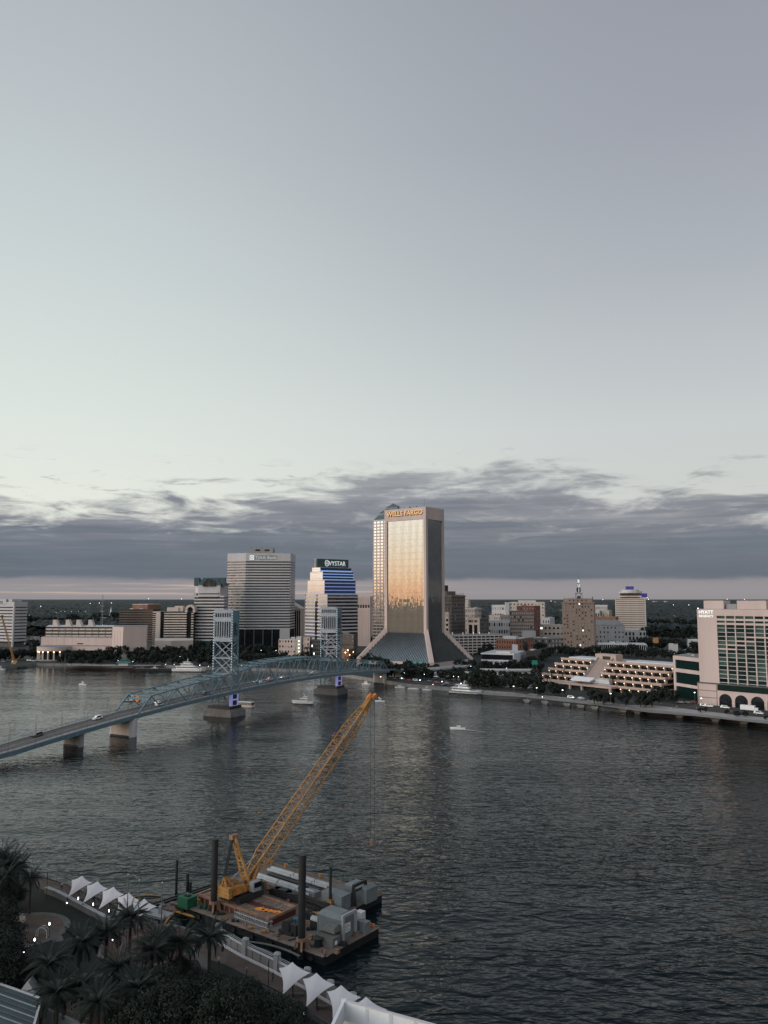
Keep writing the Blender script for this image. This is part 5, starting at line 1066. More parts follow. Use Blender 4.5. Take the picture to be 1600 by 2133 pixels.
    for (a, b2, w0, w1, z0, z1) in ((-7.2, 7.2, -10.5, 10.5, -2, 3.4), (-6.4, 6.4, -9.4, 9.4, 3.4, 4.4)):
        pm.hexa([S(sc_ + a, w0, z0), S(sc_ + b2, w0, z0), S(sc_ + b2, w1, z0), S(sc_ + a, w1, z0), S(sc_ + a, w0, z1), S(sc_ + b2, w0, z1), S(sc_ + b2, w1, z1), S(sc_ + a, w1, z1)])
    part(T, 'pier_base', quay if sc_ < 0 else darkc, pm); part(T, 'pier_deck', signd, MB().hexa([S(sc_ - 5.5, -8.6, 4.4), S(sc_ + 5.5, -8.6, 4.4), S(sc_ + 5.5, 8.6, 4.4), S(sc_ - 5.5, 8.6, 4.4), S(sc_ - 5.5, -8.6, 6.2), S(sc_ + 5.5, -8.6, 6.2), S(sc_ + 5.5, 8.6, 6.2), S(sc_ - 5.5, 8.6, 6.2)]))
    part(T, 'under_brace', steelb, MB().beam(S(sc_ - 3, -7, 6), S(sc_ - 3, 0, 13.5), .5).beam(S(sc_ - 3, 7, 6), S(sc_ - 3, 0, 13.5), .5).beam(S(sc_ - 3, -7, 7), S(sc_ - 3, 7, 7), .5)); 
    part(T, 'led_washed_leg', ledp, MB().hexa([S(sc_ - 3.6, 6.3, 6.2), S(sc_ + 3.6, 6.3, 6.2), S(sc_ + 3.6, 7.7, 6.2), S(sc_ - 3.6, 7.7, 6.2), S(sc_ - 3.6, 6.3, 13.6), S(sc_ + 3.6, 6.3, 13.6), S(sc_ + 3.6, 7.7, 13.6), S(sc_ - 3.6, 7.7, 13.6)]))  # lavender light falling on the leg, put in as surface glow
    for i, (z0, z1) in enumerate(((6.6, 9.4), (10.4, 13.0))): part(T, 'leg_opening', signd, MB().hexa([S(sc_ - 1.9, 7.6, z0), S(sc_ + 1.9, 7.6, z0), S(sc_ + 1.9, 7.8, z0), S(sc_ - 1.9, 7.8, z0), S(sc_ - 1.9, 7.6, z1), S(sc_ + 1.9, 7.6, z1), S(sc_ + 1.9, 7.8, z1), S(sc_ - 1.9, 7.8, z1)]))
for sc_, m in ((-89, creamc), (-121, greyc), (-190, greyc), (-225, greyc), (198, greyc), (230, greyc)):
    zt_ = zb(sc_) - .7
    if zt_ > 1:
        t2 = 2.4 if sc_ == -89 else 1.6; hw = 6.2 if sc_ == -89 else 4.4
        def hx(t_, w_, z0, z1): return [S(sc_ - t_, -w_, z0), S(sc_ + t_, -w_, z0), S(sc_ + t_, w_, z0), S(sc_ - t_, w_, z0), S(sc_ - t_, -w_, z1), S(sc_ + t_, -w_, z1), S(sc_ + t_, w_, z1), S(sc_ - t_, w_, z1)]
        part(R, 'pier', m if sc_ == -89 else quay, MB().hexa(hx(t2, hw, -2, zt_))); part(R, 'pier_cap', greyc, MB().hexa(hx(t2 + .5, hw + 1.2, zt_ - 1.0, zt_ + .05))); part(R, 'waterline_band', blks, MB().hexa(hx(t2 + .25, hw + .4, -2, .9)))
        for w in (-hw, hw): part(R, 'pier_column', palec if sc_ == -89 else greyc, MB().cyl(S(sc_, w, -2), S(sc_, w, zt_ + .1), t2 + .2, n=10))
bp_ = []
for s_ in (-150, -136, -121, -107, -92, -164):
    for w_ in (-8.8, 8.8):
        if (s_ + w_) % 2 > 5: continue
        q = S(s_, w_, zb(s_) + 1.2); o = thing('bridge_lamp_post', 'b', 'lamp post'); o.location = q; part(o, 'pole', polem, MB().cyl((0, 0, 0), (0, 0, 8.5), .09, .06, 5)); part(o, 'arm', polem, MB().beam((0, 0, 8.4), (-.9 * w_ / 8.8, .45 * w_ / 8.8, 8.7), .07)); bp_.append(o)
bpy.context.view_layer.update(); number(bp_, '{} thin lamp post on the bridge approach', 'lamp posts on the bridge approach')
s = -78; q = S(s, -1.2, zb(s) + ht(s) - 2.0); dmd = MB(); 
dmd.add([S(s - .6, -1.2, q[2] + 2.0), S(s - .6, 1.0, q[2]), S(s - .6, -1.2, q[2] - 2.0), S(s - .6, -3.4, q[2]), S(s - .5, -1.2, q[2] + 2.0), S(s - .5, 1.0, q[2]), S(s - .5, -1.2, q[2] - 2.0), S(s - .5, -3.4, q[2])], [(0, 1, 2, 3), (7, 6, 5, 4), (0, 4, 5, 1), (1, 5, 6, 2), (2, 6, 7, 3), (3, 7, 4, 0)]); single('diamond_sign', 'orange diamond road sign hung on the first bridge portal', 'sign', oran, dmd, loc=q, world=True)
# ------------------------------------------------------------ lamps
def lamp_proto(h, m, hs=.5, arm=.0):
    t_ = thing('street_lamp', 'lamp', 'street lamp'); part(t_, 'pole', polem, MB().cyl((0, 0, 0), (0, 0, h), .11, .07, 6)); part(t_, 'lamp_head', m, MB().lathe((arm, 0, h), [(hs * .4, -.1), (hs, .1), (hs * .7, hs * .5), (.05, hs * .7)], 8)); return t_
LP = [lamp_proto(8, lampw, .46), lamp_proto(5, lampw, .3), lamp_proto(7, lampd, .34)]
def lamps_at(k, pts, z, lb, gr):
    out = []
    for x, y in pts:
        h = (8, 5, 7)[k]; q = G(x, y, z + h); c = copy_tree(LP[k]); c.location = (q.x, q.y, z); out.append(c)
    bpy.context.view_layer.update(); number(out, lb, gr); return out
lamps_at(0, [(793, 1410), (837, 1413), (875, 1417), (921, 1420), (1020, 1414), (1070, 1430), (960, 1424), (1118, 1433), (1172, 1438), (1272, 1445), (1461, 1455), (1447, 1443)], GZ, '{} bright lamp along the far river walk', 'bright lamps on the far river walk')
lamps_at(1, [(842, 1402), (884, 1405), (897, 1403), (939, 1405), (955, 1388), (976, 1381), (1021, 1411), (1055, 1392), (955, 1410), (975, 1386), (981, 1388), (1130, 1452), (1194, 1453), (902, 1426), (945, 1409)], GZ, '{} small lamp among the trees below the gold tower', 'small lamps below the gold tower')
lamps_at(0, [(375, 1368), (416, 1386), (544, 1355), (503, 1386), (521, 1387), (575, 1355)], GZ, '{} bright lamp on the bank near the first lift tower', 'lamps near the first lift tower')
lamps_at(1, [(345, 1384), (363, 1384), (246, 1376), (277, 1378), (52, 1341), (161, 1361), (150, 1362), (136, 1362), (125, 1361), (82, 1336), (114, 1361), (434, 1388)], GZ, '{} small lamp on the west bank', 'small lamps on the west bank')
lamps_at(2, [(1164, 1353), (1119, 1343), (1137, 1308), (1147, 1307), (1020, 1304), (1027, 1305), (1036, 1303), (1043, 1305), (1050, 1278), (1055, 1279), (1059, 1277), (1129, 1275), (1393, 1356), (1405, 1362), (1427, 1353), (1421, 1317), (1344, 1315), (983, 1331)], GZ, '{} pale lamp among the buildings behind the terraces', 'pale lamps among the buildings')
far = []
for x, y in [(85, 1263), (188, 1257), (207, 1256), (232, 1256), (61, 1281), (127, 1273), (117, 1276), (135, 1274), (149, 1274), (164, 1273), (178, 1274), (310, 1247.5), (378, 1247.5), (214, 1302), (1086, 1266), (1088, 1267), (1351, 1248.5), (1435, 1260), (1403, 1260), (1515, 1248), (1551, 1248.5), (1405, 1283), (1420, 1288), (1256, 1249), (1148, 1252), (1348, 1245)]:
    z = 40 if y < 1250 else 22; q = G(x, max(y, 1251), z) if y >= 1251 else AT(x, y, 6000); c = single('mast_light', 'l', 'light', lampd if y > 1270 else lampw, MB().lathe((0, 0, 0), [(.3, -.9), (1.3, 0), (.3, .9)], 6), loc=(q.x, q.y, q.z)); s_ = max(.35, q.y / 3900); c.scale = (s_,) * 3
    c2 = link('mast', MB().cyl((0, 0, -45), (0, 0, -.9), .15, n=4).mesh('mast', polem), c); far.append(c)
bpy.context.view_layer.update(); number(far, '{} far light above the woods', 'far lights over the woods')
# far small buildings in the woods
fb = []
for i, (x, y, w_, h_) in enumerate([(100, 1278, 9, 3), (112, 1279, 7, 4), (133, 1276, 8, 5), (165, 1277, 12, 2), (208, 1289, 26, 12), (232, 1291, 16, 9), (1365, 1253, 9, 3), (1388, 1253, 8, 3), (1158, 1254, 5, 3), (1440, 1291, 16, 6), (1425, 1302, 10, 4), (1163, 1272, 18, 5), (1147, 1268, 12, 4), (1182, 1285, 12, 6), (240, 1300, 14, 8), (70, 1305, 22, 7), (72, 1330, 16, 12), (1010, 1294, 12, 5), (1030, 1280, 22, 5), (1400, 1316, 22, 3), (1352, 1304, 14, 4), (55, 1313, 16, 5), (1590, 1270, 14, 8)]):
    Y = G(x, y + h_, GZ).y; c = G(x, y + h_, GZ); W_ = w_ / FOC * Y; H_ = h_ / FOC * Y * 1.2; o = thing('far_building', 'f', 'building', (c.x, Y, GZ)); part(o, 'wall', random.choice((palec, creamc, palec, greyc)), MB().box((c.x, Y, GZ + H_ / 2), (W_, W_ * .6, H_), random.uniform(-.4, .4))); 
    rr = o.children[0]; mb = MB(); 
    part(o, 'roof', roofw, MB().box((c.x, Y, GZ + H_ + .3), (W_ * 1.04, W_ * .63, .6), 0)); part(o, 'window_strip', dglass, MB().box((c.x, Y - W_ * .05, GZ + H_ * .6), (W_ * 1.01, W_ * .6, H_ * .18), 0)); fb.append(o)
bpy.context.view_layer.update(); number(fb, '{} small pale building standing low in the far woods', 'small pale buildings in the woods')
c = G(231, 1276, GZ + 30); single('church_steeple', 'thin white church steeple rising from the western woods', 'steeple', whitep, MB().box((0, 0, 12), (7, 7, 24)).lathe((0, 0, 24), [(4, 0), (.2, 22)], 6), loc=(c.x, c.y, GZ))
# radio mast
q = AT(211, 1330, 1150); mb = MB()
for a, b2 in ((-1, -1), (1, -1), (0, 1)): mb.cyl((a * 2, b2 * 2, 0), (a * .4, b2 * .4, 74), .18, n=4)
z = 0
while z < 72: f = 1 - z / 80; mb.beam((-2 * f, -2 * f, z), (2 * f, -2 * f, z + 4), .12).beam((2 * f, -2 * f, z), (0, 2 * f, z + 4), .12); z += 4
for z in (50, 58, 66): mb.box((0, 0, z), (5, 5, .8))
single('radio_mast', 'thin dark lattice radio mast behind the arts hall', 'mast', greyc, mb, loc=(q.x, q.y, GZ))
# ------------------------------------------------------------ elevated roads
def viaduct(label, pts, w, z, name='elevated_road'):
    q = [G(x, y, z) for x, y in pts]; c = q[0]; R = thing(name, label, 'road', (c.x, c.y, GZ)); dk = MB(); pr_ = MB(); cl = MB()
    for a, b2 in zip(q, q[1:]):
        d = (b2 - a).normalized(); n = Vector((-d.y, d.x, 0)) * w / 2; dk.hexa([a - n - Vector((0, 0, 1.1)), b2 - n - Vector((0, 0, 1.1)), b2 + n - Vector((0, 0, 1.1)), a + n - Vector((0, 0, 1.1)), a - n, b2 - n, b2 + n, a + n])
        for s_ in (-1, 1): e = n * s_ * .98; pr_.beam(a + e + Vector((0, 0, .45)), b2 + e + Vector((0, 0, .45)), .3, .9)
        k = max(1, int((b2 - a).length / 25))
        for i in range(k): p_ = a + (b2 - a) * ((i + .5) / k); cl.cyl((p_.x, p_.y, GZ - 1), (p_.x, p_.y, z - 1), .7, n=8)
    part(R, 'deck', greyc, dk); part(R, 'barrier', palec, pr_); part(R, 'column', greyc, cl)
viaduct('elevated road running below the flared tower toward the bridge', [(795, 1398), (850, 1396), (905, 1393), (960, 1388), (985, 1382)], 9, 9)
viaduct('lower elevated road in front of the white pavilion', [(905, 1401), (1000, 1402), (1060, 1405), (1130, 1403)], 8, 6)
viaduct('upper elevated road beside the white pavilion trees', [(1000, 1395), (1060, 1396), (1125, 1396)], 7, 7)
viaduct('distant elevated highway left of the hotel', [(1345, 1306), (1400, 1306), (1460, 1311)], 16, 12)
viaduct('second distant highway ramp left of the hotel', [(1352, 1312), (1410, 1315), (1460, 1317)], 12, 9)
viaduct('distant highway behind the west banded office', [(50, 1312), (85, 1311), (130, 1312), (180, 1309)], 12, 10)
viaduct('bypass road behind the grove near the broad bank tower', [(495, 1333), (560, 1334), (600, 1336), (640, 1340)], 10, 10)
# river road sheet and car park
def sheet(name, pts, z, m, z0=GZ, kind='structure'): q = [G(x, y, z0) for x, y in pts]; return struct(name, m, MB().add([(p.x, p.y, z0 + z) for p in q], [tuple(range(len(q)))]), kind)
sheet('river_road', [(800, 1417), (960, 1432), (1100, 1445), (1100, 1441), (960, 1427), (800, 1412)], .02, asph)
sheet('car_park', [(900, 1408), (1110, 1410), (1105, 1434), (985, 1430), (880, 1420)], .012, asph)
sheet('riverwalk', [(1090, 1446), (1245, 1463), (1350, 1477), (1450, 1485), (1620, 1503), (1620, 1510), (1450, 1492), (1350, 1484), (1250, 1470), (1100, 1453), (1000, 1446), (850, 1432), (852, 1430), (1000, 1443)], .05, quay)
sheet('riverwalk_plaza', [(1290, 1468), (1370, 1470), (1440, 1478), (1530, 1489), (1620, 1497), (1620, 1504), (1530, 1496), (1440, 1486), (1350, 1478)], .06, paving)
sheet('hotel_drive', [(1300, 1458), (1440, 1462), (1620, 1480), (1620, 1494), (1480, 1484), (1400, 1473)], .03, asph)
sheet('west_lawn', [(140, 1386), (240, 1388), (335, 1387), (335, 1384), (240, 1384), (140, 1382)], .02, paving)
bo = []
for x, y in [(1099, 1459), (1137, 1462), (1183, 1466), (1212, 1469), (1241, 1472), (1329, 1481), (1417, 1489), (1492, 1497), (1551, 1502), (1300, 1478)]:
    q = G(x, y, 1.5); o = single('viewing_platform', 'v', 'platform', quay, MB().box((0, 0, .9), (5.2, 3.2, 1.0), -.75).box((0, .6, -1), (3.6, 2.0, 3), -.75).box((0, 0, 1.9), (.5, .5, 1.0)), loc=(q.x, q.y, .6)); bo.append(o)
bpy.context.view_layer.update(); number(bo, '{} small concrete lookout jutting from the far river wall', 'lookouts along the far river wall')
gs = []
for x, y, lb in ((870, 1380, 'wide green highway sign at the foot of the flared tower'), (1114, 1380, 'small green road sign left of the terraced building')):
    Y = 745 if x < 900 else 700; q = AT(x, y, Y); w_ = 13 if x < 900 else 5; o = thing('green_road_sign', lb, 'sign', (q.x, q.y, GZ)); part(o, 'sign_panel', green, MB().box((q.x, q.y, q.z), (w_, .3, 3.2 if x < 900 else 3.6))); part(o, 'post', polem, MB().cyl((q.x - w_ * .3, q.y + .3, GZ), (q.x - w_ * .3, q.y + .3, q.z), .15, n=5).cyl((q.x + w_ * .3, q.y + .3, GZ), (q.x + w_ * .3, q.y + .3, q.z), .15, n=5))
    if x < 900:
        for k in range(2): part(o, 'lettering', whitep, MB().box((q.x - 2.6 + 5.4 * k, q.y - .2, q.z + .5), (3.6, .05, .35)).box((q.x - 2.8 + 5.4 * k, q.y - .2, q.z - .5), (2.6, .05, .3)))
# ------------------------------------------------------------ cars
def car_proto(k, kind='car'):
    t_ = thing('parked_car', 'car', 'car'); m = carc[k]; pr_ = [(-2.2, .35), (2.2, .35), (2.25, .75), (1.3, .95), (.7, 1.42), (-1.1, 1.45), (-1.75, 1.0), (-2.2, .92)]
    if kind == 'suv': pr_ = [(-2.3, .4), (2.3, .4), (2.35, .95), (1.3, 1.1), (.8, 1.75), (-1.9, 1.78), (-2.3, 1.1), (-2.33, .9)]
    n = len(pr_); mb = MB(); vs = [(x, -.88 if z < 1.1 else -.7, z) for x, z in pr_] + [(x, .88 if z < 1.1 else .7, z) for x, z in pr_]; mb.add(vs, [tuple(range(n)), tuple(range(2 * n - 1, n - 1, -1))] + [(i, n + i, n + (i + 1) % n, (i + 1) % n) for i in range(n)]); part(t_, 'body', m, mb)
    zt_ = 1.36 if kind == 'car' else 1.66; part(t_, 'window', dglass, MB().hexa([(-1.55, -.83, 1.0), (1.15, -.83, 1.0), (1.15, .83, 1.0), (-1.55, .83, 1.0), (-1.15, -.74, zt_), (.68, -.74, zt_), (.68, .74, zt_), (-1.15, .74, zt_)]))
    for x in (-1.35, 1.35):
        for y in (-.85, .85): part(t_, 'wheel', black, MB().cyl((x, y - .1, .33), (x, y + .1, .33), .33, n=10))
    for y in (-.6, .6): part(t_, 'headlight', palec, MB().box((2.2, y, .68), (.12, .3, .16)))
    return t_
CARS = [car_proto(i, 'suv' if i in (0, 2) else 'car') for i in range(6)]
def cars_at(pts, z, lb, gr, rz=None, s=1.15):
    out = []
    for p in pts:
        q = G(p[0], p[1], z); c = copy_tree(CARS[p[2] if len(p) > 2 else random.randrange(6)]); c.location = (q.x, q.y, z); c.rotation_euler.z = (rz if rz is not None else random.choice((.9, .9 + 3.14159, -.7))) + random.uniform(-.06, .06); c.scale = (s, s, s); out.append(c)
    bpy.context.view_layer.update(); number(out, lb, gr); return out
pk = []
for r_ in range(5):
    for i in range(13): pk.append((905 + i * 15 + random.uniform(-3, 3) + r_ * 5, 1411 + r_ * 4.2 + i * .55))
cars_at(random.sample(pk, 50), GZ + .05, '{} parked car in the tree shaded riverside car park', 'cars in the riverside car park')
cars_at([(1468, 1472, 0), (1477, 1473, 0), (1511, 1476, 0), (1434, 1466, 3), (1443, 1465, 4), (1418, 1465, 1)], GZ + .05, '{} vehicle standing before the pink hotel', 'cars before the hotel', rz=-.75)
cars_at([(1581, 1488, 0)], GZ + .05, 'white car parked low at the right edge before the hotel', 'x', rz=-.75)
cars_at([(1190, 1455, 0), (1211, 1457, 1)], GZ + .05, '{} vehicle on the drive below the terraced building', 'cars below the terraces', rz=-.85)
cars_at([(822, 1416), (838, 1416), (853, 1419), (866, 1419), (895, 1421), (910, 1424), (930, 1426)], GZ + .05, '{} car on the river road', 'cars on the river road', rz=-.75)
cars_at([(440, 1383), (447, 1384), (30, 1380), (61, 1377), (70, 1378), (8, 1380)], GZ + .05, '{} car on the west bank', 'cars on the west bank', rz=-.1)
br = []
for s_, w_, k in ((-140, -2.6, 2), (-104, -2.8, 0), (-66, 2.9, 0), (-60, -3, 1), (28, 3, 0), (30, -3, 1), (36, 3, 4), (44, -3, 0), (55, 2.6, 3), (60, -3, 1), (85, 3, 4), (98, -3, 0), (150, 3, 1), (172, 3, 3), (-28, 3, 2)):
    c = copy_tree(CARS[k]); z = zb(s_) + 1.16; c.location = S(s_, w_, z); c.rotation_euler = (0, -math.atan(zb(s_ + 1) - zb(s_)), math.atan2(BA.y, BA.x)) if w_ > 0 else (0, math.atan(zb(s_ + 1) - zb(s_)), math.atan2(-BA.y, -BA.x)); c.scale = (1.12,) * 3
    if w_ < 0:
        for ch in c.children:
            if ch.name.startswith('headlight'): ch.data = ch.data.copy(); ch.data.materials[0] = headl
    br.append(c)
bpy.context.view_layer.update(); number(br, '{} vehicle on the lift bridge roadway', 'vehicles on the bridge')
for o in CARS + LP:
    for ch in list(o.children): D.objects.remove(ch)
    D.objects.remove(o)
q = G(1562, 1482, GZ); R = thing('box_truck', 'white box truck parked before the hotel arches', 'truck', (q.x, q.y, GZ)); a = -.72; ca, sa_ = math.cos(a), math.sin(a)
def rb(x, y, z): return (q.x + x * ca - y * sa_, q.y + x * sa_ + y * ca, GZ + z)
part(R, 'cargo_box', whitep, MB().box(rb(-1, 0, 2.3), (8.2, 2.5, 2.8), a)); part(R, 'cab', whitep, MB().box(rb(4.1, 0, 1.5), (1.9, 2.2, 1.9), a)); part(R, 'windscreen', dglass, MB().box(rb(4.75, 0, 1.9), (.7, 2.0, .8), a))
for x in (-3.5, 3.6):
    for y in (-1.1, 1.1): part(R, 'wheel', black, MB().cyl(rb(x, y - .15, .5), rb(x, y + .15, .5), .5, n=10))
# ------------------------------------------------------------ boats
def hullmesh(L_, B, H_, sheer=.5, n=10, bow=.35):
    mb = MB(); rings = []
    for i in range(n + 1):
        t_ = i / n; x = -L_ / 2 + L_ * t_; w = B / 2 * (1 if t_ < 1 - bow else math.sqrt(max(0., 1 - ((t_ - 1 + bow) / bow) ** 2)) * .97 + .03); w *= min(1, .86 + t_); zt_ = H_ * (1 + sheer * max(0, t_ - .3) ** 2)
        xb = x - (L_ * .07 * max(0, (t_ - .8) / .2)); rings.append([(xb, -w * .72, -.4), (xb, -w * .88, H_ * .35), (x, -w, zt_), (x, w, zt_), (xb, w * .88, H_ * .35), (xb, w * .72, -.4)])
    vs = [p for r in rings for p in r]; fs = [(5, 4, 3, 2, 1, 0), tuple(n * 6 + k for k in range(6))]
    for i in range(n):
        for k in range(6): fs.append((i * 6 + k, i * 6 + (k + 1) % 6, (i + 1) * 6 + (k + 1) % 6, (i + 1) * 6 + k))
    return mb.add(vs, fs)
def tierb(mb, x0, x1, w, z0, z1, rf=.6, ra=.15):
    return mb.hexa([(x0, -w, z0), (x1, -w, z0), (x1, w, z0), (x0, w, z0), (x0 + ra, -w * .93, z1), (x1 - rf, -w * .93, z1), (x1 - rf, w * .93, z1), (x0 + ra, w * .93, z1)])
def boat(name, label, px, py, ang, L_, tiers, H_=None, mast=True, cat='boat', hm=None):
    q = G(px, py); t_ = thing(name, label, cat); B = L_ * .24; H_ = H_ or L_ * .085; part(t_, 'hull', hm or boatw, hullmesh(L_, B, H_)); part(t_, 'deck', palec, MB().box((-L_ * .04, 0, H_ * .98), (L_ * .86, B * .8, .08))); z = H_; w = B * .42
    if L_ > 12: part(t_, 'waterline_stripe', signd, hullmesh(L_ * 1.002, B * 1.01, H_ * .16, 0))
    for k, (a, b2, h) in enumerate(tiers):
        x0, x1 = L_ * a, L_ * b2; part(t_, 'cabin', boatw, tierb(MB(), x0, x1, w, z, z + h, h * .9)); part(t_, 'cabin_window', dglass, tierb(MB(), x0 + L_ * .02, x1 - h * .25 - .1, w * 1.02, z + h * .42, z + h * .78, h * .45)); part(t_, 'upper_deck', boatw, MB().hexa([(x0 - L_ * .04, -w * 1.08, z + h), (x1 - h * .8, -w * 1.08, z + h), (x1 - h * .8, w * 1.08, z + h), (x0 - L_ * .04, w * 1.08, z + h), (x0 - L_ * .04, -w * 1.08, z + h + .18), (x1 - h * .7, -w * 1.08, z + h + .18), (x1 - h * .7, w * 1.08, z + h + .18), (x0 - L_ * .04, w * 1.08, z + h + .18)])); z += h + .18; w *= .86
    if mast: xm = L_ * (tiers[-1][0] + tiers[-1][1]) / 2 if tiers else 0; part(t_, 'mast', boatw, MB().cyl((xm - .3, -w * .6, z - .1), (xm, -w * .2, z + L_ * .06), .12, n=5).cyl((xm - .3, w * .6, z - .1), (xm, w * .2, z + L_ * .06), .12, n=5).box((xm, 0, z + L_ * .06), (.5, w, .2)).cyl((xm, 0, z + L_ * .06), (xm, 0, z + L_ * .12), .06, n=4)); part(t_, 'radar', boatw, MB().lathe((xm + .3, 0, z + L_ * .065), [(.1, 0), (.5, .15), (.3, .5)], 8))
    if L_ > 14: 
        rl = MB(); pts = []
        for i in range(7): f = .62 + .36 * i / 6; ww = B / 2 * (1 if f < .65 else math.sqrt(max(0., 1 - ((f - .65) / .35) ** 2))) * .95; pts.append((-L_ / 2 + L_ * f, ww, H_ * (1 + .5 * max(0, f - .3) ** 2)))
        for sg in (-1, 1):
            pp = [(x, y * sg, z_ + .9) for x, y, z_ in pts]; rl.tube(pp, .04, 4)
            for (x, y, z_) in pts: rl.cyl((x, y * sg, z_), (x, y * sg, z_ + .9), .03, n=4)
        part(t_, 'rail', silver, rl)
    t_.location = (q.x, q.y, 0); t_.rotation_euler.z = math.radians(ang); return t_
boat('motor_yacht', 'large white motor yacht with three decks moored behind the lift bridge', 395, 1399, -4, 34, [(-.36, .24, 2.3), (-.24, .12, 2.1), (-.16, .04, 1.7)])
boat('motor_yacht', 'long white yacht moored at the far river wall below the flared tower', 971, 1445, -28, 26, [(-.40, .18, 2.2), (-.22, .10, 1.9)])
boat('sport_cruiser', 'white sport fishing cruiser under way between the two lift towers', 630, 1466, 168, 15.5, [(-.22, .18, 1.6), (-.2, .02, 1.3)], H_=1.9)
boat('small_motorboat', 'small white motorboat behind the crane boom tip', 791, 1462, 175, 7.2, [(-.15, .2, 1.2)], H_=.9)
boat('runabout_boat', 'white runabout crossing open water right of the boom', 953, 1519, 172, 8.5, [(-.18, .1, .7)], H_=.9, mast=False)
boat('small_motorboat', 'tiny boat alone on the bright water at the left', 172, 1427, 170, 7, [(-.15, .2, 1.3)], H_=.9)
boat('harbour_workboat', 'low dark workboat just behind the first bridge truss', 273, 1461, 10, 13, [(-.1, .15, 1.8)], H_=.9, hm=greyc)
boat('moored_boat', 'first small white boat along the far river walk', 834, 1433, -22, 8.6, [(-.2, .15, 1.0)], H_=.9, mast=False)
boat('moored_boat', 'second small white boat along the far river walk', 862, 1436, -22, 9.6, [(-.3, .0, .6)], H_=.9, mast=False)
boat('moored_boat', 'third small dark topped boat along the far river walk', 890, 1438, -22, 8, [(-.2, .1, .9)], H_=.8)
boat('moored_boat', 'white cabin boat moored just right of the far lift tower', 764, 1426, -25, 8.5, [(-.25, .2, 1.3)], H_=.9)
boat('moored_boat', 'small white boat at the timber pier left of the large yacht', 323, 1393, 0, 8, [(-.2, .2, 1.3)], H_=.9)
boat('moored_boat', 'white boat moored at the left frame edge by the work dock', 2, 1396, 20, 9, [(-.3, .2, 1.8)], H_=1.2)
boat('moored_boat', 'grey boat at the far lift tower pier', 703, 1443, 5, 6, [(-.2, .2, 1.2)], H_=.8)
q = G(514, 1472); R = thing('excursion_boat', 'flat roofed excursion boat with open lower deck by the near lift tower', 'boat'); part(R, 'hull', boatw, hullmesh(13, 4.4, 1.1, .2)); part(R, 'cabin_window', dglass, MB().box((-.6, 0, 1.9), (9.8, 3.8, 1.3))); part(R, 'roof', whitep, MB().box((-.9, 0, 3.0), (10.8, 4.3, .25))); 
for x in (-5.5, -3, -.5, 2, 4.2):
    for y in (-2, 2): part(R, 'post', boatw, MB().cyl((x, y, 1.0), (x, y, 3.0), .08, n=5))
R.location = (q.x, q.y, 0); R.rotation_euler.z = -.35
def wake(label, pts, w0, w1):
    mb = MB(); P = [G(x, y, .03) for x, y in pts]; n = len(P); rd = random.Random(len(label)); vs = []
    for i, p in enumerate(P): w = (w0 + (w1 - w0) * i / (n - 1)) * rd.uniform(.6, 1.1); vs += [(p.x, p.y - w, .03), (p.x, p.y + w, .03)]
    mb.add(vs, [(2 * i, 2 * i + 1, 2 * i + 3, 2 * i + 2) for i in range(n - 1)]); o = struct('boat_wake', foam, mb, 'stuff'); o['label'] = label
wake('thin white wake streak left of the boom', [(x, 1491 + (x % 3) * .3) for x in range(612, 644, 4)], .12, .3)
wake('thin white wake behind the runabout', [(965 + i * 6, 1519 + i * .7 + (i % 2) * .4) for i in range(9)], .7, .25)
wake('thin white wake crossing behind the boom', [(760 + i * 6, 1500 + (i % 2) * .4) for i in range(9)], .12, .2)
wake('short white wake behind the sport cruiser', [(652 + i * 3, 1470 + i * .35) for i in range(6)], .25, .12)
# west work dock
q = G(30, 1386, 1.5); R = thing('yellow_dock_crane', 'yellow lattice crane leaning in front of the west banded office', 'crane', (q.x, q.y, 1)); b0 = Vector((q.x, q.y, 1.5)); tip = AT(4, 1284, q.y - 5); bt = b0 + Vector((0, 0, 3))
part(R, 'cab', yell, MB().box((q.x, q.y, 3.4), (5, 4, 2.8))); part(R, 'crawler_track', blks, MB().box((q.x, q.y, 1.6), (7, 5, 1.3))); mb = MB(); d = (tip - bt); nn = 16
for sx in (-.8, .8):
    for sy in (-.8, .8): mb.beam(bt + Vector((sx, sy, 0)), tip + Vector((sx * .5, sy * .5, 0)), .28)
for i in range(nn): a_ = bt + d * (i / nn); b_ = bt + d * ((i + 1) / nn); mb.beam(a_ + Vector((-.8, -.8, 0)), b_ + Vector((.8, -.8, 0)), .2).beam(a_ + Vector((.8, -.8, 0)), b_ + Vector((-.8, -.8, 0)), .2)
part(R, 'boom', yell, mb); part(R, 'boom_head', signd, MB().box(tip, (2, 1.5, 2.4))); part(R, 'gantry', yell, MB().beam(b0 + Vector((1, 0, 4)), b0 + Vector((6, 0, 10)), .4).beam(b0 + Vector((6, 0, 10)), bt, .2))
for i, (x, y, w_, dd, h, m, lb) in enumerate([(8, 1391, 22, 9, 2, gdeck, 'grey work barge moored at the left frame edge'), (46, 1392, 9, 5, 1.6, hull, 'small dark barge below the yellow dock crane')]):
    q = G(x, y); single('work_barge', lb, 'barge', m, MB().box((0, 0, h / 2 - .3), (w_, dd, h)).box((w_ * .2, 0, h + .3), (w_ * .25, dd * .4, 1.4)), loc=(q.x, q.y, 0))
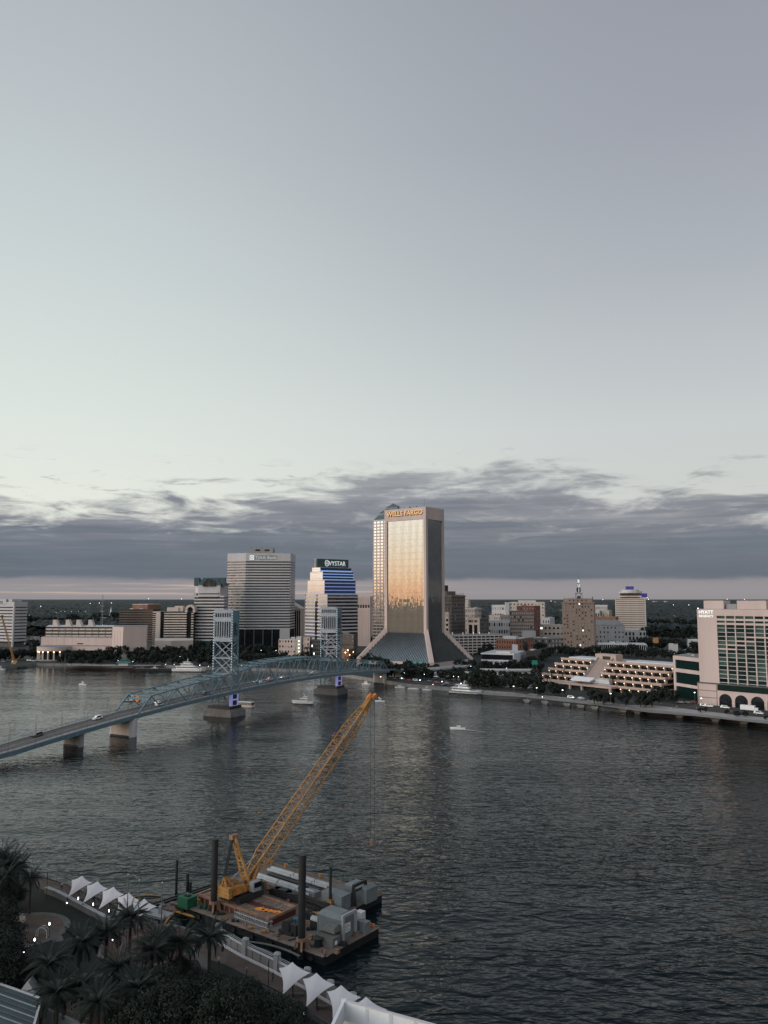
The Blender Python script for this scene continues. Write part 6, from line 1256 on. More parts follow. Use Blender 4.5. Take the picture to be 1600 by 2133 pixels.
q = G(259, 1388, 2); R = thing('green_roof_pavilion', 'small waterside pavilion with a two tiered green hip roof', 'pavilion', (q.x, q.y, 1.5)); part(R, 'wall', palec, MB().box((q.x, q.y, 4), (10, 8, 3.6))); sq = lambda c_, w_: [(c_[0] - w_, c_[1] - w_ * .8), (c_[0] + w_, c_[1] - w_ * .8), (c_[0] + w_, c_[1] + w_ * .8), (c_[0] - w_, c_[1] + w_ * .8)]
prf = mat('pavilion_green_roof', (.05, .13, .115), .6, var=.1); part(R, 'lower_roof', prf, MB().prism(sq(q, 8), 5.8, 8.4, sq(q, 3))); part(R, 'upper_roof', prf, MB().prism(sq(q, 4), 8.8, 11, sq(q, .3))); part(R, 'dock_deck', greyc, MB().box((q.x, q.y, 1.4), (22, 13, .8))); 
for sx in (-7, 7):
    for sy in (-5, 5): part(R, 'post', polem, MB().cyl((q.x + sx, q.y + sy, 1.5), (q.x + sx, q.y + sy, 6), .2, n=5))
q = G(335, 1394, 1.2); R = thing('timber_pier', 'dark timber pier between the pavilion and the large yacht', 'pier', (q.x, q.y, 0)); part(R, 'deck', darkc, MB().box((q.x, q.y, 1.6), (52, 4, .6))); mb = MB()
for i in range(18): part(R, 'pile', blks, MB().cyl((q.x - 25 + i * 3, q.y - 2, -1), (q.x - 25 + i * 3, q.y - 2, 2.6), .25, n=6))
part(R, 'skirt', blks, MB().box((q.x, q.y - 1.9, .8), (50, .2, 1.6)))
# ------------------------------------------------------------ the two work barges
e1 = Vector((.799, -.601, 0)); e2 = Vector((.601, .799, 0)); RZ = math.atan2(e1.y, e1.x); DZ = 1.8
OA = Vector((-47.9, 189.3, 0)); 
def BP(x, y, z=DZ): q = G(x, y, z); return q
def bx(mb, c, u, v, h, z=None, rz=0.0): z = c.z if z is None else z; return mb.box((c.x, c.y, z + h / 2), (u, v, h), RZ + rz)
def pdl(u, v, z, O=OA): q = O + e1 * u + e2 * v; return Vector((q.x, q.y, z))
def barge(label, O, Lu, Lv):
    R = thing('deck_barge', label, 'barge', (O.x, O.y, 0)); c = lambda u, v, z: tuple(pdl(u, v, z, O))
    part(R, 'hull', hull, MB().hexa([c(0, 0, -.8), c(Lu, 0, -.8), c(Lu, Lv, -.8), c(0, Lv, -.8), c(0, 0, DZ - .1), c(Lu, 0, DZ - .1), c(Lu, Lv, DZ - .1), c(0, Lv, DZ - .1)]))
    part(R, 'deck', gdeck, MB().hexa([c(.1, .1, DZ - .1), c(Lu - .1, .1, DZ - .1), c(Lu - .1, Lv - .1, DZ - .1), c(.1, Lv - .1, DZ - .1), c(.1, .1, DZ), c(Lu - .1, .1, DZ), c(Lu - .1, Lv - .1, DZ), c(.1, Lv - .1, DZ)]))
    for (u0, v0, u1, v1) in ((0, 0, Lu, 0), (Lu, 0, Lu, Lv), (0, Lv, Lu, Lv), (0, 0, 0, Lv)): part(R, 'gunwale', deckm, MB().beam(c(u0, v0, DZ + .02), c(u1, v1, DZ + .02), 1.3 if v0 == v1 == 0 else .8, .16))
    for i in range(6): part(R, 'rubbing_strake', blks, MB().beam(c(Lu * (i + .05) / 6, -.12, DZ - .6), c(Lu * (i + .95) / 6, -.12, DZ - .6), .25, .3))
    for (u, v) in ((Lu - .8, .8), (Lu - .8, Lv - .8), (Lu * .5, .6), (.8, .8), (Lu - 1.6, .8), (Lu - 1.6, Lv - .8)): part(R, 'bollard', oran if v > 2 else rust, MB().cyl(c(u, v, DZ), c(u, v, DZ + .75), .22, n=8))
    return R
RA = barge('near rusty decked barge carrying the yellow crane', OA, 45.6, 17.2)
OB = Vector((-8.7, 183.7, 0)) - e1 * 37; RB = barge('rear barge loaded with long pale pipes and grey containers', OB, 37, 13.6)
def spud(label, x0, y0, ytop, r, col=True, z0=DZ, name='spud_pile', cm=rust):
    q = G(x0, y0, z0); zt_ = AT(x0, ytop, q.y).z; R = thing(name, label, 'pile', (q.x, q.y, z0)); part(R, 'shaft', blks, MB().cyl((q.x, q.y, -2), (q.x, q.y, zt_), r, n=14)); part(R, 'cap_rim', blks, MB().cyl((q.x, q.y, zt_ - .5), (q.x, q.y, zt_ + .06), r * 1.05, n=14))
    if col:
        for k in range(4): a = RZ + .78 + k * math.pi / 2; part(R, 'collar_leg', cm, MB().hexa([(q.x + (r + .1) * math.cos(a) - .3, q.y + (r + .1) * math.sin(a) - .3, z0), (q.x + (r + .9) * math.cos(a) + .1, q.y + (r + .9) * math.sin(a) - .3, z0), (q.x + (r + .9) * math.cos(a) + .1, q.y + (r + .9) * math.sin(a) + .3, z0), (q.x + (r + .1) * math.cos(a) - .3, q.y + (r + .1) * math.sin(a) + .3, z0), (q.x + r * math.cos(a) - .2, q.y + r * math.sin(a) - .2, z0 + 2.0), (q.x + (r + .3) * math.cos(a) + .2, q.y + (r + .3) * math.sin(a) - .2, z0 + 2.0), (q.x + (r + .3) * math.cos(a) + .2, q.y + (r + .3) * math.sin(a) + .2, z0 + 2.0), (q.x + r * math.cos(a) - .2, q.y + r * math.sin(a) + .2, z0 + 2.0)]))
        part(R, 'collar_ring', cm, MB().cyl((q.x, q.y, z0 + 1.5), (q.x, q.y, z0 + 2.1), r + .28, n=14))
    return R
spud('thick black spud pile standing by the crane cab', 445, 1897, 1748, .72); spud('thick black spud pile beside the grey machinery container', 628, 1976, 1781, .76)
spud('thin black pile on the rear barge before the pale container', 688, 1893, 1806, .33, cm=yell); spud('tallest thin black pile in open water left of the barge', 367, 1858, 1792, .32, False, 0, 'mooring_pile'); spud('middle thin pile right above the green box', 390, 1862, 1820, .36, False, 0, 'mooring_pile'); spud('short thin pile just above the green box', 396, 1862, 1838, .36, False, 0, 'mooring_pile')
# crane platform of timber mats
P0 = [BP(408, 1866, 3.2), BP(562, 1915, 3.2), BP(612, 1889, 3.2)]; ub = (P0[1] - P0[0]).dot(e1); vb = (P0[2] - P0[1]).dot(e2); O3 = Vector((P0[1].x, P0[1].y, 0)) - e1 * ub
R = thing('crane_platform', 'raised timber platform with red sides under the yellow crane', 'platform', (O3.x, O3.y, DZ)); c3 = lambda u, v, z: tuple(pdl(u, v, z, O3))
part(R, 'side_wall', maroon, MB().hexa([c3(0, 0, DZ), c3(ub, 0, DZ), c3(ub, vb, DZ), c3(0, vb, DZ), c3(0, 0, 3.2), c3(ub, 0, 3.2), c3(ub, vb, 3.2), c3(0, vb, 3.2)]))
npl = 24; pl0 = None
for i in range(npl):
    u = .4 + (ub - .8) * i / npl; w_ = (ub - .8) / npl
    for v0, v1 in ((.5, vb * .36), (vb * .62, vb - .5)): part(R, 'plank', woodm, MB().hexa([c3(u + .04, v0, 3.2), c3(u + w_ - .04, v0, 3.2), c3(u + w_ - .04, v1, 3.2), c3(u + .04, v1, 3.2), c3(u + .04, v0, 3.32 + .03 * (i % 2)), c3(u + w_ - .04, v0, 3.32 + .03 * (i % 2)), c3(u + w_ - .04, v1, 3.32 + .03 * (i % 2)), c3(u + .04, v1, 3.32 + .03 * (i % 2))]))
for a, b2 in (((0, 0), (ub, 0)), ((ub, 0), (ub, vb)), ((0, vb), (ub, vb)), ((0, 0), (0, vb))): part(R, 'edge_beam', rust, MB().beam(c3(*a, 3.3), c3(*b2, 3.3), .5, .5))
for i in range(14): part(R, 'side_post', rust, MB().beam(c3(ub * (i + .5) / 14, -.1, DZ), c3(ub * (i + .5) / 14, -.1, 3.2), .28))
tp = MB(); rd = random.Random(4)
for i in range(26):
    a = BP(533, 1893, 3.3).lerp(BP(580, 1904, 3.3), rd.random()) + e2 * rd.uniform(-.5, .5); s_ = rd.uniform(.3, .8); tp.add([(a.x - s_, a.y, a.z + rd.random() * .3), (a.x, a.y - s_ * .7, a.z + rd.random() * .4), (a.x + s_, a.y + .1, a.z + rd.random() * .3), (a.x + .1, a.y + s_ * .7, a.z + .5 * rd.random())], [(0, 1, 2, 3)])
single('orange_tarp', 'crumpled orange and yellow tarp lying on the platform', 'tarp', mat('tarp_orange', (.75, .26, .03), .6, var=.4, scale=1.2), tp)
# crane
cc = BP(500, 1862, 4.2); R = thing('crawler_crane', 'large yellow crawler crane with a long lattice boom over the river', 'crane', (cc.x, cc.y, 3.3))
F0 = G(512, 1834, 5.6); tip = ray(772, 1456); tip = Vector((tip.x, tip.y, tip.z)) * 1.0; tip = Vector((0, 0, CH)) + tip * (232 / ray(772, 1456).y * 1.0)
tip = AT(772, 1456, 229); bd = (tip - F0).normalized(); BLn = (tip - F0).length; bs = bd.cross(Vector((0, 0, 1))).normalized(); bu = bs.cross(bd).normalized(); hdir = Vector((bd.x, bd.y, 0)).normalized(); HZ = math.atan2(hdir.y, hdir.x)
def cp_(f, s_, h):
    f = f * .72 if f < 0 else f
    q = cc + hdir * f + Vector((hdir.y, -hdir.x, 0)) * s_; return Vector((q.x, q.y, h))
for sd in (-2.7, 2.7): 
    part(R, 'crawler_track', blks, MB().prism([tuple(cp_(a, sd + b2, 0))[:2] for a, b2 in ((-4.2, -.6), (4.2, -.6), (4.2, .6), (-4.2, .6))], 3.35, 4.7))
part(R, 'turntable', blks, MB().cyl((cc.x, cc.y, 3.6), (cc.x, cc.y, 5.1), 1.9, n=16)); part(R, 'skirt_frame', signd, MB().prism([tuple(cp_(a, b2, 0))[:2] for a, b2 in ((-4, -2), (4, -2), (4, 2), (-4, 2))], 3.6, 4.6))  # near-black block between the crawler tracks
part(R, 'machine_deck', yell, MB().prism([tuple(cp_(a, b2, 0))[:2] for a, b2 in ((-6.2, -1.7), (2.6, -1.7), (2.6, 1.7), (-6.2, 1.7))], 5.0, 5.7)); part(R, 'engine_house', yell, MB().prism([tuple(cp_(a, b2, 0))[:2] for a, b2 in ((-5.6, .2), (-.2, .2), (-.2, 1.8), (-5.6, 1.8))], 5.7, 6.7)); part(R, 'engine_house', yell, MB().prism([tuple(cp_(a, b2, 0))[:2] for a, b2 in ((-6.4, -1.5), (-3.6, -1.5), (-3.6, .1), (-6.4, .1))], 5.7, 7.0))
for k in range(3): part(R, 'counterweight', yell, MB().prism([tuple(cp_(a, b2, 0))[:2] for a, b2 in ((-7.6, -2.4), (-6.2, -2.4), (-6.2, 2.4), (-7.6, 2.4))], 5.0 + k * .75, 5.7 + k * .75))
part(R, 'cab', greyc, MB().prism([tuple(cp_(a, b2, 0))[:2] for a, b2 in ((1.0, 1.9), (3.4, 1.9), (3.4, 3.3), (1.0, 3.3))], 4.9, 7.0)); part(R, 'cab_window', dglass, MB().prism([tuple(cp_(a, b2, 0))[:2] for a, b2 in ((1.3, 1.85), (3.5, 1.85), (3.5, 3.35), (1.3, 3.35))], 5.7, 6.8))
for k in range(3): part(R, 'winch_drum', rust, MB().cyl(cp_(-2.4 + 1.9 * k, -1.3, 6.3), cp_(-2.4 + 1.9 * k, .1, 6.3), .62, n=12))
W0, D0 = 1.55, 1.35
def prof(f):
    if f < .12: k = .35 + .65 * f / .12
    elif f > .84: k = 1 - .62 * (f - .84) / .16
    else: k = 1
    return W0 * k, D0 * k
def bpnt(f, a, b2): w_, h_ = prof(f); return F0 + bd * (BLn * f) + bs * (a * w_) + bu * (b2 * h_)
secs = [0, .12, .26, .40, .54, .68, .80, .93]
for k in range(7):
    f0, f1 = secs[k], secs[k + 1]; ch = MB(); lc = MB(); n = max(4, round((f1 - f0) * BLn / 2.4))
    for a in (-1, 1):
        for b2 in (-1, 1): ch.beam(bpnt(f0 + .0006, a, b2), bpnt(f1 - .0006, a, b2), .24, .24)
    for i in range(n):
        fa, fb = f0 + (f1 - f0) * i / n, f0 + (f1 - f0) * (i + 1) / n; fl = i % 2 * 2 - 1
        for b2 in (-1, 1): lc.beam(bpnt(fa, -fl, b2), bpnt(fb, fl, b2), .12)
        for a in (-1, 1): lc.beam(bpnt(fa, a, -fl), bpnt(fb, a, fl), .12)
        for a, b2, c_, d_ in ((-1, -1, 1, -1), (-1, 1, 1, 1), (-1, -1, -1, 1), (1, -1, 1, 1)): lc.beam(bpnt(fa, a, b2), bpnt(fa, c_, d_), .09)
    part(R, 'boom_chord', yell, ch); o = part(R, 'boom_lacing', yell, lc); o['kind'] = 'stuff'; part(R, 'splice_pin', rust, MB().beam(bpnt(f1, -1.15, 1), bpnt(f1, 1.15, 1), .3).beam(bpnt(f1, -1.15, -1), bpnt(f1, 1.15, -1), .3))
part(R, 'boom_walkway', darkc, MB().add([bpnt(.12, .25, .93), bpnt(.12, .85, .93), bpnt(.84, .85, .93), bpnt(.84, .25, .93)], [(0, 1, 2, 3)]).add([bpnt(.12, .25, .89), bpnt(.12, .85, .89), bpnt(.84, .85, .89), bpnt(.84, .25, .89)], [(3, 2, 1, 0)]))
part(R, 'boom_head', yell, MB().hexa([bpnt(.93, -1, -1), bpnt(.93, 1, -1), bpnt(1.0, .9, -1), bpnt(1.0, -.9, -1), bpnt(.93, -1, 1), bpnt(.93, 1, 1), bpnt(1.0, .9, 1.2), bpnt(1.0, -.9, 1.2)]))
for s_ in (-.5, 0, .5): part(R, 'sheave', oran, MB().cyl(bpnt(1.005, s_ - .12, .6), bpnt(1.005, s_ + .12, .6), .75, n=12)); 
part(R, 'jib_stub', oran, MB().beam(bpnt(.985, -1.3, .8), bpnt(1.025, -1.3, 1.6), .5).beam(bpnt(1.0, 0, 1), bpnt(1.035, 1.5, -.2), .6).beam(bpnt(1.0, 1.0, .5), bpnt(1.03, 2.4, .3), .6))
mt = AT(487, 1743, F0.y - 1.0); mb0 = cp_(2.0, 0, 5.6); mm = MB()
for s_ in (-.8, .8): v = Vector((hdir.y, -hdir.x, 0)) * s_; mm.beam(mb0 + v * 1.5, mt + v * .55, .5, .45)
for i in range(1, 8): f = i / 8; a_ = mb0.lerp(mt, f); v = Vector((hdir.y, -hdir.x, 0)) * .8 * (1.5 - .95 * f); mm.beam(a_ - v, a_ + v, .22)
part(R, 'mast', yell, mm); part(R, 'mast_head', rust, MB().box(mt, (1.8, 1.2, 1.0), HZ)); bk = cp_(-6.6, 0, 9.2); part(R, 'backstay_strut', blks, MB().beam(mt - Vector((.3, 0, .3)), bk, .55)); part(R, 'backstay_frame', yell, MB().beam(bk, cp_(-6.6, -1.2, 5.7), .35).beam(bk, cp_(-6.6, 1.2, 5.7), .35).beam(bk, cp_(-2.5, -1, 5.7), .35).beam(bk, cp_(-2.5, 1, 5.7), .35)); part(R, 'boom_hoist_rod', greyc, MB().beam(cp_(-4.5, -1.0, 7.0), bpnt(.1, -.5, 1), .22))
for s_ in (-1.1, 1.1): part(R, 'gantry_leg', yell, MB().beam(bk, cp_(1.2, s_, 5.8), .38)); part(R, 'boom_foot_plate', yell, MB().beam(cp_(2.4, s_ * .8, 5.0), bpnt(.07, s_ * .5, -.6), .3, 1.0))
for k in range(5): part(R, 'side_panel', oran if k % 2 else yell, MB().prism([tuple(cp_(a, b2, 0))[:2] for a, b2 in ((-5.4 + 1.5 * k, 1.8), (-4.1 + 1.5 * k, 1.8), (-4.1 + 1.5 * k, 1.95), (-5.4 + 1.5 * k, 1.95))], 5.1, 6.3))
cb = MB(); tpp = bpnt(1.0, -.8, 1.3); md = [mt.lerp(tpp, f) for f in (.16, .42, .70)]
for s_ in (-.45, .45): v = bs * s_; cb.tube([mt + v, *[m_ + v - Vector((0, 0, .5)) for m_ in md], tpp + v], .035, 4)
part(R, 'pendant_cable', blks, cb)
for m_ in md: part(R, 'pendant_link', rust, MB().beam(m_ - bs * .6 - Vector((0, 0, .5)), m_ + bs * .6 - Vector((0, 0, .5)), .14).beam(m_ - bd * .9 - Vector((0, 0, .6)), m_ + bd * .9 - Vector((0, 0, .4)), .14))
hk = MB(); a_ = bpnt(1.01, 0, .6); 
for s_, dd in ((-.25, .6), (.9, 2.2)): hk.cyl(a_ + bs * s_ + hdir * dd * .2, Vector((a_.x + bs.x * s_ + hdir.x * dd * .2, a_.y + bs.y * s_ + hdir.y * dd * .2, 3)), .045, n=4)
part(R, 'hoist_cable', blks, hk); lz = MB()
for k in range(3): lz.cyl(bpnt(.99, -.3 + .3 * k, -1), F0.lerp(bpnt(.3, 0, -1), .5) - Vector((0, 0, 3.2 - .6 * k)) + bd * (10 + 4 * k), .035, n=4)
part(R, 'tag_line', blks, lz); part(R, 'hook_block', rust, MB().box((a_.x + hdir.x * .12, a_.y + hdir.y * .12, 3.2), (.8, .6, 1.5)))
# deck gear
c = BP(390, 1888); o = thing('green_tool_box', 'bright green box with a dark lid at the left end of the near barge', 'box', (c.x, c.y, DZ)); part(o, 'body', greenp, bx(MB(), c, 3.4, 2.8, 2.3)); part(o, 'lid', blks, bx(MB(), c, 1.6, 1.0, .25, DZ + 2.32)); part(o, 'handle', polem, bx(MB(), c, .8, .2, .2, DZ + 2.6))
c = BP(427, 1893); mb = MB(); 
for i in range(7): q = c + Vector((random.uniform(-1, 1), random.uniform(-.7, .7), 0)); mb.box((q.x, q.y, DZ + .4), (.9, .3, .8), random.random() * 3)
single('green_machine_parts', 'pile of green machine parts between the green box and the spud', 'machine', mat('dark_green_paint', (.01, .07, .045), .6), mb)
c = BP(538, 1852, 3.2); single('green_winch_box', 'small dark green winch box right of the crane', 'box', MATS['dark_green_paint'], bx(MB(), c, 2.2, 1.6, 1.6).cyl((c.x - .8, c.y, 5), (c.x + .8, c.y, 5), .5, n=8))
c = BP(541, 1858, DZ); o = thing('rusty_spud_well', 'empty rusty spud collar behind the crane platform', 'collar', (c.x, c.y, DZ)); part(o, 'ring', rust, MB().lathe((c.x, c.y, DZ), [(1.0, 0), (1.0, 2.2), (1.3, 2.2), (1.3, 2.5), (.8, 2.5), (.8, 1.0)], 12))
for k in range(4): a = k * 1.57 + .4; part(o, 'gusset', rust, MB().box((c.x + 1.3 * math.cos(a), c.y + 1.3 * math.sin(a), DZ + 1.1), (.8, .2, 2.2), a))
def ladder(label, A_, B_, w_, h_, m, name='lattice_section', n=14):
    d = (B_ - A_).normalized(); s_ = Vector((-d.y, d.x, 0)) * w_ / 2; R = thing(name, label, 'frame', tuple(A_)); ch = MB(); lc = MB()
    for a in (-1, 1):
        for z in (0, h_): ch.beam(A_ + s_ * a + Vector((0, 0, z + .1)), B_ + s_ * a + Vector((0, 0, z + .1)), .14)
    L_ = (B_ - A_)
    for i in range(n):
        p_, q_ = A_ + L_ * (i / n), A_ + L_ * ((i + 1) / n); 
        for a in (-1, 1): lc.beam(p_ + s_ * a + Vector((0, 0, .1)), q_ + s_ * a + Vector((0, 0, h_ + .1)), .09).beam(p_ + s_ * a + Vector((0, 0, .1)), p_ + s_ * a + Vector((0, 0, h_ + .1)), .09)
        lc.beam(p_ - s_ + Vector((0, 0, h_ + .1)), q_ + s_ + Vector((0, 0, h_ + .1)), .09).beam(p_ - s_ + Vector((0, 0, .1)), p_ + s_ + Vector((0, 0, .1)), .09)
    part(R, 'chord', m, ch); o = part(R, 'lacing', m, lc); o['kind'] = 'stuff'
ladder('silver lattice walkway section lying beside the timber platform', BP(494, 1908), BP(563, 1933), 1.4, 1.0, silver)
ladder('long black lattice section lying along the rear edge of the near barge', BP(630, 1882), BP(697, 1909), 1.8, 1.5, blks, n=16)
c = BP(590, 1864); mb = MB()
for i in range(14): q = BP(572, 1862).lerp(BP(625, 1880), i / 13); mb.box((q.x, q.y, DZ + .6 + .2 * (i % 3)), (1.8, 1.8, 1.2 + .4 * (i % 2)), RZ + .2 * (i % 4))
single('black_hose_rack', 'heap of black hoses and racks behind the platform', 'rack', blks, mb)
c = BP(600, 1902); single('beige_generator', 'small beige generator box off the platform end', 'generator', creamc, bx(MB(), c, 3.0, 1.8, 1.5))
def winch(label, x, y, s_=1.0, m=blks):
    c = BP(x, y); R = thing('deck_winch', label, 'winch', (c.x, c.y, DZ)); part(R, 'frame', m, bx(MB(), c, 2.6 * s_, 1.6 * s_, .5 * s_)); part(R, 'drum', m, MB().cyl(c + e2 * .7 * s_ + Vector((0, 0, 1.1 * s_)), c - e2 * .7 * s_ + Vector((0, 0, 1.1 * s_)), .8 * s_, n=12)); part(R, 'engine', m, bx(MB(), c + e1 * 1.4 * s_, 1.2 * s_, 1.1 * s_, 1.6 * s_)); part(R, 'exhaust', m, MB().cyl(c + e1 * 1.4 * s_, c + e1 * 1.4 * s_ + Vector((0, 0, 2.3 * s_)), .1, n=6))
winch('black deck winch left of the second thick spud', 601, 1943, 1.4); winch('black deck winch behind the second thick spud', 640, 1913, .9); winch('dark winch by the first thick spud', 470, 1893, .8)
c = BP(617, 1923); single('blue_drum', 'blue drum lying by the second thick spud', 'drum', mat('drum_blue', (.03, .14, .2), .5), MB().cyl((c.x - .7, c.y, DZ + .6), (c.x + .7, c.y, DZ + .6), .6, n=12))
c = BP(655, 1921); single('rusty_a_frame', 'rusty beam frame lying before the grey machinery container', 'frame', rust, MB().beam(BP(637, 1921, 2.2), BP(672, 1918, 2.2), .5).beam(BP(637, 1925, 2.4), BP(668, 1920, 3.2), .35))
c = BP(660, 1935); R = thing('silver_tank', 'dark tank with pale rounded top beside the grey container', 'tank', (c.x, c.y, DZ)); part(R, 'body', blks, bx(MB(), c, 2.6, 1.4, 1.7)); part(R, 'top', silver, MB().cyl(c - e1 * 1.3 + Vector((0, 0, 1.8)), c + e1 * 1.3 + Vector((0, 0, 1.8)), .7, n=12))
def container(label, x, y, u, v, h, m, rib=True, name='container', gable=.0, roofm=None):
    c = BP(x, y); R = thing(name, label, 'container', (c.x, c.y, DZ)); part(R, 'body', m, bx(MB(), c, u, v, h)); 
    cr = [c + e1 * a * u / 2 + e2 * b2 * v / 2 for a, b2 in ((-1.03, -1.03), (1.03, -1.03), (1.03, 1.03), (-1.03, 1.03))]
    ct = [c + e1 * a * u / 2 + e2 * b2 * v / 2 for a, b2 in ((-.75, -.55), (.75, -.55), (.75, .55), (-.75, .55))]
    part(R, 'roof', roofm or m, MB().prism([(p.x, p.y) for p in cr], DZ + h, DZ + h + .12 + gable, [(p.x, p.y) for p in (ct if gable else cr)]))
    if rib:
        for i in range(int(u / .6)): q = c - e1 * (u / 2 - .3 - .6 * i) - e2 * (v / 2); part(R, 'rib', m, bx(MB(), q, .16, .12, h * .96, DZ + .02))
        for i in range(int(v / .6)): q = c + e1 * (u / 2) - e2 * (v / 2 - .3 - .6 * i); part(R, 'rib', m, bx(MB(), q, .12, .16, h * .96, DZ + .02))
    return R, c
R, c = container('large grey machinery house with white notice at the right end of the near barge', 700, 1945, 6.4, 4.6, 4.0, cont, gable=.7)
nq = c + e1 * 3.35 - e2 * .4; part(R, 'notice_board', whitep, bx(MB(), nq, .1, 1.9, 1.7, DZ + 1.3)); tb = MB()
for r_ in range(4):
    for k in range(3 + r_ % 2): tb.add(*(lambda M_: (M_.v, M_.f))(bx(MB(), nq + e1 * .06 - e2 * (.65 - .42 * k), .03, .26, .16, DZ + 2.62 - r_ * .36)))
part(R, 'lettering', signd, tb); part(R, 'door_frame', greyc, bx(MB(), c + e1 * 3.4 - e2 * 1.9, .6, .6, 4.9, DZ)); part(R, 'door_frame', greyc, bx(MB(), c + e1 * 3.4 + e2 * 2.1, .6, .6, 4.9, DZ)); part(R, 'door_frame', greyc, bx(MB(), c + e1 * 3.4 + e2 * .1, .5, 4.4, .5, DZ + 4.5))
R, c = container('olive grey engine box with angled hood in front of the machinery house', 683, 1966, 4.6, 2.4, 1.7, mat('olive_grey', (.12, .12, .11), .8, var=.3), rib=False); part(R, 'angled_hood', MATS['olive_grey'], MB().hexa([tuple(c + e1 * a + e2 * b2 + Vector((0, 0, z))) for a, b2, z in ((-2.8, 0, 2.2), (1.6, 0, 2.2), (1.6, 2.2, 2.3), (-2.8, 2.2, 2.3), (-1.4, .4, 3.0), (1.2, .4, 3.0), (1.2, 2.0, 3.4), (-1.4, 2.0, 3.4))])); part(R, 'notice', whitep, bx(MB(), c + e1 * 2.34 - e2 * .2, .05, .7, .7, DZ + .5))
c = BP(662, 1970); R = thing('cable_reel', 'black cable reel on the deck by the engine box', 'reel', (c.x, c.y, DZ)); part(R, 'flange', blks, MB().cyl((c.x, c.y, DZ), (c.x, c.y, DZ + .15), 1.1, n=14)); part(R, 'flange', blks, MB().cyl((c.x, c.y, DZ + 1.4), (c.x, c.y, DZ + 1.55), 1.1, n=14)); part(R, 'core', blks, MB().cyl((c.x, c.y, DZ + .15), (c.x, c.y, DZ + 1.4), .7, n=12))
container('white box standing behind the machinery house door', 751, 1932, 1.6, 1.4, 3.2, palec, False); container('low grey box right of the machinery house', 757, 1940, 2.4, 1.6, 2.0, cont, False)
container('grey ribbed container at the left on the rear barge', 700, 1888, 6.0, 3.2, 3.0, cont); R, c = container('grey ribbed container at the far right on the rear barge', 752, 1872, 6.4, 4.2, 3.1, cont, gable=.4)
def gate(label, x, y, w_, h_):
    c = BP(x, y); R = thing('black_gate_frame', label, 'frame', (c.x, c.y, DZ))
    for s_ in (-1, 1): q = c + e2 * s_ * w_ / 2; part(R, 'leg', blks, MB().hexa([tuple(q + Vector((a, b2, 0))) for a, b2 in ((-.8, -.4), (.8, -.4), (.8, .4), (-.8, .4))] + [tuple(q + Vector((a, b2, h_))) for a, b2 in ((-.3, -.3), (.3, -.3), (.3, .3), (-.3, .3))]))
    part(R, 'cross_beam', blks, MB().beam(c - e2 * w_ / 2 + Vector((0, 0, h_ - .2)), c + e2 * w_ / 2 + Vector((0, 0, h_ - .2)), .6)); part(R, 'cross_beam', blks, MB().beam(c - e2 * w_ / 2 + Vector((0, 0, h_ - 1.4)), c + e2 * w_ / 2 + Vector((0, 0, h_ - 1.4)), .4))
gate('black portal frame at the end of the rear barge', 749, 1882, 4.4, 4.6)
c = BP(774, 1868); single('orange_round_sign', 'small orange round sign on a post at the rear barge corner', 'sign', oran, MB().cyl((c.x, c.y, DZ), (c.x, c.y, DZ + 2.4), .08, n=5).cyl((c.x, c.y - .1, DZ + 2.6), (c.x, c.y + .02, DZ + 2.6), .6, n=14))
def pipe(label, A_, B_, r, m=silver): 
    o = thing('long_pile', label, 'pile', tuple(A_)); part(o, 'shaft', m, MB().cyl(A_, B_, r, n=12)); part(o, 'strap', blks, MB().cyl(A_.lerp(B_, .4), A_.lerp(B_, .41), r * 1.05, n=12)); part(o, 'strap', blks, MB().cyl(A_.lerp(B_, .75), A_.lerp(B_, .76), r * 1.05, n=12))
pipe('rear pale concrete pile along the far edge of the rear barge', BP(566, 1809, 2.6), BP(690, 1846, 2.6), .6); pipe('second pale pile beside the far edge one', BP(558, 1811, 2.5), BP(682, 1849, 2.5), .36)
pipe('front pale concrete pile nearest the crane', BP(535, 1822, 2.6), BP(655, 1861, 2.6), .58); pipe('slim pale pile lying against the front one', BP(533, 1827, 2.4), BP(645, 1864, 2.4), .34)
for lb, a, b2 in (('tan timber edge beam of the rear barge front', BP(533, 1834, 2.3), BP(700, 1893, 2.3)), ('black timber skid between the pale piles', BP(560, 1822, 2.2), BP(665, 1856, 2.2))): single('timber_skid', lb, 'beam', woodm if 'tan' in lb else blks, MB().beam(a, b2, 1.0, .8))
ybo = []
for x, y in ((566, 1801), (595, 1808), (667, 1829), (552, 1801)): c = BP(x, y); ybo.append(single('yellow_bollard', 'y', 'bollard', yell, MB().cyl((0, 0, 0), (0, 0, .9), .3, n=8).box((0, 0, .9), (1.0, .3, .3)), loc=tuple(c)))
bpy.context.view_layer.update(); number(ybo, '{} yellow bollard on the far edge of the rear barge', 'yellow bollards on the rear barge')
container('low grey open skid behind the second thick spud', 650, 1866, 3.4, 2.2, 1.1, cont, False, 'deck_skid')
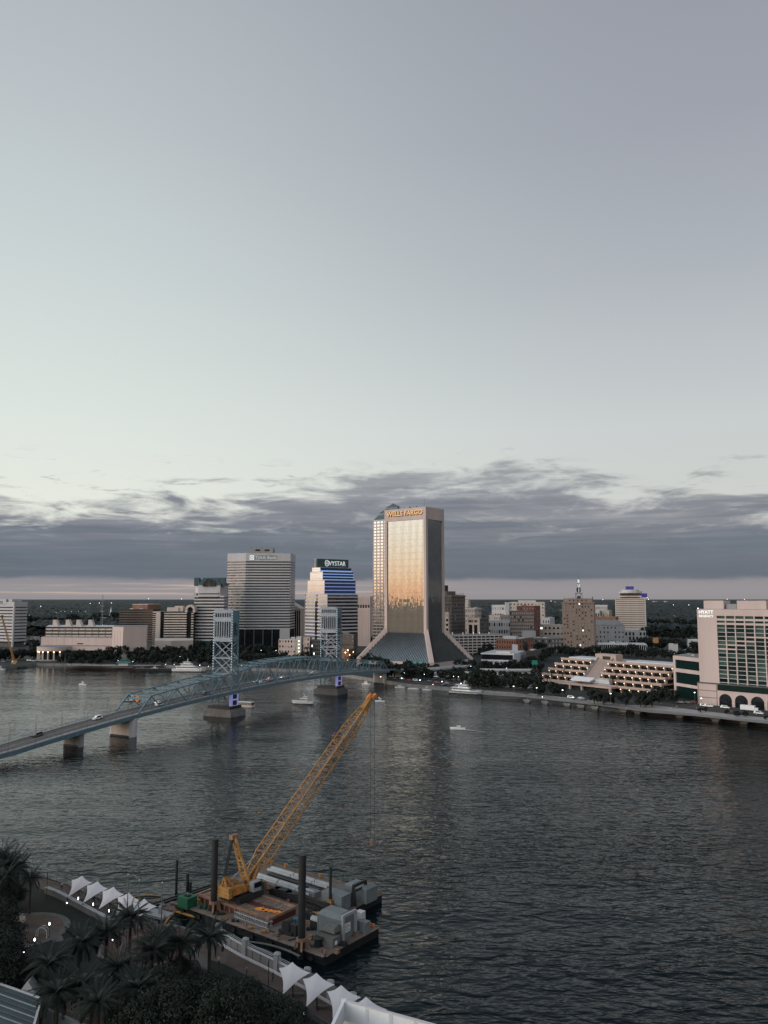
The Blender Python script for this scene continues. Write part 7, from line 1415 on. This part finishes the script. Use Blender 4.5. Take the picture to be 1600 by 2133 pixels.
# loose deck gear
rd = random.Random(11); cr_ = []
for x, y in [(412, 1880), (455, 1905), (470, 1912), (486, 1921), (520, 1936), (548, 1944), (575, 1951), (590, 1958), (642, 1938), (655, 1908), (668, 1902), (610, 1925), (645, 1955), (742, 1948), (715, 1970), (700, 1985), (480, 1882), (560, 1875), (600, 1880)]:
    c = BP(x, y); k = rd.random(); m = rd.choice((rust, woodm, deckm, blks, yell, cont)); mb = MB(); w_ = rd.uniform(.7, 1.8)
    if k < .5: mb.box((0, 0, .15), (w_, w_ * .7, .3), RZ).box((0.1, 0, .5), (w_ * .7, w_ * .5, .4), RZ + .2)
    elif k < .75: mb.cyl((-.4, 0, .35), (.4, .1, .35), .35, n=10).box((.9, .2, .2), (.5, .5, .4), .5)
    else:
        for i in range(4): mb.beam((-w_, i * .3 - .5, .1 + .03 * i), (w_, i * .3 - .45 + rd.uniform(-.1, .1), .1), .16)
    cr_.append(single('deck_gear', 'g', 'gear', m, mb, loc=tuple(c)))
bpy.context.view_layer.update(); number(cr_, '{} small heap of loose gear on the near barge deck', 'loose gear on the near barge')
hz = []
for pts in ([(430, 1890), (440, 1897), (452, 1896), (460, 1906), (470, 1903)], [(600, 1960), (615, 1955), (622, 1965), (640, 1960), (650, 1972)], [(560, 1938), (585, 1946), (600, 1940), (612, 1948)], [(640, 1892), (655, 1898), (664, 1893), (680, 1905)]):
    P = [BP(x, y, DZ + .1) for x, y in pts]; o_ = P[0]; hz.append(single('deck_hose', 'h', 'hose', black, MB().tube([tuple(p - o_) for p in P], .12, 6), loc=tuple(o_)))
bpy.context.view_layer.update(); number(hz, '{} black hose snaking over the near barge deck', 'black hoses on the near barge')
ty = []
for i in range(8): q = pdl(3 + i * 5.6, -.25, .9); ty.append(single('fender_tyre', 't', 'tyre', black, MB().lathe((0, 0, -.25), [(.3, .1), (.6, .0), (.62, .5), (.3, .4)], 12), loc=tuple(q))); ty[-1].rotation_euler = (math.pi / 2, 0, RZ)
bpy.context.view_layer.update(); number(ty, '{} black tyre fender hung along the near barge side', 'tyre fenders on the near barge')
# hoses and gangway
def hose(label, pts, r, z=.15, m=None): P = [G(x, y, z) for x, y in pts]; return single('floating_hose', label, 'hose', m or mat('hose_orange', (.42, .22, .06), .7, var=.3), MB().tube(P, r, 7))
hose('tan floating boom curving from the near barge corner', [(340, 1932), (345, 1922), (352, 1912), (358, 1903), (366, 1899), (376, 1901), (388, 1905), (398, 1908), (408, 1910)], .28)
hose('thin orange floating line above the walkway sails', [(228, 1881), (250, 1877), (268, 1873), (285, 1867), (305, 1864), (335, 1866)], .12)
R = thing('floating_walkway', 'dark floating walkway leading from the shore to the barge', 'walkway', tuple(G(300, 1880))); 
for a, b2 in (((262, 1902), (438, 1845)), ((266, 1906), (440, 1849))): part(R, 'beam', blks, MB().beam(G(*a, .6), G(*b2, .6), .5, .6))
for i in range(5): A_, B_ = G(285 + 30 * i, 1896 - 9.7 * i, .3), G(310 + 30 * i, 1889 - 9.7 * i, .3); part(R, 'float', greyc, MB().beam(A_ - Vector((0, 1.2, 0)), B_ - Vector((0, 1.2, 0)), 1.6, .6))
q = G(331, 1907); o = single('pontoon', 'pale grey pontoon with a black bollard near the flagpoles', 'pontoon', greyc, MB().box((0, 0, .2), (6, 3.4, .6), -.5).box((.3, 0, 1.2), (.7, .7, 1.6)), loc=tuple(q)); q = G(352, 1890); single('pontoon', 'dark pontoon with loose gear beside the barge corner', 'pontoon', gdeck, MB().box((0, 0, .2), (7, 4, .6), -.4).box((1, .4, .7), (1.6, 1.2, .6), .3).box((-1.4, -.6, .7), (1, 1.8, .5), .6), loc=tuple(q))
# ------------------------------------------------------------ near riverwalk
def nsheet(name, pts, dz, m): return sheet(name, pts, dz, m, SP)
nsheet('promenade', [(80, 1826), (140, 1845), (200, 1872), (270, 1903), (322, 1928), (312, 1940), (240, 1916), (180, 1890), (120, 1868), (85, 1852), (70, 1838)], .03, darkpv)
nsheet('promenade', [(322, 1928), (350, 1952), (415, 1957), (452, 1960), (511, 1992), (577, 2024), (640, 2057), (720, 2104), (785, 2145), (700, 2145), (640, 2100), (575, 2062), (520, 2035), (470, 2010), (440, 2000), (380, 2000), (330, 1985), (300, 1950)], .03, darkpv)
def ring(label_name, cx, cy, rx, wd, m, a0=0, a1=360, z=.06, n=40):
    c = G(cx, cy, SP); R0 = rx; vs = []; 
    for i in range(n + 1): a = math.radians(a0 + (a1 - a0) * i / n); vs += [(c.x + R0 * math.cos(a), c.y + R0 * math.sin(a), SP + z), (c.x + (R0 - wd) * math.cos(a), c.y + (R0 - wd) * math.sin(a), SP + z)]
    return struct(label_name, m, MB().add(vs, [(2 * i, 2 * i + 1, 2 * i + 3, 2 * i + 2) for i in range(n)]))
def disc(nm, cx, cy, r, m, z): c = G(cx, cy, SP); return struct(nm, m, MB().add([(c.x + r * math.cos(i * .1571), c.y + r * math.sin(i * .1571), SP + z) for i in range(40)], [tuple(range(40))]))
plz = mat('plaza_brick', (.105, .075, .058), .9, var=.3, scale=.6); rbk = mat('red_paving', (.085, .042, .036), .9, var=.25, scale=.5)
disc('round_plaza', 46, 1938, 8.0, plz, .03); ring('plaza_kerb', 46, 1938, 9.4, 1.4, palepv, z=.05); ring('plaza_path', 30, 1975, 9.0, 2.0, palepv, 20, 120, .07)
disc('lower_plaza', 190, 2118, 6.4, plz, .03); ring('plaza_kerb', 190, 2118, 7.6, 1.2, palepv, z=.05); ring('plaza_path', 170, 2112, 15, 2.0, palepv, 40, 150, .05)
disc('red_circle', 310, 1968, 9.0, rbk, .05); ring('red_circle_kerb', 310, 1968, 9.9, .9, palepv, z=.07); ring('red_circle_inner', 310, 1968, 5.5, .5, palepv, z=.075)
ring('garden_path', 250, 2040, 16, 1.6, palepv, -20, 110, .04); ring('promenade_curve', 430, 2040, 15, .8, palepv, 30, 120, .07); ring('promenade_curve', 430, 2060, 20, .7, palepv, 40, 110, .07)
for k in range(4): ring('promenade_curve', 70, 1870, 7 + 2.2 * k, .5, rbk if k % 2 else palepv, 0, 90, .08)
# low retaining wall of the lawn
R = thing('lawn_retaining_wall', 'long low dark retaining wall along the lawn below the sails', 'wall', tuple(G(150, 1870, SP)))
wp = [G(x, y, SP) for x, y in ((96, 1860), (118, 1868), (160, 1890), (200, 1912), (235, 1930))]; mb = MB()
for a, b2 in zip(wp, wp[1:]): part(R, 'wall_section', darkc, MB().beam(a + Vector((0, 0, .6)), b2 + Vector((0, 0, .6)), .7, 1.3)); part(R, 'coping', greyc, MB().beam(a + Vector((0, 0, 1.32)), b2 + Vector((0, 0, 1.32)), .9, .14))
# sails
def sail_proto():
    t_ = thing('shade_sail', 's', 'shade sail'); n = 10; A_, B_, C_, D_ = Vector((-2.3, 1.8, 3.75)), Vector((0, 2.4, 4.5)), Vector((3.4, -.2, 3.8)), Vector((-1.0, -3.6, 1.9)); vs = []
    for i in range(n + 1):
        for j in range(n + 1):
            u, v = i / n, j / n; p = (A_ * (1 - u) + B_ * u) * (1 - v) + (D_ * (1 - u) + C_ * u) * v; cn = (A_ + B_ + C_ + D_) / 4; e = max(abs(u - .5), abs(v - .5)) * 2; t2 = min(abs(u - .5), abs(v - .5)) * 2; pull = .2 * e * (1 - t2 ** 2); p = p.lerp(Vector((cn.x, cn.y, p.z)), pull); p.z += .5 * (1 - e) ; vs.append(tuple(p))
    mb = MB().add(vs, [(i * (n + 1) + j, (i + 1) * (n + 1) + j, (i + 1) * (n + 1) + j + 1, i * (n + 1) + j + 1) for i in range(n) for j in range(n)]); part(t_, 'canopy', sailm, mb, True)
    part(t_, 'mast', blks, MB().cyl((.5, -.9, -.0), (.3, -.2, 3.3), .13, .1, 8)); part(t_, 'mast', blks, MB().cyl((-1.6, -2.0, 0), (-1.0, -3.5, 1.9), .1, n=7)); part(t_, 'strut', blks, MB().cyl((.3, -.2, 3.2), (3.1, -.2, 3.6), .07, n=6).cyl((.3, -.2, 3.2), (-2.1, 1.6, 3.6), .07, n=6)); part(t_, 'base_light', lampw, MB().lathe((-1.6, -2.3, .1), [(.1, 0), (.14, .1), (.06, .2)], 8)); part(t_, 'bench', darkc, MB().box((1.2, -.2, .45), (2.4, .6, .12)).box((.4, -.2, .2), (.2, .5, .45)).box((2.0, -.2, .2), (.2, .5, .45))); return t_
SPRO = sail_proto(); us = []
for x, y in ((163, 1846), (195, 1858), (228, 1870), (261, 1883), (294, 1896)): q = G(x, y, SP + 3); c = copy_tree(SPRO); c.location = (q.x, q.y, SP); c.rotation_euler.z = random.uniform(-.04, .04); c.scale = (.98, .98, 1); us.append(c)
bpy.context.view_layer.update(); number(us, '{} of the five white shade sails on the upper promenade', 'upper promenade shade sails'); ls_ = []
for x, y in ((606, 2036), (656, 2060), (709, 2087), (762, 2113)): q = G(x, y, SP + 3); c = copy_tree(SPRO); c.location = (q.x, q.y, SP); c.rotation_euler.z = random.uniform(-.04, .04); ls_.append(c)
bpy.context.view_layer.update(); number(ls_, '{} of the white shade sails near the white parapet', 'lower promenade shade sails')
for ch in list(SPRO.children): D.objects.remove(ch)
D.objects.remove(SPRO)
# railings
def rail(label, pts, h=1.1, wall=False, name='river_railing'):
    P = [G(x, y, SP) for x, y in pts]; R = thing(name, label, 'railing', tuple(P[0])); rl = MB(); k = 0
    for a, b2 in zip(P, P[1:]):
        L_ = (b2 - a).length; n = max(1, round(L_ / 2.2))
        for i in range(n): q = a.lerp(b2, i / n); part(R, 'post', polem, MB().cyl(q, q + Vector((0, 0, h)), .06, n=5))
        for z in (h, h * .75, h * .5, h * .25): rl.cyl(a + Vector((0, 0, z)), b2 + Vector((0, 0, z)), .035 if z < h else .05, n=5)
    part(R, 'rails', silver if wall else polem, rl); return R
rail('dark railing at the water edge behind the upper sails', [(84, 1826), (140, 1843), (200, 1870), (270, 1901), (322, 1925)]); rail('dark railing at the left end by the palm clump', [(-4, 1798), (40, 1811), (84, 1826)])
R = thing('river_wall', 'pale panelled river wall with stone pillars and steel rails below the barge', 'wall', tuple(G(452, 1960, SP))); pil = [(455, 1958), (511, 1990), (577, 2022), (640, 2055), (688, 2083), (735, 2110)]
for a, b2 in zip(pil, pil[1:]):
    A_, B_ = G(*a, SP), G(*b2, SP); 
    for k in range(4): p_, q_ = A_.lerp(B_, k / 4 + .01), A_.lerp(B_, (k + 1) / 4 - .01); part(R, 'panel', quay, MB().beam(p_ + Vector((0, 0, .8)), q_ + Vector((0, 0, .8)), .3, 1.6))
    part(R, 'coping', palec, MB().beam(A_ + Vector((0, 0, 1.66)), B_ + Vector((0, 0, 1.66)), .42, .1)); up = Vector((0, 0, 1))
    for z in (1.9, 2.2, 2.5): part(R, 'rail', silver, MB().cyl(A_ + up * z, B_ + up * z, .05, n=6))
    part(R, 'ledge', palec, MB().beam(A_ + Vector((-.5, -.7, .15)), B_ + Vector((-.5, -.7, .15)), .5, .3))
for x, y in pil: c = G(x, y, SP); part(R, 'pillar', greyc, MB().box((c.x, c.y, SP + 1.5), (1.0, 1.0, 3.0), RZ).prism([(c.x + a, c.y + b2) for a, b2 in ((-.6, -.6), (.6, -.6), (.6, .6), (-.6, .6))], SP + 3.0, SP + 3.3, [(c.x + a, c.y + b2) for a, b2 in ((-.2, -.2), (.2, -.2), (.2, .2), (-.2, .2))]))
rail('dark rail along the inner edge of the lower promenade', [(520, 2052), (590, 2090), (650, 2125), (690, 2150)])
# flagpoles
fl = []
for x0, y0, y1 in ((262, 1985, 1824), (285, 2005, 1836), (335, 1955, 1841)):
    q = G(x0, y0, SP); zt_ = AT(x0, y1, q.y).z; o = thing('flagpole', 'f', 'flagpole'); o.location = tuple(q); h = zt_ - SP; part(o, 'pole', polem, MB().cyl((0, 0, 0), (0, 0, h), .16, .07, 8)); part(o, 'ball', silver, MB().lathe((0, 0, h), [(.02, 0), (.22, .2), (.02, .42)], 8)); part(o, 'base', greyc, MB().cyl((0, 0, 0), (0, 0, .4), .5, .35, 10)); fl.append(o)
bpy.context.view_layer.update(); number(fl, '{} of three bare flagpoles rising above the date palms', 'bare flagpoles')
# park lamps and posts
def low_lamp(pts, lb, gr, h, r=.28, m=None):
    out = []
    for x, y in pts: q = G(x, y, SP + h); o = thing('park_lamp', 'l', 'lamp'); o.location = (q.x, q.y, SP); part(o, 'pole', blks, MB().cyl((0, 0, 0), (0, 0, h - .2), .07, n=6)); part(o, 'lamp_head', m or lampw, MB().lathe((0, 0, h - .2), [(.08, 0), (r, .2), (r * .8, .4), (.03, .55)], 8)); out.append(o)
    bpy.context.view_layer.update(); number(out, lb, gr)
low_lamp([(103, 1925), (72, 1958), (234, 1957), (49, 1984), (10, 2043)], '{} lit lamp in the near park', 'lit lamps in the near park', 2.6, .17); low_lamp([(163, 1872), (194, 1884), (227, 1898), (262, 1912)], '{} small white ground light along the lawn wall', 'ground lights along the lawn wall', .9, .11)
low_lamp([(99, 1820), (514, 2018), (560, 2000)], '{} dark unlit lamp post on the riverside walk', 'unlit lamp posts on the riverside walk', 5.5, .2, polem)
# small park objects
q = G(22, 1900, SP); o = thing('green_kiosk', 'small green roofed kiosk on the round plaza', 'kiosk', tuple(q)); part(o, 'body', darkc, MB().box((q.x, q.y, SP + 1), (1.8, 1.6, 2))); part(o, 'roof', mat('kiosk_green', (.02, .09, .07), .6), MB().prism([(q.x + a, q.y + b2) for a, b2 in ((-1.4, -1.2), (1.4, -1.2), (1.4, 1.2), (-1.4, 1.2))], SP + 2, SP + 2.9, [(q.x + a, q.y + b2) for a, b2 in ((-.5, -.4), (.5, -.4), (.5, .4), (-.5, .4))]))
q = G(41, 1930, SP); o = thing('round_sculpture', 'rounded stone sculpture on a plinth at the round plaza', 'sculpture', tuple(q)); part(o, 'stone', creamc, MB().lathe((q.x, q.y, SP + .5), [(.7, 0), (1.15, .7), (1.0, 1.4), (.5, 2.0), (.1, 2.2)], 12, 1, .8), True); part(o, 'plinth', darkc, MB().cyl((q.x, q.y, SP), (q.x, q.y, SP + .5), 1.3, n=14))
q = G(88, 1953, SP); o = thing('arched_trellis', 'small white arched trellis near the lit plaza lamp', 'trellis', tuple(q)); mb = MB()
for k in (-.5, .5): pts = [(q.x + 1.1 * math.cos(math.pi * i / 10), q.y + k, SP + .9 + 1.2 * math.sin(math.pi * i / 10)) for i in range(11)]; pts = [(q.x + 1.1, q.y + k, SP)] + pts + [(q.x - 1.1, q.y + k, SP)]; part(o, 'arch', palec, MB().tube(pts, .08, 6))
part(o, 'canopy', darkc, MB().box((q.x, q.y, SP + 2.0), (1.6, 1.0, .1)))
# people
def person_mesh(walk):
    vs = [(0, 0, .92), (0, 0, 1.15), (0, 0, 1.42), (0, 0, 1.52), (0, .02, 1.66), (.09, 0, .88), (.1, .12 * walk, .48), (.1, .02 - .18 * walk, .06), (.1, .12 - .18 * walk, .04), (-.09, 0, .88), (-.1, -.05 * walk, .48), (-.1, -.28 * walk, .08), (-.1, .1 - .28 * walk, .04), (.19, 0, 1.4), (.24, -.05 * walk, 1.12), (.23, .1 * walk + .05, .88), (-.19, 0, 1.4), (-.24, .05 * walk, 1.12), (-.23, .05 - .12 * walk, .88), (0, .0, 1.76)]
    es = [(0, 1), (1, 2), (2, 3), (3, 4), (4, 19), (0, 5), (5, 6), (6, 7), (7, 8), (0, 9), (9, 10), (10, 11), (11, 12), (2, 13), (13, 14), (14, 15), (2, 16), (16, 17), (17, 18)]
    rr = [.14, .13, .14, .055, .10, .09, .065, .045, .04, .09, .065, .045, .04, .06, .045, .035, .06, .045, .035, .07]; me = D.meshes.new('p'); me.from_pydata(vs, es, []); o = D.objects.new('p', me); COL.objects.link(o); md_ = o.modifiers.new('s', 'SKIN'); 
    for i, v in enumerate(me.skin_vertices[0].data): v.radius = (rr[i], rr[i]); v.use_root = (i == 0)
    o.modifiers.new('u', 'SUBSURF').levels = 1; bpy.context.view_layer.update(); m2 = D.meshes.new_from_object(o.evaluated_get(bpy.context.evaluated_depsgraph_get())); D.objects.remove(o)
    m2.materials.clear()
    for x in (trou, shirt, skin): m2.materials.append(x)
    for p in m2.polygons: z = p.center.z; p.material_index = 2 if z > 1.5 or (z < 1.0 and abs(p.center.x) > .2) else (1 if z > .95 else 0); p.use_smooth = True
    return m2
PM = [person_mesh(1), person_mesh(.2)]; pc = D.materials.new('light_shirt'); pc.use_nodes = True; pc.node_tree.nodes['Principled BSDF'].inputs['Base Color'].default_value = (.45, .42, .4, 1); PM2 = [m.copy() for m in PM]
for m in PM2: m.materials[1] = pc
def people(pts, z, lb, gr):
    out = []
    for i, (x, y) in enumerate(pts): q = G(x, y, z); o = link('person', (PM + PM2)[(i * 3) % 4], None, (q.x, q.y, z + .03)); o.rotation_euler.z = random.uniform(0, 6.28); s_ = random.uniform(.94, 1.04); o.scale = (s_,) * 3; o['category'] = 'person'; out.append(o)
    bpy.context.view_layer.update(); number(out, lb, gr)
people([(127, 1852), (129, 1853), (161, 1861), (165, 1862), (192, 1874), (194, 1875), (205, 1879), (214, 1884), (181, 1866), (99, 1832)], SP, '{} dark figure on the upper promenade by the shade sails', 'people on the upper promenade'); people([(568, 2046), (456, 2012), (596, 2050)], SP, '{} dark figure on the lower promenade', 'people on the lower promenade')
people([(1369, 1470), (1377, 1470), (1410, 1476), (1434, 1478), (1443, 1478), (1451, 1479), (1523, 1486), (1526, 1487), (1570, 1492), (1576, 1492), (1339, 1466), (1306, 1466), (1403, 1477)], GZ, '{} tiny figure strolling on the far riverwalk plaza', 'people on the far riverwalk')
# near roofs
q0 = G(716, 2084, 9.5); q1 = G(905, 2136, 9.5); q2 = G(690, 2140, 9.5); R = thing('white_parapet_building', 'white parapet walls around a dark flat roof at the lower edge', 'building', tuple(q0)); dn = Vector((0, 0, -3.4)); q1 = q0 + (q1 - q0) * 1.6; q2 = q0 + (q2 - q0) * 2.0; up = Vector((0, 0, .05))
for i in range(6): a, b2 = q0.lerp(q1, i / 6), q0.lerp(q1, (i + 1) / 6); part(R, 'wall_panel', whitep, MB().beam(a - Vector((0, 0, 1.7)), b2 - Vector((0, 0, 1.7)), .35, 3.4)); part(R, 'pilaster', whitep, MB().beam(b2 - Vector((0, .25, 3.3)), b2 - Vector((0, .25, .1)), .5, .3))
part(R, 'west_parapet', whitep, MB().beam(q0 - Vector((0, 0, 1.3)), q2 - Vector((0, 0, 1.3)), .5, 2.6)); part(R, 'corner_post', whitep, MB().beam(q0 - Vector((0, 0, 3.4)), q0 + Vector((0, 0, .12)), .8, .8)); part(R, 'coping', palec, MB().beam(q0 + up, q1 + up, .55, .12)); q3 = q1 + (q2 - q0); part(R, 'flat_roof', tealr, MB().prism([(q0.x, q0.y), (q2.x, q2.y), (q3.x, q3.y), (q1.x, q1.y)], 6.0, 6.3)); part(R, 'lower_wall', greyc, MB().prism([(q0.x, q0.y), (q2.x, q2.y), (q3.x, q3.y), (q1.x, q1.y)], -1, 6.0))
E0_, E1_, E2_ = G(-30, 2040, 9), G(86, 2081, 7.5), G(72, 2133, 7.0); R = thing('green_roof_building', 'dark green standing seam roof with pale trim in the lower left corner', 'building', tuple(E1_)); E3_ = E0_ + (E2_ - E1_) * 1.6; E2b = E1_ + (E2_ - E1_) * 1.6
part(R, 'roof', tealr, MB().hexa([tuple(p - Vector((0, 0, .3))) for p in (E3_, E2b, E1_, E0_)] + [tuple(p) for p in (E3_, E2b, E1_, E0_)]))
for i in range(9): f = i / 8; a, b2 = E1_.lerp(E2b, f), E0_.lerp(E3_, f); part(R, 'seam', MATS['dark_concrete'] if i % 2 else greyc, MB().beam(a + Vector((0, 0, .1)), b2 + Vector((0, 0, .1)), .14, .14))
part(R, 'trim', palec, MB().beam(E1_ + up, E2b + up, .35, .3)); part(R, 'trim', palec, MB().beam(E0_ + up, E1_ + up, .3, .3)); part(R, 'wall', greyc, MB().prism([(p.x * .99 - .6, p.y + (-.4 if k in (2, 3) else 0)) for k, p in enumerate((E3_, E2b, E1_, E0_))], 2.0, 6.6))
a = G(62, 2058, 8); part(R, 'dormer', greyc, MB().hexa([(a.x - 1.4, a.y - 1, 7.6), (a.x + 1.4, a.y - 1, 7.6), (a.x + 1.4, a.y + 1, 7.6), (a.x - 1.4, a.y + 1, 7.6), (a.x - .1, a.y - 1, 9.4), (a.x + .1, a.y - 1, 9.4), (a.x + .1, a.y + 1, 9.4), (a.x - .1, a.y + 1, 9.4)]))
A_, B_ = G(92, 2098, 5), G(190, 2140, 5); R = thing('terrace_wall', 'grey terrace wall with thin railing beside the green roof', 'wall', tuple(A_)); part(R, 'wall', greyc, MB().beam(A_ - Vector((0, 0, 1.2)), B_ - Vector((0, 0, 1.2)), .4, 2.4)); part(R, 'rail', polem, MB().cyl(A_ + Vector((0, 0, 1)), B_ + Vector((0, 0, 1)), .04, n=5))
for i in range(7): p_ = A_.lerp(B_, i / 6); part(R, 'post', polem, MB().cyl(p_, p_ + Vector((0, 0, 1)), .04, n=5))
# west shore beyond the frame's edge (seen only mirrored in the glass)
tree_w = canopy('west_woods', 300, 900, 20, 30, 0.0001, 12, 4) if False else None
